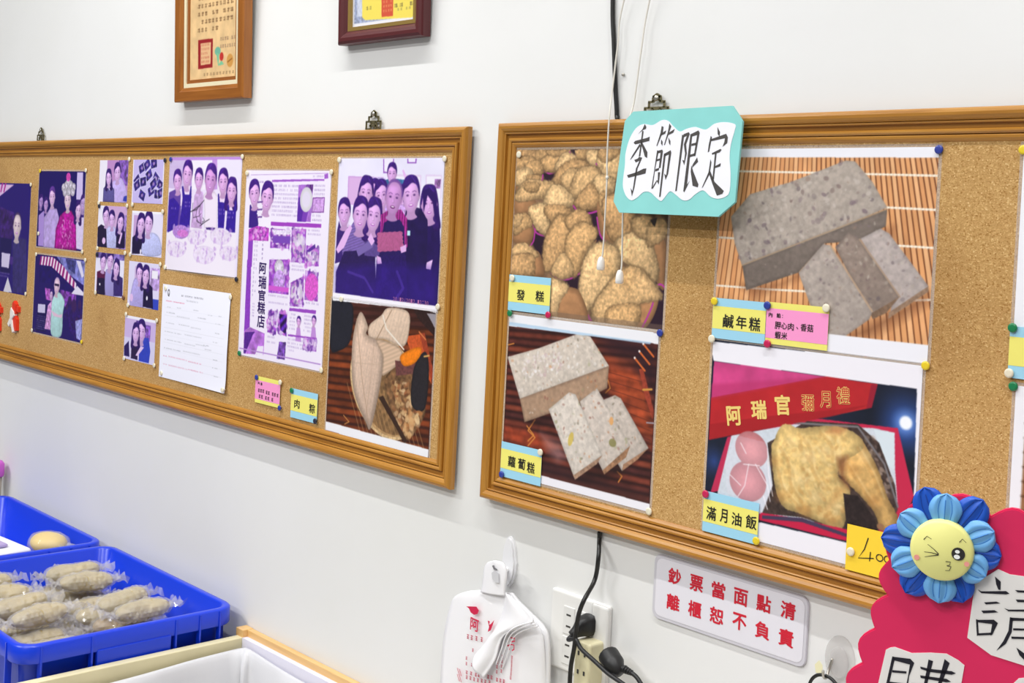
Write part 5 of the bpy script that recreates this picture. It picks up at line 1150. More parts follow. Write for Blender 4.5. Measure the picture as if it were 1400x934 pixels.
# ================================================================ the turquoise season sign hanging on the right board
sl = (-0.0165) / 0.1455
SV = Vector((0, -0.0165, -0.1455)).normalized()
sign_pts = [(3.3,14.7),(17,1.5),(188.3,-1),(207.5,20.2),(211.3,126.8),(187.4,146.7),(14.7,146),(1.6,130.6)]
sg = empty('season_sign', (0.24, -0.030, 1.720)); sg.rotation_euler = (math.atan2(-0.11269, 0.99363), 0, 0)
mat('turquoise_card', (136, 208, 204), 0.75, var=0.05, vscale=20); mat('white_paper', (236, 236, 244), 0.65)
mat('brush_ink', (62, 58, 56), 0.6)
bd = prism('backing_card', [(u / 1000, -v / 1000) for u, v in sign_pts], -0.0035, 0.0, 'turquoise_card', sg)
pp = [(16.4,110),(14.7,97),(14.7,78.5),(13.1,61.8),(17,41.4),(26.4,25.9),(39.7,20.1),(56.4,21.9),(71.6,15.4),(83.2,16.7),(93.6,24.6),(106,32),(116.6,28.6),(131.6,26.3),(149.6,30.2),(163.4,22.6),(180.1,20.9),(196.8,24.3),(197.3,32),(193.9,50.9),(194.4,68.1),(199.2,90.3),(201,112.5),(196.9,119.4),(184.9,123.1),(171.9,120.8),(157.9,112.4),(145.8,117.8),(136.1,125.5),(125.2,126.1),(113.1,119.3),(102.2,114.5),(95.4,121.4),(88.6,128.3),(78.7,123.5),(67.2,116.5),(55.5,116.3),(45,124.2),(35,128.4),(24.5,122.7)]
prism('lettering_paper', [(u / 1000, -v / 1000) for u, v in smooth_outline(np.array(pp), 3.0)], -0.0041, -0.0036, 'white_paper', sg)
STROKES = [[(42,20.1),(45.6,24.4),(45.1,27.2),(40.6,28.5),(32.1,34.3),(39,27.4)], [(38.9,29.8),(41.6,30.4),(41.3,65.7),(38.6,66.6)], [(25.8,46.7),(29,49),(54.2,44.4),(53.9,38.3),(48.8,40.1),(28.2,44)], [(37.2,48.2),(39.3,51),(28.3,66.5),(23.2,71.5),(25.8,65.6)],
 [(41.1,45.8),(53.3,60.2),(54.2,68.5),(49.7,66.6),(44.5,56.5),(40.2,49.1)], [(31,71.1),(34.5,74.8),(40.7,72.3),(36.9,82.2),(39.6,82.5),(45.2,67.9),(39.1,66.8),(37.1,69.3)], [(36.2,82.2),(39.3,82.2),(38,110.6),(35.3,122.9),(31,111.2),(35.2,115.2)], [(21.2,92.9),(24.2,96.6),(54.7,90.3),(55.2,83),(50.1,83.6),(37.9,88.6)],
 [(72.9,23.7),(76.6,25.1),(76.6,32.3),(69.4,52.2),(68.1,51.3),(72.6,33.2)], [(74.5,33.8),(82,30.1),(81.1,34.6),(74.2,37.2)], [(75,42.3),(78.3,45.9),(78.8,51.7),(75.8,48.6)], [(86.1,20.4),(90.2,24.5),(88,32.6),(82.9,50.5),(81.3,50.5),(85.3,32.5)], [(88.1,32.9),(96.8,28.2),(95,33.6),(86.9,36.7)], [(87.4,39.8),(91.9,45.2),(92.6,51.2),(89.6,47.9)],
 [(70.3,57.6),(73.5,58.9),(71.1,83.9),(70.8,107.4),(68.7,112),(69.5,91.1)], [(71.2,58.5),(79.4,56.8),(81,59.5),(80.5,82.4),(77.3,82.4),(77.1,61.1),(72.2,62.2)], [(71.7,70.3),(77.9,69.1),(77.9,71.8),(71.7,73.4)], [(71.6,83.9),(78.2,82.4),(77.8,85.7),(71.7,87.5)], [(69.1,111.4),(75.6,100.5),(77.3,101),(71.4,111.4)], [(76.9,88.4),(80.6,88.4),(81,105.5),(75.4,99.2),(78.3,100.1)],
 [(84.2,62.6),(94.3,57.8),(96,61.4),(95.1,91),(91.9,99.1),(88.1,90.1),(92,92.8),(92.1,63.7),(85.7,66.2)], [(83.2,62.2),(86.6,63.2),(87,122.4),(84.3,122.8)],
 [(110.7,36.6),(114.6,37.5),(113.8,113.9),(111.2,114.3)], [(112.9,36.1),(121.7,33.2),(123.9,35.9),(119.9,50),(123,62.5),(121.1,78.8),(116.6,71.3),(120.1,72.2),(119.9,62.5),(115.9,50),(119.2,38.3),(114,40.4)], [(126.1,35.9),(137.8,31.2),(140.5,34.4),(138.2,66.1),(135.2,66.4),(136.6,37.5),(127.5,39.5)], [(125,35.9),(128.4,36.9),(130,104.9),(134.2,99.2),(126.9,115.8),(125,113.8)],
 [(129.1,49.3),(137.5,47.6),(137.2,51.1),(129.1,52.4)], [(128.8,64.3),(136.7,62.2),(136.9,65.7),(128.8,67.5)], [(141.3,67.9),(143.8,74),(134.8,82.3),(134.9,78.4)], [(133.1,78.4),(137.8,87.2),(149.2,104.6),(148.7,108.5),(139.7,106.5),(133.4,87.2)],
 [(168.8,27.1),(174.1,34.2),(174.2,40.6),(170.6,36.7)], [(159.5,39.1),(161.9,40.9),(160.2,60.1),(158,61.3),(158,50.5)], [(160.6,43.5),(184.5,36.6),(187.9,41.3),(188,49.1),(180.9,54.2),(183,47.6),(183.3,42.5),(161.7,46.2)], [(164.8,62.4),(178.1,56.8),(180.2,58),(177.7,61.4),(165.9,64.5)], [(170,61.9),(172.8,62.4),(173.7,97.4),(171.2,99.2)], [(172.1,80.1),(181.6,75.8),(181.6,80.1),(172.1,82.7)], [(163.9,70.6),(166.2,74.9),(165.6,90.6),(157.2,108),(155.3,109.3),(163.3,88)], [(164.2,83.6),(175.3,100.9),(192.1,112.7),(190.2,116.5),(181.8,119.2),(172.6,104.4),(164.8,90.6)]]
for a_, b_ in ((0, 8), (8, 22), (22, 30), (30, 38)):
    decal('character', STROKES[a_:b_], 'brush_ink', sg, 0.0044)
tag(sg, 'turquoise cut-corner sign reading 季節限定 hanging over the right board', 'sign')

# ================================================================ push pins
PINC = dict(cream=(232, 224, 200), blue=(44, 60, 150), yellow=(232, 204, 40), green=(20, 124, 74), red=(196, 30, 84), black=(40, 42, 60), brown=(120, 80, 60))
for k, v in PINC.items(): mat('pin_' + k, v, 0.35, coat=0.2)
PIN_ME = {}
PINNAME = dict(cream='cream', blue='blue', yellow='yellow', green='green', red='magenta red', black='dark', brown='brown')
def pin(x, z, colr, where, y=-0.0126):
    nm = 'push_pin'
    if colr not in PIN_ME:
        prof = [(0.0009, -0.006), (0.0009, 0.0008), (0.0050, 0.0009), (0.0053, 0.0013), (0.0053, 0.0022), (0.0050, 0.0028), (0.0030, 0.0030), (0, 0.0030)]
        o = lathe(nm, prof, 'pin_' + colr, None, seg=18)
        PIN_ME[colr] = o.data
    else:
        o = bpy.data.objects.new(nm, PIN_ME[colr]); COL.objects.link(o)
    o.location = (x, y, z)
    tag(o, '%s push pin %s' % (PINNAME[colr], where), 'push pin', 'push pins on the cork boards')
PINS = [
 ('yellow', (-1808.3, 372.0), 'at upper left of the robed figure photograph'), ('cream', (-1534.7, 369.4), 'at upper right of the robed figure photograph'), ('cream', (-1800.4, 536.2), 'on left edge of the robed figure photograph'), ('cream', (-1534.2, 570.8), 'at lower right of the robed figure photograph'),
 ('cream', (-1863.2, 408.5), 'at upper right of the bald vendor photograph'), ('cream', (-1865.3, 699.8), 'at lower right of the bald vendor photograph'),
 ('cream', (-1808.6, 591.3), 'at upper left of the striped awning photograph'), ('cream', (-1514.9, 590.4), 'at upper right of the striped awning photograph'), ('cream', (-1813.8, 792.2), 'at lower left of the striped awning photograph'), ('yellow', (-1515.4, 792.4), 'at lower right of the striped awning photograph'),
 ('cream', (-1307.2, 342.4), 'at upper right of the top left snapshot'), ('cream', (-1455.8, 448.2), 'at lower left of the top left snapshot'), ('cream', (-1307.5, 451.5), 'between the top and middle snapshots of the left column'),
 ('black', (-1135.6, 345.2), 'at upper right of the wall of pictures snapshot'), ('cream', (-1281.3, 448.0), 'at lower left of the wall of pictures snapshot'),
 ('black', (-1452.8, 455.5), 'at upper left of the two in black snapshot'), ('cream', (-1452.1, 558.2), 'at lower left of the two in black snapshot'),
 ('cream', (-1134.7, 460.5), 'at upper right of the woman in black snapshot'), ('cream', (-1280.9, 564.1), 'at lower left of the woman in black snapshot'),
 ('black', (-1452.7, 573.6), 'at upper left of the maroon shirt snapshot'), ('cream', (-1306.6, 562.1), 'at upper right of the maroon shirt snapshot'), ('cream', (-1450.9, 665.5), 'at lower left of the maroon shirt snapshot'), ('brown', (-1305.4, 666.5), 'at lower right of the maroon shirt snapshot'),
 ('cream', (-1134.5, 578.7), 'at upper right of the close couple snapshot'), ('cream', (-1280.2, 682.1), 'at lower left of the close couple snapshot'),
 ('cream', (-1287.2, 703.6), 'at upper left of the lowest snapshot'), ('cream', (-1138.2, 705.2), 'at upper right of the lowest snapshot'), ('cream', (-1287.1, 806.8), 'at lower left of the lowest snapshot'), ('cream', (-1140.7, 806.3), 'at lower right of the lowest snapshot'),
 ('blue', (-1109.7, 343.5), 'at upper left of the six workers photograph'), ('cream', (-810.2, 338.9), 'at upper right of the six workers photograph'), ('cream', (-1112.4, 583.8), 'at lower left of the six workers photograph'), ('black', (-811.0, 590.4), 'at lower right of the six workers photograph'),
 ('cream', (-1105.1, 630.5), 'at upper left of the white table sheet'), ('cream', (-829.8, 628.7), 'at upper right of the white table sheet'), ('cream', (-1106.3, 819.5), 'at lower left of the white table sheet'), ('cream', (-830.7, 820.4), 'at lower right of the white table sheet'),
 ('cream', (-789.2, 372.2), 'at upper left of the newspaper page'), ('cream', (-495.1, 368.8), 'at upper right of the newspaper page'), ('green', (-785.8, 739.6), 'at lower left of the newspaper page'), ('cream', (-496.4, 739.6), 'at lower right of the newspaper page'),
 ('cream', (-471.8, 346.0), 'at upper left of the large group photograph'), ('cream', (-171.7, 345.1), 'at upper right of the large group photograph'), ('cream', (-444.5, 602.2), 'between the group and dumpling photographs on the left'), ('cream', (-169.9, 593.5), 'between the group and dumpling photographs on the right'),
 ('blue', (-713.6, 779.8), 'at upper left of the small pink note'), ('cream', (-628.3, 779.1), 'at upper right of the small pink note'), ('blue', (-626.2, 828.8), 'at lower right of the small pink note'),
 ('green', (-587.8, 789.5), 'at upper left of the 肉粽 card'), ('black', (-505.2, 836.3), 'at lower right of the 肉粽 card'),
 ('cream', (7.8, 339.0), 'at upper left of the sponge cake photograph'), ('cream', (8.9, 533.3), 'at upper left of the 發糕 card'), ('green', (7.7, 588.9), 'at lower left of the 發糕 card'), ('red', (92.2, 584.1), 'at lower right of the 發糕 card'),
 ('blue', (310.9, 590.2), 'at upper right of the radish cake photograph'), ('cream', (90.9, 794.5), 'at upper right of the 蘿蔔糕 card'), ('blue', (7.8, 843.5), 'at lower left of the 蘿蔔糕 card'), ('cream', (308.1, 841.2), 'at lower right of the radish cake photograph'),
 ('blue', (711.7, 337.2), 'at upper right of the taro cake photograph'), ('yellow', (403.4, 538.3), 'at upper left of the 鹹年糕 card'), ('blue', (488.2, 537.0), 'between the 鹹年糕 card and its pink card, above'), ('cream', (575.2, 533.1), 'at upper right of the pink ingredient card by the taro cake'), ('cream', (402.3, 588.9), 'at lower left of the 鹹年糕 card'), ('red', (491.4, 586.3), 'between the 鹹年糕 card and its pink card, below'),
 ('yellow', (710.3, 589.0), 'at upper right of the chicken photograph'), ('red', (406.0, 797.7), 'at upper left of the 滿月油飯 card'), ('yellow', (490.7, 842.3), 'at lower right of the 滿月油飯 card'), ('cream', (627.8, 825.1), 'on the left of the yellow price card'),
 ('yellow', (811.1, 338.3), 'at the right edge of the board, top corner'), ('green', (811.5, 535.1), 'at upper left of the rightmost blue and yellow card'), ('cream', (810.5, 585.5), 'at lower left of the rightmost blue and yellow card'), ('green', (815.0, 599.6), 'at upper left of the brown slatted photograph'),
]
for colr, (u, v), where in PINS:
    bump_ = 0.0022 if ('card' in where or 'note' in where) else 0.0
    if 'lower right of the white table sheet' in where: bump_ = 0.0085
    pin(u / 1000, 2.0 - v / 1000, colr, where, -0.0128 - bump_)

# little red and white clip pegs
mat('peg_red', (226, 56, 30), 0.4); mat('peg_white', (238, 232, 226), 0.4)
for dx, lab in ((0.0, 'tiny red and white clip peg pinned below the bald vendor photograph'), (-0.118, 'tiny red and white clip peg cut by the left picture edge')):
    dz = 0.0 if dx == 0 else -0.012
    e = empty('clip_peg', (-1.925 + dx, -0.0122, 1.24 + dz))
    prism('jaw', [(-0.012, 0.002), (-0.010, 0.03), (-0.001, 0.037), (0.012, 0.028), (0.014, 0.004), (0.004, -0.002)], -0.009, 0.0, 'peg_red', e, 0.001)
    prism('ear', [(0.014, 0.014), (0.016, 0.024), (0.027, 0.022), (0.028, 0.008), (0.018, 0.008)], -0.008, 0.0, 'peg_red', e, 0.001)
    prism('collar', [(-0.018, 0.006), (-0.014, 0.018), (0.006, 0.008), (0.010, -0.002), (-0.006, -0.014), (-0.018, -0.010)], -0.011, 0.0, 'peg_white', e, 0.001)
    prism('jaw', [(-0.006, -0.012), (0.010, -0.002), (0.020, -0.012), (0.022, -0.042), (0.010, -0.044), (0.0, -0.03)], -0.008, 0.0, 'peg_red', e, 0.001)
    prism('ribbon', [(-0.036, -0.028), (-0.018, -0.008), (-0.004, -0.014), (0.008, -0.046), (0.0, -0.05), (-0.014, -0.026), (-0.026, -0.036)], -0.010, 0.0, 'peg_white', e, 0.001)
    tag(e, lab, 'clip', 'clip pegs on the left board')

# ================================================================ framed certificates above the left board
def tilt_frame(name, x, ybot, zbot, w, h, deg, prof, rail_mat, label, inner):
    """picture frame hanging with its top tipped forward; local origin at its upper left outer corner, x right, z up"""
    a = math.radians(deg)
    e = empty(name, (x, ybot - h * math.sin(a), zbot + h * math.cos(a)))
    e.rotation_euler = (a, 0, 0)
    n = len(prof)
    def rl(L, loc, ang):
        V = [(q, -t, -q) for q, t in prof] + [(L - q, -t, -q) for q, t in prof]
        F = [(i, i + 1, n + i + 1, n + i) for i in range(n - 1)] + [tuple(range(n))[::-1], tuple(range(n, 2 * n))]
        o = pyd('frame_rail', V, F, rail_mat, e, loc); o.rotation_euler = (0, ang, 0)
    rl(w, (0, 0, 0), 0); rl(h, (w, 0, 0), math.pi / 2); rl(w, (w, 0, -h), math.pi); rl(h, (0, 0, -h), -math.pi / 2)
    inner(e)
    return tag(e, label, 'framed certificate', 'framed certificates above the boards')

mat('gold_liner', (232, 222, 188), 0.4); mat('dark_slip', (146, 84, 28), 0.5); mat('dark_red_lacquer', (82, 22, 26), 0.42, coat=0.1); mat('gold_bead', (170, 140, 76), 0.35, metal=0.5); mat('certificate_backing', (150, 130, 100), 0.8)
def cert_a(e):
    box('backing', 0.01, 0.275, -0.006, -0.001, -0.388, -0.01, 'certificate_backing', e)
    for nm, i0, y0, m_ in (('gold_slip', 30, -0.014, 'gold_liner'), ('dark_slip', 38, -0.011, 'dark_slip')):
        i1 = i0 + 9; W, H = 285, 396
        bm = bmesh.new()
        for a_, b_, c_, d_ in ((i0, i0, W - i0, i1), (i0, H - i1, W - i0, H - i0), (i0, i1, i1, H - i1), (W - i1, i1, W - i0, H - i1)):
            box_bm(a_ / 1000, c_ / 1000, y0, y0 + 0.006, -d_ / 1000, -b_ / 1000, 0, 1, bm)
        bm_obj(nm, bm, m_, e)
    c = Canvas(200, 300, 1.3, (226, 190, 138)); c.rect(0, 0, 200, 300, (228, 192, 140), amp=0.1, cell=20)
    sh = lambda q: (q[0] - 45, q[1] - 50)
    c.scribble(*sh((77.7, 154.1)), *sh((233.9, 259.1)), 17, (96, 64, 36), 15, op=0.9, seed=2)
    q = [sh(p_) for p_ in [(81.2,264),(142.9,264.8),(142.3,325.8),(82.2,326.6)]]; c.poly(q, (150, 28, 34)); q2 = [sh(p_) for p_ in [(92,271.8),(135,272.4),(134.2,318),(92.8,318.9)]]; c.poly(q2, (226, 182, 136)); c.scribble(*sh((94.5, 273.6)), *sh((132.6, 317.9)), 9, (176, 60, 50), 7, op=0.8, seed=4)
    c.scribble(*sh((172.2, 264.5)), *sh((232.8, 278.9)), 14, (110, 80, 70), 9, seed=5); c.scribble(*sh((172.5, 279.9)), *sh((233.0, 292.8)), 14, (110, 80, 70), 9, seed=6)
    c.ell(sh((163.3, 293.0)), 12, 9, (110, 176, 150)); c.poly([sh(p_) for p_ in [(157,295.8),(168.9,298.6),(167.7,320.8),(178.6,313.4),(188.9,322),(165.4,323.9)]], (120, 190, 150)); c.ell(sh((179.2, 305.3)), 8, 9, (190, 50, 44)); c.ell(sh((212.8, 315.4)), 13, 14, (206, 150, 76)); c.line([sh(p_) for p_ in [(204.3,318.1),(220.4,311.9)]], 3, (150, 96, 40))
    c.scribble(*sh((90.6, 336.2)), *sh((228.0, 351.4)), 12, (120, 90, 60), 13, op=0.8, seed=8)
    print_mesh('certificate_print', c, e, 'gloss_print', 45, 50, off=0.0085)
ca = [(0, 0), (0, 0.019), (0.002, 0.021), (0.021, 0.021), (0.023, 0.019), (0.030, 0.016), (0.030, 0.006)]
tilt_frame('framed_certificate', -1.089, -0.003, 1.782, 0.285, 0.396, 2.5, ca, 'certificate_wood', 'brown wood framed parchment certificate with red seal', cert_a)

def cert_b(e):
    box('backing', 0.01, 0.235, -0.006, -0.001, -0.35, -0.01, 'certificate_backing', e)
    bm = bmesh.new(); W, H, i0, i1 = 245, 360, 24, 31
    for a_, b_, c_, d_ in ((i0, i0, W - i0, i1), (i0, H - i1, W - i0, H - i0), (i0, i1, i1, H - i1), (W - i1, i1, W - i0, H - i1)):
        box_bm(a_ / 1000, c_ / 1000, -0.014, -0.008, -d_ / 1000, -b_ / 1000, 0, 1, bm)
    bm_obj('gold_slip', bm, 'gold_bead', e)
    c = Canvas(189, 300, 1.2, (226, 228, 238))
    c.rect(8, 8, 181, 292, (150, 160, 190), amp=0.35, cell=3); c.rect(16, 16, 173, 280, (196, 202, 220), amp=0.1); 
    q = [(u - 28, v - 30) for u, v in [(57.5,212.7),(212.1,230.8),(214.4,320.4),(202.8,324.7),(68.8,318.1),(59.9,312.2)]]; c.poly(q, (236, 216, 96)); 
    q = [(u - 28, v - 30) for u, v in [(116.7,284.5),(150.8,286.1),(150.5,317.5),(117.5,316.7)]]; c.poly(q, (206, 84, 60)); q0 = (np.array((120.8, 288.3)) - (28, 30)); q1 = (np.array((147.1, 314.5)) - (28, 30)); c.scribble(*q0, *q1, 8, (240, 190, 120), 7, op=0.8)
    q0 = (np.array((71.1, 294.0)) - (28, 30)); q1 = (np.array((100.2, 303.6)) - (28, 30)); c.scribble(*q0, *q1, 12, (90, 80, 60), 9, op=0.9); q0 = (np.array((153.3, 296.5)) - (28, 30)); q1 = (np.array((207.7, 306.5)) - (28, 30)); c.scribble(*q0, *q1, 13, (90, 80, 60), 14, op=0.9)
    q0 = (np.array((161.7, 305.0)) - (28, 30)); q1 = (np.array((202.5, 312.0)) - (28, 30)); c.scribble(*q0, *q1, 8, (110, 100, 80), 8, op=0.8)
    print_mesh('certificate_print', c, e, 'gloss_print', 28, 30, off=0.008)
cb = [(0, 0), (0, 0.016), (0.0015, 0.019), (0.006, 0.022), (0.012, 0.022), (0.018, 0.019), (0.022, 0.015), (0.024, 0.013), (0.024, 0.006)]
tilt_frame('framed_certificate', -0.4845, -0.003, 1.866, 0.245, 0.360, 2.5, cb, 'dark_red_lacquer', 'dark red lacquer framed yellow certificate above the left board', cert_b)

# ================================================================ wall fan above the frame, its cable and pull cords
mat('fan_grey', (190, 188, 180), 0.4); mat('fan_blade', (170, 186, 200), 0.3); mat('black_cable', (22, 22, 22), 0.4); mat('cord_white', (226, 222, 212), 0.7); mat('bead_white', (238, 236, 232), 0.35)
FX = 0.33
fan = empty('wall_fan', (FX, 0, 2.19))
box('wall_bracket', -0.06, 0.06, -0.045, 0.0, -0.13, 0.06, 'fan_grey', fan, 0.012)
tube('neck', [(0, -0.03, 0.0), (0, -0.10, 0.05), (0, -0.15, 0.10)], 0.022, 'fan_grey', fan)
lathe('motor_housing', [(0, -0.07), (0.05, -0.065), (0.065, -0.03), (0.065, 0.03), (0.045, 0.055), (0, 0.06)], 'fan_grey', fan, (0, -0.17, 0.11))
g = bmesh.new()
gm = bpy.data.meshes.new('guard')
GV, GF = [], []
def add_tube(pts, r, closed=False):
    n0 = len(GV); P = [Vector(p) for p in pts]; n = len(P)
    for i, p_ in enumerate(P):
        d = (P[(i + 1) % n] - P[i - 1]) if closed else (P[min(i + 1, n - 1)] - P[max(i - 1, 0)])
        d.normalize(); a_ = d.cross(Vector((0, 1, 0.01))).normalized(); b_ = d.cross(a_)
        for k in range(5):
            GV.append(p_ + a_ * r * math.cos(k * 1.2566) + b_ * r * math.sin(k * 1.2566))
    for i in range(n if closed else n - 1):
        for k in range(5):
            j = (i + 1) % n
            GF.append((n0 + i * 5 + k, n0 + i * 5 + (k + 1) % 5, n0 + j * 5 + (k + 1) % 5, n0 + j * 5 + k))
for rr_, dy in ((0.19, -0.27), (0.195, -0.285), (0.05, -0.345), (0.12, -0.325), (0.06, -0.235)):
    add_tube([(rr_ * math.cos(t), dy, 0.11 + rr_ * math.sin(t)) for t in np.linspace(0, 2 * math.pi, 48, endpoint=False)], 0.002, True)
for k in range(40):
    t = 2 * math.pi * k / 40
    add_tube([(r_ * math.cos(t), dy, 0.11 + r_ * math.sin(t)) for r_, dy in ((0.05, -0.345), (0.12, -0.325), (0.195, -0.285), (0.19, -0.27), (0.06, -0.235))], 0.0011)
g.free(); bpy.data.meshes.remove(gm)
pyd('guard', GV, GF, 'fan_grey', fan)
for k in range(4):
    t = k * math.pi / 2 + 0.3
    V = []
    for i in range(7):
        r_ = 0.03 + 0.145 * i / 6; wd = 0.35 + 0.25 * math.sin(i / 6 * math.pi)
        for j in range(4):
            q = t + wd * (j / 3 - 0.5) * 2; V.append((r_ * math.cos(q), -0.285 + 0.03 * (j / 3 - 0.5), 0.11 + r_ * math.sin(q)))
    pyd('blade', V, [(i * 4 + j, i * 4 + j + 1, i * 4 + j + 5, i * 4 + j + 4) for i in range(6) for j in range(3)], 'fan_blade', fan, smooth=True)
lathe('hub', [(0, 0.0), (0.03, 0.0), (0.03, 0.05), (0.02, 0.06), (0, 0.062)], 'fan_grey', fan, (0, -0.24, 0.11))
tag(fan, 'grey caged wall fan mounted above the right board', 'fan')

cab = [(179.5,111.3),(186.3,176.4),(193.7,241.3),(199.4,282.2)]
low = [(209.4,893),(209.4,903.8)]
lowm = [(223.4,925.2),(218.6,958.4)]
low2 = [(227.1,980.5),(218,1004),(214.7,1028.8),(212.8,1053.2),(208.2,1081.1),(207.6,1107.9),(208.3,1123.6)]
pts = [(FX - 0.03, -0.02, 2.08), (wp(cab, 0)[0][0] - 0.002, -0.0045, 2.04)] + wp(cab, -.0038) + [(wp(cab, 0)[-1][0] + 0.002, -0.0036, 1.66), (wp(low, 0)[0][0], -0.0036, 1.16)] + wp(low, -.0045) + wp(lowm, -.020) + wp(low2, -.050)
tag(tube('power_cable', pts, 0.0033, 'black_cable', None, 8, 6), 'black fan cable running down behind the right board past the socket', 'cable')

c1a = [(207.3,115),(199.7,179.9),(193.6,245.5)]; c2a = [(256,119.6),(245.7,186.7),(237.2,261.7)]
c1b = [(204.5,287.6),(204.5,349.4)]; c1c = [(206.3,374.4),(206.5,442.5),(205.7,483.5)]; c2c = [(241.7,300.3),(240.8,377.5),(240.6,431.2),(242.3,468.2),(243.3,501.7)]
k1 = (203.6, 499.0); k2 = (241.1, 516.0)
for nm, up_, pth, kn, lab in (('pull_cord', c1a, c1b + c1c, k1, 'white fan pull cord hanging free left of the turquoise sign'), ('pull_cord', c2a, c2c, k2, 'white fan pull cord passing behind the turquoise sign')):
    e = empty(nm, (kn[0] / 1000, -0.026, 2.0 - kn[1] / 1000)); L = e.location
    P3 = [(FX - 0.04 + (0.03 if up_ is c2a else 0), -0.03, 2.075)] + wp(up_, -0.010) + wp(pth, -0.0255) + [(L.x, -0.026, L.z + 0.008)]
    tube('cord', [(a_ - L.x, b_ - L.y, c_ - L.z) for a_, b_, c_ in P3], 0.0013, 'cord_white', e, 7, 6)
    lathe('bead', [(0, -0.0105), (0.0045, -0.010), (0.0058, -0.009), (0.006, -0.004), (0.0054, 0.003), (0.0035, 0.0085), (0.0012, 0.0098), (0, 0.0098)], 'bead_white', e, (0, 0, 0), 'Z', 18)
    if up_ is c1a:
        kz = 2.0 - (206.7, 374.4)[1] / 1000
        lathe('knot', [(0, -0.003), (0.0022, -0.002), (0.0026, 0), (0.0022, 0.002), (0, 0.003)], 'cord_white', e, ((206.7, 374.4)[0] / 1000 - L.x, 0.0005, kz - L.z), 'Z', 10)
    tag(e, lab, 'pull cord', 'fan pull cords')

q = (206.4, 222.4)
tag(lathe('wall_screw', [(0.001, -0.004), (0.001, 0.0015), (0.0024, 0.002), (0.0024, 0.0034), (0, 0.004)], 'nail_steel', None, (q[0] / 1000, 0, 2 - q[1] / 1000), seg=10), 'small screw head in the wall between the fan cords', 'screw')

# ================================================================ socket plate, plugs and adapter
mat('plate_white', (234, 233, 230), 0.35); mat('plate_shade', (226, 225, 222), 0.4); mat('slot_dark', (60, 58, 56), 0.6); mat('adapter_cream', (224, 216, 178), 0.4); mat('plug_black', (26, 26, 27), 0.45)
sp = [(129.9,993.4),(134,1105.4),(204.9,988.2),(247,989.8)]
X0, Z0 = 0.1215, 0.887
e = empty('wall_socket', (X0, 0, Z0))
box('plate', 0, 0.118, -0.008, 0, 0, 0.118, 'plate_white', e, 0.004, 3)
box('blank_cover', 0.086, 0.119, -0.012, -0.006, 0.001, 0.117, 'plate_white', e, 0.004, 3)
for cx_, cz_ in zip((0.0395, 0.0395, 0.066, 0.066), (0.077, 0.032, 0.077, 0.032)):
    s_ = box('socket', cx_ - 0.0115, cx_ + 0.0115, -0.0095, -0.007, cz_ - 0.021, cz_ + 0.021, 'plate_shade', e, 0.0012)
    for q in (-1, 1):
        box('slot', cx_ - 0.0045, cx_ + 0.0045, -0.0098, -0.0085, cz_ + q * 0.0085 - 0.0013, cz_ + q * 0.0085 + 0.0013, 'slot_dark', s_)
tag(e, 'white double wall socket plate below the right board', 'wall socket')
pa = [(241.1,1013),(219.8,1023.7),(210.2,1031.2)]; pb = [(214.3,1040.7),(226.2,1051.2),(253.2,1061.2),(279.7,1071),(307.4,1076.9),(322.1,1081.7)]
ad = [(233.5,1029.7),(236.1,1097.6),(277.4,1023.1)]
ax0 = 0.203; 
a_ = empty('plug_adapter', (ax0, -0.0095, 0.862))
box('body', 0, 0.032, -0.030, 0, 0, 0.092, 'adapter_cream', a_, 0.004, 3)
for dz in (0.02, 0.045, 0.072):
    box('slot', 0.008, 0.011, -0.0308, -0.028, dz, dz + 0.006, 'slot_dark', a_); box('slot', 0.020, 0.023, -0.0308, -0.028, dz, dz + 0.006, 'slot_dark', a_)
tag(a_, 'cream plug adapter block plugged into the wall socket', 'adapter')
# angled plug in the upper right outlet
p1 = wp(pa, -0.03)
e = empty('power_plug', (0.2045, -0.0095, 0.971))
bm = bmesh.new()
rings = [((0.002, -0.003, 0.001), 0.0115, 0.0155), ((0.002, -0.014, 0.0), 0.0115, 0.0150), ((0.000, -0.021, -0.002), 0.0095, 0.012), ((-0.002, -0.027, -0.007), 0.0066, 0.008), ((-0.005, -0.034, -0.012), 0.0052, 0.0056)]
dirs = [Vector((0, -1, 0)), Vector((0, -1, -0.1)), Vector((-0.2, -0.9, -0.3)), Vector((-0.3, -0.8, -0.5)), Vector((-0.35, -0.7, -0.6))]
RV, RF = [], []
for (p_, ra, rb), d in zip(rings, dirs):
    d = d.normalized(); a1 = d.cross(Vector((0, 0, 1))).normalized(); b1 = a1.cross(d)
    for k in range(14):
        t = 2 * math.pi * k / 14; sq = (abs(math.cos(t)) ** 4 + abs(math.sin(t)) ** 4) ** -0.25
        RV.append(Vector(p_) + a1 * ra * sq * math.cos(t) + b1 * rb * sq * math.sin(t))
for i in range(4):
    for k in range(14): RF.append((i * 14 + k, i * 14 + (k + 1) % 14, (i + 1) * 14 + (k + 1) % 14, (i + 1) * 14 + k))
RF.append(tuple(range(14))); RF.append(tuple(56 + k for k in range(14))[::-1])
bm.free()
pyd('plug_body', RV, RF, 'plug_black', e, smooth=True)
for q in (-1, 1): box('prong', 0.002, 0.008, -0.006, 0.002, q * 0.0085 - 0.0008, q * 0.0085 + 0.0008, 'nail_steel', e)
L = e.location; cp = [(0.2045 - 0.004, -0.042, 0.960), (0.2045 - 0.0065, -0.0475, 0.9535)] + wp(pb, -0.050)
tube('cord', [(x_ - L.x, y_ - L.y, z_ - L.z) for x_, y_, z_ in cp], 0.0032, 'plug_black', e, 8, 6)
tag(e, 'black angled plug in the wall socket with cord curving down right', 'plug', 'black power plugs')
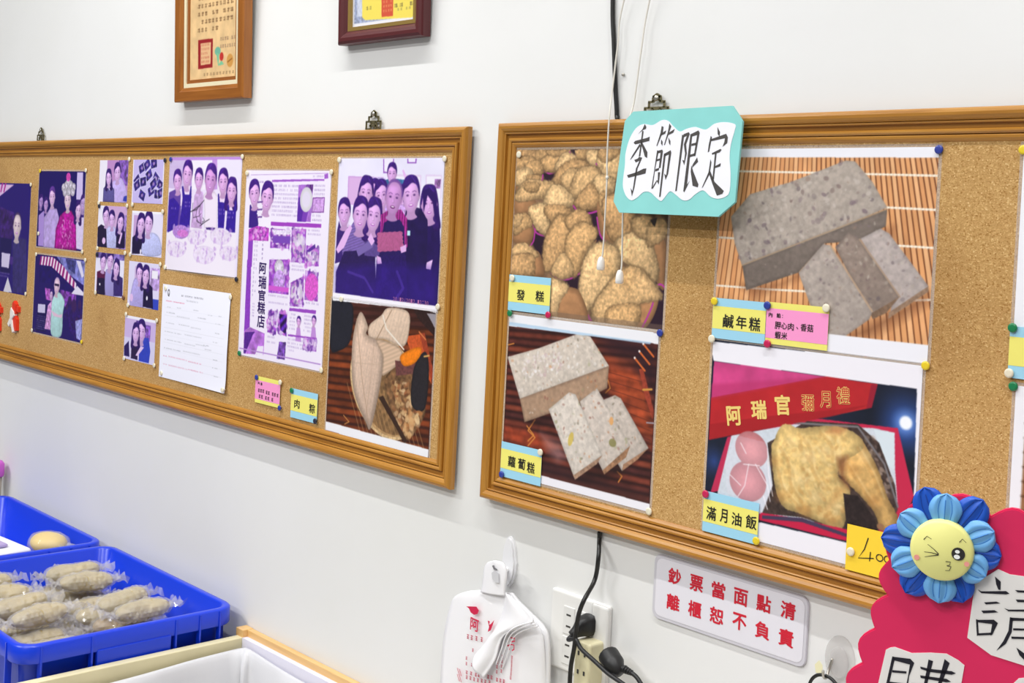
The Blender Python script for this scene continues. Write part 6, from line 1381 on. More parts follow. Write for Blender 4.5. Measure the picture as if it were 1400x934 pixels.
pc = [(269.6,1061.7),(283.4,1061.7),(296.2,1062.7),(308.7,1063.7),(319.3,1066.9),(327.9,1073.7),(334.5,1081)]
P3 = wp(pc, -0.036)
e = empty('power_plug', P3[0]); L = e.location
b2 = tube('plug_body', [(-0.010, 0.008, 0.006), (0.0, 0.004, 0.002), (0.012, 0.0, -0.003), (0.022, 0, -0.009)], lambda s_: 0.0155 if s_ < 0.55 else 0.0155 - (s_ - 0.55) * 0.019, 'plug_black', e, 14, 5)
for k in range(4):
    q = Vector(P3[2]) - L; d = (Vector(P3[3]) - Vector(P3[2])).normalized(); p_ = q + d * (0.004 * k)
    tube('relief_ring', [tuple(p_), tuple(p_ + d * 0.0024)], 0.0058 - 0.0006 * k, 'plug_black', e, 12, 2)
tube('cord', [tuple(Vector(p_) - L) for p_ in P3[1:]], 0.0032, 'plug_black', e, 8, 6)
tag(e, 'black round plug in the cream adapter with ribbed strain relief', 'plug', 'black power plugs')

# ================================================================ printed notice plate and clear hook
mat('notice_plate', (228, 226, 234), 0.3, coat=0.3); mat('notice_edge', (206, 204, 212), 0.25); mat('notice_red', (206, 24, 50), 0.5)
def rrect(w, h, r, n=6):
    out = []
    for cx_, cy_, a0 in ((w - r, r, -90), (w - r, h - r, 0), (r, h - r, 90), (r, r, 180)):
        for k in range(n + 1):
            t = math.radians(a0 + 90 * k / n); out.append((cx_ + r * math.cos(t), cy_ + r * math.sin(t)))
    return out
e = empty('notice_plate', (0.3140, -0.0005, 1.1003))
prism('plate', [(x_, -z_) for x_, z_ in rrect(0.2515, 0.0905, 0.012)], -0.0030, 0.0, 'notice_edge', e, 0.0008)
prism('paper_insert', [(x_ + 0.005, -z_ - 0.005) for x_, z_ in rrect(0.2415, 0.0805, 0.010)], -0.0034, -0.0031, 'notice_plate', e)
lettering('lettering', [(ch, q[0], q[1], 22.5, 22) for ch, q in zip('鈔票當面點清', [(37.6,24.4),(75.4,24.8),(112.3,25),(148.8,25),(185,24.2),(222.3,23.4)])] + [(ch, q[0], q[1], 22.5, 22) for ch, q in zip('離櫃恕不負責', [(37.3,60.5),(74.8,60.3),(111.7,59.3),(148.8,57.7),(185.1,59.2),(221.5,59)])], 'notice_red', e, 0.0037, 1.3)
tag(e, 'white rounded notice plate with red text 鈔票當面點清 離櫃恕不負責', 'notice')
hc = (612.3, 965.2)
e = empty('clear_hook', (hc[0] / 1000, 0, 2 - hc[1] / 1000))
el = lambda rx, rz, n=28: [(rx * math.cos(2 * math.pi * k / n), rz * math.sin(2 * math.pi * k / n)) for k in range(n)]
prism('pad', [(x_, z_) for x_, z_ in el(0.021, 0.030)], -0.0022, -0.0001, 'clear_hook_plastic', e, 0.0006)
prism('boss', [(x_, z_ - 0.003) for x_, z_ in el(0.013, 0.019)], -0.006, -0.0023, 'clear_hook_plastic', e, 0.001)
tube('hook', [(-0.008, -0.005, 0.0), (-0.010, -0.008, -0.012), (-0.010, -0.014, -0.022), (-0.010, -0.020, -0.020), (-0.010, -0.022, -0.012)], 0.0018, 'nail_steel', e, 8)
tag(e, 'clear plastic adhesive wall hook beside the pink placard', 'hook')
RVs, RFs = [], []
rc = (hc[0] / 1000 - 0.010, -0.016, 2 - hc[1] / 1000 - 0.0225 + 0.0035 - 0.022)
o = tube('cable_loop', [(rc[0] + 0.022 * math.sin(t), rc[1], rc[2] + 0.022 * math.cos(t)) for t in np.linspace(0, 2 * math.pi * 0.98, 18)], 0.0022, 'black_cable', None, 8, 3)
tag(o, 'black ring hanging from the clear plastic hook', 'ring')
mat('tape_mark', (236, 230, 190), 0.6)
o = prism('tape_scrap', [(0, 0), (0.010, 0.002), (0.009, 0.012), (0.004, 0.017), (-0.002, 0.010)], -0.0003, -0.00005, 'tape_mark'); q = (578.8, 991.2); o.location = (q[0] / 1000, 0, 2 - q[1] / 1000)
tag(o, 'scrap of yellowed tape stuck left of the clear hook', 'tape')

# ================================================================ white hook with a bundle of carrier bags
mat('hook_white', (232, 232, 234), 0.35); mat('bag_white', (242, 241, 244), 0.35, spec=0.4, bump=0.15, bscale=25); mat('bag_red', (206, 26, 74), 0.5)
hk = empty('adhesive_hook', (0.0215, 0, 1.02))
prism('base_plate', [(x_ * (1 - 0.12 * (z_ > 0)), z_) for x_, z_ in el(0.0165, 0.040)], -0.007, -0.0001, 'hook_white', hk, 0.003)
tube('hook_arm', [(0, -0.006, -0.012), (0, -0.020, -0.018), (0, -0.032, -0.014), (0, -0.036, -0.002)], 0.0048, 'hook_white', hk, 10)
tag(hk, 'white oval adhesive wall hook holding carrier bags', 'hook')

def loft_panel(name, left, right, yf, material, parent, n=36, m=24, th=0.0012, org=(0, 0, 0)):
    A, B = resample(left, n), resample(right, n); V, F = [], []
    for side in (0, 1):
        for j in range(n):
            for i in range(m):
                t = i / (m - 1); p_ = A[j] * (1 - t) + B[j] * t
                V.append((p_[0] / 1000 - org[0], yf(t, j / (n - 1)) + (0 if side == 0 else th) - org[1], 2 - p_[1] / 1000 - org[2]))
    k = n * m
    for j in range(n - 1):
        for i in range(m - 1):
            a1 = j * m + i; F.append((a1 + m, a1 + m + 1, a1 + 1, a1)); F.append((k + a1, k + a1 + 1, k + a1 + m + 1, k + a1 + m))
    for i in range(m - 1): F.append((i, i + 1, k + i + 1, k + i)); a1 = (n - 1) * m + i; F.append((k + a1, k + a1 + 1, a1 + 1, a1))
    for j in range(n - 1): a1 = j * m; F.append((k + a1, k + a1 + m, a1 + m, a1)); a1 = j * m + m - 1; F.append((a1, a1 + m, k + a1 + m, k + a1))
    return pyd(name, V, F, material, parent, smooth=True)
bag = empty('carrier_bag_bundle', (0.02, -0.034, 0.80)); O3 = (0.02, -0.034, 0.80)
lft = [(-9.9,1028.3),(-41.6,1038.4),(-70.4,1054),(-80.6,1074.3),(-87.2,1098.3),(-91.2,1126.1),(-91.8,1162),(-90.2,1200.4),(-88.1,1236.7)]; rgt = [(46,1018.1),(61.9,1026.8),(89.9,1038.4),(111.3,1047.2),(125.2,1057.9),(130.1,1073),(133,1096.8),(135.5,1131.7),(137.9,1165)]
loft_panel('bag_body', lft, rgt, lambda t, s: -0.032 - 0.006 * math.sin(t * math.pi) - 0.004 * s + 0.0015 * math.sin(t * 9 + s * 5) * s + 0.012 * max(0, t - 0.72) * 3.5 * s, 'bag_white', bag, org=O3)
loft_panel('back_layers', [(u + 3, v + 2) for u, v in lft], [(u + 4, v + 2) for u, v in rgt], lambda t, s: -0.026 + 0.004 * (t - 0.5), 'bag_white', bag, 24, 10, 0.006, O3)
hl = [(25.4,972.1),(10.3,978.8),(3.2,990.1),(1.6,1003.4),(0.4,1016.6),(-1.9,1028.4)]; hr = [(27,971.3),(44,971),(52.2,978.5),(54.7,990.6),(52.7,1005.9),(51.7,1020.9)]
loft_panel('handle', hl, hr, lambda t, s: -0.040 - 0.003 * math.sin(t * math.pi), 'bag_white', bag, 24, 12, 0.002, O3)
fl = [(55.6,1016.9),(51.4,1042.1),(38.1,1071),(18.5,1101.9),(-8,1130.5)]; fr = [(71.4,1025.4),(99.1,1034.8),(85.8,1056),(62,1102.3),(28.6,1151.8)]
fl2 = [(55.4,1014.8),(51.4,1042.1),(38.1,1071),(15.4,1102.8),(-8.7,1130)]; fr2 = [(64.6,1015.6),(122.9,1039.8),(66.1,1076),(50.9,1118.1),(28.6,1152.2)]
loft_panel('folded_flap', fl2, fr2, lambda t, s: -0.040 - 0.016 * math.sin(min(t * 1.15, 1) * math.pi * 0.75) * (0.25 + s), 'bag_white', bag, 36, 24, 0.002, O3)
for k in range(3):
    ed = [(u + 4 * k + 1, v + 2.5 * k) for u, v in [(122.9,1040.2),(91.7,1055.5),(71.9,1072.3),(61.7,1098.2),(51.4,1124.3)]]
    tube('layer_edge', [(a1 - O3[0], b1 - O3[1], c1 - O3[2]) for a1, b1, c1 in wp(ed, -0.050 + 0.003 * k)], 0.0011, 'bag_white', bag, 6, 5)
lm = [(123.1,1041.8),(97.6,1054.9),(75.2,1075.6),(64.8,1099.4),(52,1132.6),(38.5,1158.6)]; rm = [(132,1045.6),(136.9,1052.4),(140.8,1067.6),(143.4,1091.3),(145.3,1109),(146.5,1125.7)]
tag(bag, 'bundle of white plastic carrier bags with red printing on wall hook', 'carrier bags')
# printing on the bag, on a thin skin in front of it
decal('hang_slit', [[(6,-220.5),(10.8,-222.5),(12.3,-219.3),(18.6,-218),(17.5,-215.6),(10.4,-215.6)]], mat('slit_grey', (120, 120, 124), 0.6), bag, 0.0105)
decal('hang_hole', [[(5.6,-209.2),(12.7,-214.5),(21.5,-212.4),(23.2,-197.6),(16.5,-196.3),(8.4,-200.3)]], mat('bag_hole', (206, 206, 210), 0.5), bag, 0.0104)
def on_bag(name, polys_or_items, letters=False, off=0.0108):
    o = (lettering(name, polys_or_items, 'bag_red', bag, off, 0.9) if letters else decal(name, polys_or_items, 'bag_red', bag, off))
    if not letters and name == 'small_print': o['kind'] = 'stuff'
    return o
on_bag('leaf_logo', [[(-47.8,-143.2),(-36.7,-146.1),(-24,-149),(-17.9,-144.5),(-20.7,-138.4),(-28.7,-134.8),(-36.6,-136.4),(-41.2,-141.7)]], off=0.0110)
on_bag('shop_lettering', [('阿', *(-26.6, -119.6), 20, 20)], True)
rg = random.Random(5)
marks = [[(3.1,-134.1),(8.1,-134.3),(6.7,-128.6),(10.6,-130.7),(17.7,-139),(14.7,-129.7),(11.3,-121.4),(4.4,-116.7),(6.9,-125.5)]]
def mk(q, w_, h_):
    out = []
    for a0, b0, a1, b1 in ((0.0, 0.0, 1, 0.2), (0.4, 0, 0.62, 1), (0, 0.45, 1, 0.62), (0.05, 0.8, 0.95, 1.0)):
        out.append([(q[0] + w_ * (a0 - .5), q[1] + h_ * (b0 - .5)), (q[0] + w_ * (a1 - .5), q[1] + h_ * (b0 - .5)), (q[0] + w_ * (a1 - .5), q[1] + h_ * (b1 - .5)), (q[0] + w_ * (a0 - .5), q[1] + h_ * (b1 - .5))])
    return out
sm = []
for q in [(-40.4,-97.1),(-31.4,-97.8),(-20.3,-99.6),(-8.3,-101.3)]: sm += mk(q, 5, 7)
for q in [(-27.4,-79.1),(-41.3,-62.6),(-40.7,-54.1),(-28.2,-55.6)]: sm += mk(q, 4, 5)
for q in [(-39,-40.5),(-28.7,-42),(-17.6,-43.2),(-11.3,-44.3),(10.5,-48.6),(18.2,-49.7),(30.6,-50),(38.2,-50.9),(45.8,-52.1)]: sm += mk(q, 5, 5.5)
for q in [(-38.4,-33.1),(-29.7,-34.2),(-21.1,-35.1),(-12.3,-36.2),(-3.5,-38),(4.9,-39.3),(14.2,-40.8)]: sm += mk(q, 5, 5.5)
for q in [(60.9,-93.2),(60.8,-86.9),(60.9,-80.7),(60.8,-74.4),(60.7,-68.1),(60.2,-61.7),(40,-88.2),(39.7,-80.8),(39.3,-73.3),(39.3,-65.9),(29.2,-76.7),(29.2,-69.2),(29.1,-61.8)]: sm += mk(q, 4, 5)
for q in [(-57.6,-36),(-56.9,-26.4)]: sm += [[(q[0] + a1 - 5 + 3 * k, q[1] - 5) if a1 == 0 else (q[0] - 5 + 3 * k + a1, q[1] - 5 + b1) for a1, b1 in ((0, 0), (1.2, 0), (6, 10), (4.8, 10))] for k in range(3)]
sm += [stroke_poly(p_, 2) for p_ in ([(55.7,-122),(64.7,-123.4),(65,-119.4),(56.2,-115.5)], [(49.3,-107.6),(58,-112.2),(64,-112.8),(64.4,-106.7),(60.1,-103.4)], [(53.8,-107.9),(54.2,-102.8)])]
on_bag('small_print', marks + sm)

# ================================================================ table, crates and lined counter
mat('table_grey', (196, 196, 196), 0.5); mat('crate_blue', (10, 58, 214), 0.32, spec=0.5, coat=0.15); mat('cream_board', (226, 216, 176), 0.6, var=0.05, vscale=14); mat('lavender_board', (228, 226, 242), 0.5); mat('liner_white', (212, 212, 216), 0.45, spec=0.35)
TZ = 0.607
tb = empty('display_table', (-1.7, -0.35, 0))
box('table_top', -0.95, 0.965, -0.30, 0.345, TZ - 0.03, TZ, 'table_grey', tb, 0.004)
for sx in (-0.9, 0.91):
    for sy in (-0.26, 0.30): box('leg', sx - 0.02, sx + 0.02, sy - 0.02, sy + 0.02, 0, TZ - 0.03, 'table_grey', tb, 0.003)
tag(tb, 'grey table against the wall carrying the two blue crates', 'table')

def ring(x0, x1, y0, y1, r, z, n=7):
    out = []
    for cx_, cy_, a0 in ((x1 - r, y0 + r, -90), (x1 - r, y1 - r, 0), (x0 + r, y1 - r, 90), (x0 + r, y0 + r, 180)):
        for k in range(n):
            t = math.radians(a0 + 90 * k / (n - 1)); out.append((cx_ + r * math.cos(t), cy_ + r * math.sin(t), z))
    return out
def crate(x0, x1, y0, y1, label):
    e = empty('plastic_crate', ((x0 + x1) / 2, (y0 + y1) / 2, TZ)); W, D, H = (x1 - x0) / 2, (y1 - y0) / 2, 0.150
    R_ = [ring(-W + .022, W - .022, -D + .022, D - .022, 0.030, 0.0), ring(-W + .014, W - .014, -D + .014, D - .014, 0.034, H - 0.036), ring(-W + .012, W - .012, -D + .012, D - .012, 0.034, H - 0.034),
          ring(-W + .001, W - .001, -D + .001, D - .001, 0.040, H - 0.034), ring(-W, W, -D, D, 0.040, H - 0.032), ring(-W, W, -D, D, 0.040, H - 0.003), ring(-W + .003, W - .003, -D + .003, D - .003, 0.038, H), ring(-W + .013, W - .013, -D + .013, D - .013, 0.030, H), ring(-W + .016, W - .016, -D + .016, D - .016, 0.028, H - 0.003),
          ring(-W + .026, W - .026, -D + .026, D - .026, 0.026, 0.012), ring(-W + .032, W - .032, -D + .032, D - .032, 0.022, 0.006)]
    n = len(R_[0]); V = [v for r_ in R_ for v in r_]; F = []
    for i in range(len(R_) - 1):
        for k in range(n): F.append((i * n + k, i * n + (k + 1) % n, (i + 1) * n + (k + 1) % n, (i + 1) * n + k))
    F.append(tuple(range(n))[::-1]); F.append(tuple((len(R_) - 1) * n + k for k in range(n)))
    b = pyd('crate_body', V, F, 'crate_blue', e, smooth=False)
    b.data.polygons.foreach_set('use_smooth', [len(p.vertices) == 4 for p in b.data.polygons])
    for sx in (-1, 1):
        box('handle_lip', sx * (W - 0.004) - 0.006, sx * (W - 0.004) + 0.006, -0.075, 0.075, H - 0.062, H - 0.030, 'crate_blue', e, 0.002)
        for yy in (-D * 0.82, -0.085, 0.085, D * 0.62, D * 0.82):
            box('rib', sx * (W - .004) - 0.006, sx * (W - .004) + 0.006, yy - 0.0018, yy + 0.0018, 0.02, H - 0.003, 'crate_blue', e)
    for sy in (-1, 1):
        for xx in (-W * 0.8, -W * 0.4, 0, W * 0.4, W * 0.8):
            box('rib', xx - 0.0018, xx + 0.0018, sy * (D - .004) - 0.006, sy * (D - .004) + 0.006, 0.02, H - 0.003, 'crate_blue', e)
    return tag(e, label, 'crate', 'blue plastic crates')
crate(-1.298, -0.733, -0.462, -0.022, 'nearer blue plastic crate filled with wrapped olive rolls')
crate(-1.905, -1.322, -0.462, -0.022, 'farther blue plastic crate nearly empty, behind the filled one')

# wrapped rice rolls
mat('roll_olive', (184, 164, 100), 0.4, var=0.3, vscale=30); mat('roll_tan', (182, 148, 78), 0.4, var=0.3, vscale=30)
def wrapped_meshes(seed):
    rg = np.random.default_rng(seed); L, Wd, Hh = 0.060, 0.0265, 0.0188
    ph = rg.random(6) * 6.28
    def surf(k, nu, nv, noise):
        V = []
        for i in range(nu + 1):
            s = -1 + 2 * i / nu; prof = max(1 - abs(s) ** 3.2, 0.0) ** 0.5
            for j in range(nv):
                t = 2 * math.pi * j / nv
                d = 1 + 0.07 * math.sin(3 * s + ph[0] + 2 * t) + 0.04 * math.sin(7 * s + ph[1] - 3 * t) + noise * rg.normal()
                V.append((s * L * k, prof * Wd * k * d * math.cos(t), prof * Hh * k * d * math.sin(t)))
        F = [(i * nv + j, i * nv + (j + 1) % nv, (i + 1) * nv + (j + 1) % nv, (i + 1) * nv + j) for i in range(nu) for j in range(nv)]
        return V, F
    a = bpy.data.meshes.new('filling'); V, F = surf(1.0, 20, 16, 0.02); a.from_pydata(V, [], F); a.materials.append(MATS['roll_tan' if seed % 3 == 0 else 'roll_olive'])
    a.polygons.foreach_set('use_smooth', [True] * len(a.polygons))
    b = bpy.data.meshes.new('wrapper'); V, F = surf(1.12, 26, 16, 0.06)
    for sg_ in (-1, 1):                     # crumpled film fins at both ends
        q0 = len(V)
        for i in range(5):
            for j in range(8):
                V.append((sg_ * (L * 0.98 + 0.0065 * i) + rg.normal() * 0.001, (j / 7 - 0.5) * 0.022 * (1 + 0.42 * i) + rg.normal() * 0.001, 0.006 * math.sin(j * 1.9 + i + seed) * (0.6 + i * 0.35) + rg.normal() * 0.0015 + 0.001 * i))
        F += [(q0 + i * 8 + j, q0 + i * 8 + j + 1, q0 + i * 8 + j + 9, q0 + i * 8 + j + 8) for i in range(4) for j in range(7)]
    b.from_pydata(V, [], F); b.materials.append(MATS['clear_wrap'])
    bb = bmesh.new(); bb.from_mesh(b); bmesh.ops.triangulate(bb, faces=bb.faces); bb.to_mesh(b); bb.free()
    for m_ in (a, b): m_.update()
    return a, b
WM = [wrapped_meshes(s) for s in (1, 2, 3, 4, 5)]
rg = random.Random(11)
def roll(x, y, z, rz, k, tilt=0.0, label='cling-wrapped olive rice roll heaped in the nearer blue crate', group='wrapped rolls in the nearer crate'):
    e = empty('wrapped_roll', (x, y, z), rz); e.rotation_euler = (rg.uniform(-0.1, 0.1), tilt, rz)
    for m_, nm in zip(WM[k % 5], ('filling', 'wrapper')):
        o = bpy.data.objects.new(nm, m_); COL.objects.link(o); o.parent = e
    tag(e, label, 'wrapped roll', group)
for i in range(8):
    for j in range(2):
        roll(-1.249 + i * 0.0665, -0.338 + j * 0.176, TZ + 0.032, math.pi / 2 + rg.uniform(-0.05, 0.05), i + j)
for i in range(7):
    for j in range(2):
        roll(-1.235 + i * 0.068, -0.334 + j * 0.176 + rg.uniform(-.004, .004), TZ + 0.077, math.pi / 2 + rg.uniform(-0.12, 0.12), i + 2 * j + 1, rg.uniform(-0.05, 0.05))
for i in range(5):
    for j in range(2):
        if (i, j) in ((4, 0), (2, 1)): continue
        roll(-1.218 + i * 0.081, -0.330 + j * 0.180 + rg.uniform(-.008, .008), TZ + 0.122, math.pi / 2 + rg.uniform(-0.28, 0.28), 3 * i + j, rg.uniform(-0.06, 0.06))
# far crate contents
for i in range(3):
    for q in range(2):
        for lv in range(2):
            roll(-1.385 - i * 0.072, -0.34 + 0.177 * q, TZ + 0.032 + 0.044 * lv, math.pi / 2, i + q + lv, 0, 'cling-wrapped rice roll lying low in the farther blue crate', 'wrapped rolls in the farther crate')
mat('lavender_pack', (176, 160, 206), 0.35); mat('yellow_bun', (240, 206, 70), 0.45, var=0.1, vscale=20)
e = empty('wrapped_bun', (-1.462, -0.098, TZ + 0.128), 0.3)
V, F = [], []
for i in range(13):
    s = -1 + i / 6
    for j in range(20): t = j * math.pi / 10; pr_ = max(1 - s * s, 0) ** 0.5; V.append((0.048 * pr_ * math.cos(t), 0.038 * pr_ * math.sin(t) * (1 + 0.06 * math.sin(3 * t)), 0.024 * s))
F = [(i * 20 + j, i * 20 + (j + 1) % 20, (i + 1) * 20 + (j + 1) % 20, (i + 1) * 20 + j) for i in range(12) for j in range(20)]
pyd('bun', V, F, 'yellow_bun', e, smooth=True)
w_ = pyd('wrapper', [(x_ * 1.12 + 0.003 * math.sin(z_ * 300 + x_ * 200), y_ * 1.14 + 0.002 * math.sin(x_ * 260), z_ * 1.15) for x_, y_, z_ in V], F, 'clear_wrap', e, smooth=True)
fn = [(0.050 + 0.012 * i, (j / 4 - .5) * 0.03 * (1 + .4 * i), 0.006 * math.sin(j * 2 + i)) for i in range(4) for j in range(5)]
pyd('wrapper_fin', fn, [(i * 5 + j, i * 5 + j + 1, i * 5 + j + 6, i * 5 + j + 5) for i in range(3) for j in range(4)], 'clear_wrap', e, smooth=True)
tag(e, 'yellow bun in clear wrap inside the farther blue crate', 'bun')
e = empty('paper_pack', (-1.495, -0.250, TZ + 0.122), 0.10)
box('white_wrapper', -0.07, 0.09, -0.10, 0.085, -0.018, 0.012, 'white_paper', e, 0.008, 3)
box('lavender_card', -0.05, 0.055, -0.09, 0.045, 0.0125, 0.022, 'lavender_pack', e, 0.006, 3)
tag(e, 'white paper pack with lavender card inside the farther crate', 'pack')

# pink-lidded tub at the far left
mat('tub_grey', (168, 160, 146), 0.5); mat('lid_pink', (206, 92, 200), 0.4)
e = empty('lidded_tub', (-1.968, -0.036, TZ))
lathe('tub', [(0, 0), (0.018, 0.0), (0.021, 0.188), (0, 0.188)], 'tub_grey', e, (0, 0, 0), 'Z', 28)
lathe('lid', [(0, 0.188), (0.024, 0.188), (0.026, 0.193), (0.026, 0.222), (0.020, 0.230), (0, 0.232)], 'lid_pink', e, (0, 0, 0), 'Z', 28)
tag(e, 'grey tub with pink lid behind the farther crate', 'tub')

# counter well with wooden rim and white plastic liner
ct = empty('counter_well', (-0.2, -0.3, 0))
box('side_board', -0.525, -0.505, -0.45, 0.286, 0.0, 0.702, 'cream_board', ct, 0.0015)
box('side_board', 0.70, 0.72, -0.45, 0.286, 0.0, 0.702, 'cream_board', ct, 0.0015)
box('front_board', -0.525, 0.72, -0.47, -0.45, 0.0, 0.702, 'cream_board', ct, 0.0015)
box('back_board', -0.505, 0.70, 0.274, 0.286, 0.0, 0.702, 'lavender_board', ct)
box('bottom_board', -0.505, 0.70, -0.45, 0.274, 0.36, 0.38, 'cream_board', ct)
box('rim_strip', -0.512, 0.72, 0.2855, 0.2985, 0.0, 0.7155, 'rim_wood', ct, 0.001)
box('rim_end', -0.530, -0.504, 0.2745, 0.2985, 0.700, 0.7165, 'rim_wood', ct, 0.001)
tag(ct, 'cream boarded counter well with pale wooden rim along the wall', 'counter')
# liner: a sheet pushed into the well, its upper edge standing along the boards
LV, LF = [], []
path = [(-0.70 + 0.012, -0.72)] + [(-0.688, -0.72 + 0.68 * k / 24) for k in range(25)] + [(-0.6865 + 0.006 * k, -0.038 + 0.003 * k / 3) for k in range(1, 4)] + [(-0.665 + 1.14 * k / 60, -0.034) for k in range(61)]
path = path[1:]
hs = [0.0, 0.004, 0.012, 0.03, 0.06, 0.10, 0.16, 0.22, 0.28]
npth = len(path)
for j, d in enumerate(hs):
    for i, (x_, y_) in enumerate(path):
        inn = 0.010 * min(1, d / 0.03) * 0 + 0.012 * (1 - math.exp(-d / 0.03)) + 0.006 * math.sin(i * 0.55 + d * 14) * min(1, d / 0.04) + 0.004 * math.sin(i * 1.3 - d * 31) * min(1, d / 0.05)
        lip = 0.010 * math.exp(-d / 0.006)
        left_side = i < 25
        top = 0.690 - (0.006 if left_side else 0.002 + 0.010 * min(1, max(0, (x_ + 0.66) / 0.4))) + 0.0025 * math.sin(i * 0.31) - (0.008 * max(0, math.sin(i * 0.13 + 0.5)) if left_side else 0)
        if left_side: p_ = (x_ + inn - lip * 0.6, y_, top - d)
        else: p_ = (x_ + (inn if i < 29 else 0), y_ - inn + lip * 0.4, top - d)
        LV.append(p_)
for j in range(len(hs) - 1):
    for i in range(npth - 1):
        a1 = j * npth + i; LF.append((a1 + npth, a1 + npth + 1, a1 + 1, a1))
n0 = len(LV)
o = pyd('plastic_liner', LV, LF, 'liner_white', None, smooth=True)
bx_ = [(-0.66, -0.70, 0.41), (0.47, -0.70, 0.41), (0.47, -0.06, 0.41), (-0.66, -0.06, 0.41)]
pyd('liner_floor', bx_, [(0, 1, 2, 3)], 'liner_white', o)
md = o.modifiers.new('thickness', 'SOLIDIFY'); md.thickness = 0.0012
tag(o, 'white plastic sheet lining the counter well', 'plastic sheet')

# ================================================================ pink scalloped placard with flower
mat('foam_pink', (226, 34, 92), 0.55, var=0.04, vscale=10); mat('petal_dark', (20, 84, 192), 0.45); mat('petal_light', (112, 176, 232), 0.45); mat('flower_face', (244, 240, 150), 0.4); mat('cheek_pink', (244, 160, 150), 0.5); mat('face_white', (250, 250, 246), 0.5); mat('face_ink', (44, 40, 38), 0.5); mat('char_black', (24, 20, 34), 0.5); mat('cut_paper', (240, 236, 232), 0.6); mat('stick_wood', (214, 180, 130), 0.6); mat('counter_white', (224, 222, 218), 0.5); mat('groove_dark', (14, 60, 150), 0.5); mat('groove_light', (60, 130, 206), 0.5)
YAW = math.radians(20)
PO = (0.80, -0.33, 1.20)
def bulge(pts_, k=0.32, n=7):
    """outline of scallops between cusp points"""
    out = []; P = [Vector(p_) for p_ in pts_]
    cen = sum(P, Vector((0, 0))) / len(P)
    for i, a1 in enumerate(P):
        b1 = P[(i + 1) % len(P)]; d = b1 - a1; nn = Vector((d.y, -d.x)); nn.normalize()
        if nn.dot((a1 + b1) / 2 - cen) < 0: nn = -nn
        for q in range(n):
            t = q / n; out.append(tuple(a1 + d * t + nn * d.length * k * math.sin(math.pi * t)))
    return out
cusps = [(131.3,-113.4),(84.7,-120.1),(55.8,-92.5),(46.3,-60.1),(46.6,-28.1),(37,4.7),(27.7,38.7),(18.6,73),(12.4,106.9),(12.1,139.6),(42.5,155.9),(87.4,153.1),(130.4,144.3),(171.8,131.7),(211.4,111.7),(227.8,79.7),(227.8,45.8),(222.3,11.1),(215.1,-23.3),(204.3,-57.3),(189.8,-89),(170.1,-112.2)]
out_ = bulge(cusps, 0.27)
pl = empty('pink_placard', PO, YAW)
prism('foam_board', [(u / 1000, -v / 1000) for u, v in out_], -0.006, 0.0, 'foam_pink', pl, 0.0012)
pq = [(121.5,-52.1),(140,-68),(149.8,-65),(161.4,-65.3),(184.2,-67),(190.6,-24.2),(186.6,17.2),(165.1,12.5),(138.2,8.8),(117.6,-2.7)]
prism('lettering_paper', [(u / 1000, -v / 1000) for u, v in pq], -0.0068, -0.0061, 'cut_paper', pl)
pq = [(48.3,22),(52.2,19.1),(56.1,17.9),(71.1,20.5),(87.8,16.8),(101,15.1),(111.1,18.9),(116.6,22.4),(113.8,48.6),(113.7,87),(83.3,99.9),(37.7,104.5),(40.5,70.3)]
prism('lettering_paper', [(u / 1000, -v / 1000) for u, v in pq], -0.0068, -0.0061, 'cut_paper', pl)
pq = [(150,39.7),(161.9,24.6),(172.3,21.3),(197.3,26.2),(197.9,75.6),(158.9,86.9)]
prism('lettering_paper', [(u / 1000, -v / 1000) for u, v in pq], -0.0068, -0.0061, 'cut_paper', pl)
QING = [[(137.7,-61.2),(142.7,-57.5),(142.9,-50.1),(141,-50.3),(139.1,-54.6)], [(123.9,-47.3),(127.2,-46.2),(147.4,-50),(150.4,-48.3),(147.5,-47.1),(127.3,-44.5)], [(129.9,-36.8),(140,-39.3),(143.5,-38.4),(131.6,-35.3)], [(127.9,-29),(138.8,-31.5),(142.1,-30.1),(129.9,-27.1)], [(124,-20.7),(125.6,-20.5),(127.1,-7.5),(125.6,-5.8)], [(124.8,-20.2),(138.7,-23),(142.3,-20.7),(138.3,-9.6),(136.6,-8.6),(137.6,-18.9),(126,-18.3)], [(126.5,-8.5),(137.2,-11.2),(137.3,-9.2),(126.6,-6.6)],
 [(154.7,-52.2),(175.5,-54.7),(175.6,-52.8),(156.9,-50.6)], [(155.6,-44),(175.9,-46.9),(176,-45),(157.3,-42)], [(146.6,-34.7),(150.4,-34.1),(182.5,-40.2),(182.6,-38),(150.4,-32.6)], [(164.2,-61.2),(166.6,-61.7),(167.9,-36.9),(165.5,-36.5)], [(151.8,-27.7),(154.4,-27.6),(154,-14.9),(149.8,-3.8),(142.3,4),(147.6,-5.7),(151.3,-15.6)], [(152.8,-27.5),(176.8,-30.6),(176.9,-28.8),(153,-24.8)], [(154.9,-18.5),(177.2,-22),(177.3,-20.4),(155,-16.7)], [(153.7,-10.9),(177.6,-14.7),(177.7,-13.1),(154.3,-9)], [(175.9,-31),(178.9,-30.8),(179.5,0.5),(174.5,3.8),(176.9,-1.2)], [(158.4,-2.1),(164.4,1.3),(169.3,4.9),(165.2,7.4),(161.4,4.2)]]
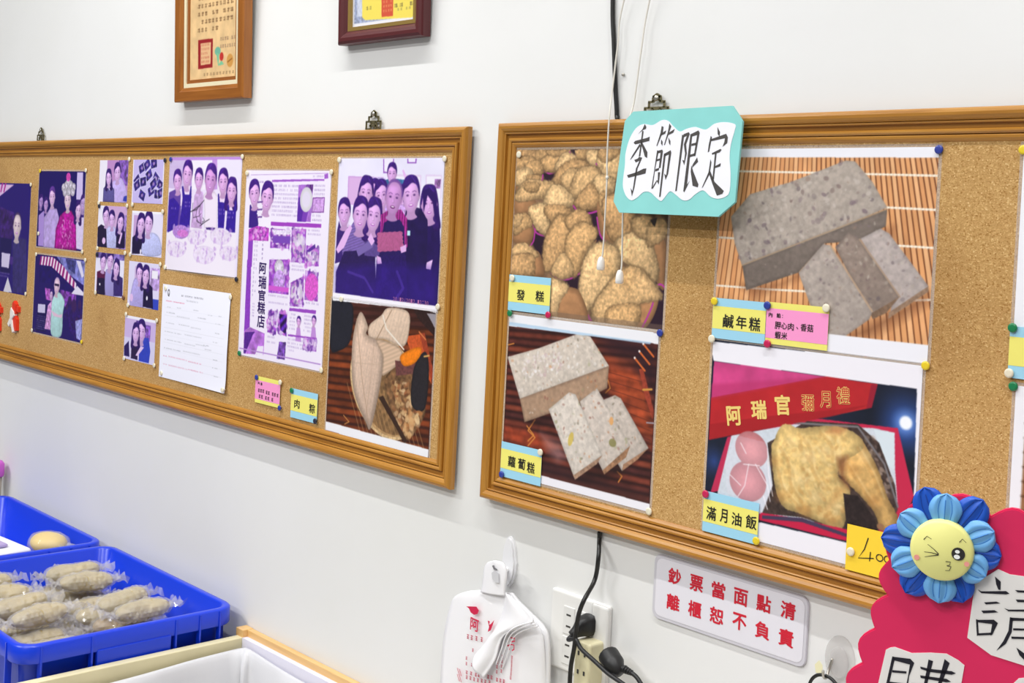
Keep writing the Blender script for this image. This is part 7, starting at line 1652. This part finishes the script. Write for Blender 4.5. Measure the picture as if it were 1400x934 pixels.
GOU = [[(54.3,26.6),(56.9,26.9),(52.4,54.6),(49.7,69.5),(46.9,70.1),(50.1,53.9)], [(54.9,26.9),(70.2,25.7),(73.8,28.8),(70,41.4),(68.4,65.4),(65.8,66),(68.9,42.8),(70.1,31),(55.6,29.9)], [(55,39.2),(67.5,37.8),(67.4,39.8),(54.9,41.3)], [(52.7,50.3),(66.4,49),(66.2,51.2),(52.5,52.9)], [(85.9,23.2),(89.9,23.8),(85.1,50),(82.6,50.5)], [(99.6,20),(104.1,22.7),(96.7,47.6),(94.2,48.1)], [(79,31),(87.4,31.4),(106.2,29.6),(109.8,30.8),(106.4,32.7),(87.6,34.2),(79.7,33)], [(79.4,38.9),(102.2,37.4),(106.2,39.1),(102.4,40.5),(80.1,41.2)], [(72.5,47.4),(80.4,46.8),(107,44.2),(107.1,46.3),(80.5,48.9),(73.2,49.7)], [(80.9,55.6),(107.4,51.1),(111.3,82.9),(108,83.7),(104.2,54.7),(83.9,58.5),(84.9,88.9),(82.2,89.5)], [(83.7,66.8),(104.7,63.4),(104.8,65.5),(83.8,68.9)], [(84.3,77.3),(105.3,73.8),(105.4,75.8),(84.4,79.4)], [(92.3,49.7),(94.5,49.2),(96.5,86.3),(94.3,86.8)]]
decal('character', QING, 'char_black', pl, 0.0072); decal('character', GOU, 'char_black', pl, 0.0072)
# flower
FC = (93.2, -79.9)
tips = [(74,-132.2),(94.1,-129.8),(124.6,-127.9),(135.6,-102.3),(142.5,-80.8),(131,-61.8),(113,-34.4),(92.9,-31.2),(63.1,-34.3),(50.6,-56.6),(38.9,-81.4),(55.1,-106.2)]
fl_ = empty('flower_clip', tuple(Vector(PO) + Vector((math.cos(YAW), math.sin(YAW), 0)) * FC[0] / 1000 + Vector((0, 0, -FC[1] / 1000)) + Vector((math.sin(YAW), -math.cos(YAW), 0)) * 0.0065), YAW)
for k, tp in enumerate(tips):
    d = Vector((tp[0] - FC[0], -(tp[1] - FC[1]))) / 1000; Ln = d.length; ang = math.atan2(d.y, d.x)
    dark = k % 2 == 0; V, F, n_, m_ = [], [], 14, 17
    lift = 0.003 if dark else 0.0065
    hw = 0.0150 if dark else 0.0146
    for side in (0, 1):
        for i in range(n_ + 1):
            s = i / n_; r_ = 0.012 + (Ln - 0.012) * s
            wd = hw * min(1.0, 0.35 + 1.1 * s) * (max(0.0, 1 - max(0, (s - 0.55) / 0.45) ** 2.2) ** 0.5)
            for j in range(m_):
                t = j / (m_ - 1) * 2 - 1; w_ = wd * t
                h_ = lift + 0.0035 * math.sin(s * 2.4) + 0.0009 * math.cos(t * math.pi * 3.0) * min(1, s * 3) - 0.0015 * t * t - (0.0022 if side else 0)
                V.append((r_ * math.cos(ang) - w_ * math.sin(ang), -h_, r_ * math.sin(ang) + w_ * math.cos(ang)))
    kk = (n_ + 1) * m_
    for i in range(n_):
        for j in range(m_ - 1):
            a1 = i * m_ + j; F.append((a1, a1 + 1, a1 + m_ + 1, a1 + m_)); F.append((kk + a1 + m_, kk + a1 + m_ + 1, kk + a1 + 1, kk + a1))
    for i in range(n_):
        a1 = i * m_; F.append((a1 + m_, kk + a1 + m_, kk + a1, a1)); a1 += m_ - 1; F.append((a1, kk + a1, kk + a1 + m_, a1 + m_))
    pe = pyd('petal', V, F, 'petal_dark' if dark else 'petal_light', fl_, smooth=True)
    pe['label'] = 'dark blue ribbed petal' if dark else 'light blue ribbed petal'
    gv = []
    for t in (-0.42, 0.0, 0.42):
        pts_ = []
        for i in range(2, 13):
            s = i / n_; r_ = 0.012 + (Ln - 0.012) * s; wd = hw * min(1.0, 0.35 + 1.1 * s) * (max(0.0, 1 - max(0, (s - 0.55) / 0.45) ** 2.2) ** 0.5)
            h_ = lift + 0.0035 * math.sin(s * 2.4) + 0.0009 * math.cos(t * math.pi * 3.0) * min(1, s * 3) - 0.0015 * t * t
            pts_.append((r_ * math.cos(ang) - wd * t * math.sin(ang), -h_ + 0.0001, r_ * math.sin(ang) + wd * t * math.cos(ang)))
        GV.clear(); GF.clear(); add_tube(pts_, 0.00045); n0 = len(gv)
        pyd('groove', list(GV), list(GF), 'groove_dark' if dark else 'groove_light', pe)
fr_ = (Vector((120.1, -84.2)) - Vector(FC)).length / 1000
lathe('face_disc', [(0, 0.004), (fr_ * 0.96, 0.004), (fr_, 0.007), (fr_ * 1.0, 0.012), (fr_ * 0.97, 0.0145), (fr_ * 0.9, 0.016), (0, 0.0165)], 'flower_face', fl_, (0, 0, 0), 'Y', 40)
rel = lambda P: [(u - FC[0], v - FC[1]) for u, v in P]
def circ(c_, r1, r2=None, n=18): r2 = r2 or r1; return [(c_[0] + r1 * math.cos(2 * math.pi * k / n), c_[1] + r2 * math.sin(2 * math.pi * k / n)) for k in range(n)]
ms = (Vector((112.8, -83.0)) - Vector(FC)).length / 100.0
decal('face_drawing', [stroke_poly(rel(p_), 4 * ms, 2 * ms) for p_ in ([(91.4,-77),(86.8,-80.9),(81.6,-84.3)], [(91.4,-76.6),(85,-77.3),(79,-77.1)], [(91.4,-76.2),(85.1,-74.4),(79.6,-72.6)], [(78,-87.9),(80.6,-91.3),(84.7,-89.4)], [(108.1,-90.2),(110.6,-93.5),(113.9,-90.7)], [(97.6,-71.4),(101.6,-71.6),(101,-68.6),(98.6,-67.8)], [(99,-67.8),(102.4,-67.6),(101.2,-64),(97.7,-63.4)])] + [circ(rel([(107.8, -79.7)])[0], 29 * ms)], 'face_ink', fl_, 0.0169)
decal('eye_glint', [circ(rel([(107.0, -81.7)])[0], 10 * ms, 8 * ms), circ(rel([(106.8, -77.1)])[0], 13 * ms, 10 * ms)], 'face_white', fl_, 0.0172)
decal('cheek', [circ(rel([(72.9, -71.1)])[0], 12 * ms), circ(rel([(115.3, -72.0)])[0], 11 * ms)], 'cheek_pink', fl_, 0.0169)
tag(fl_, 'blue paper flower with yellow winking face on the pink placard', 'flower decoration')
st = min(v for u, v in [(p_[0], -p_[1]) for p_ in out_]) / 1000
mid = 0.5 * (min(p_[0] for p_ in out_) + max(p_[0] for p_ in out_)) / 1000
box('stick', mid - 0.006, mid + 0.006, 0.0, 0.008, 0.72 - PO[2], -0.1, 'stick_wood', pl, 0.001)
tag(pl, 'bright pink scalloped foam placard with cut-out characters at lower right', 'placard')
cn = empty('side_counter', (1.05, -0.32, 0))
box('cabinet_body', -0.48, 0.5, -0.27, 0.28, 0.0, 0.69, 'counter_white', cn, 0.003)
box('counter_top', -0.49, 0.51, -0.29, 0.29, 0.69, 0.72, 'counter_white', cn, 0.004)
tag(cn, 'white counter under the pink placard', 'counter')
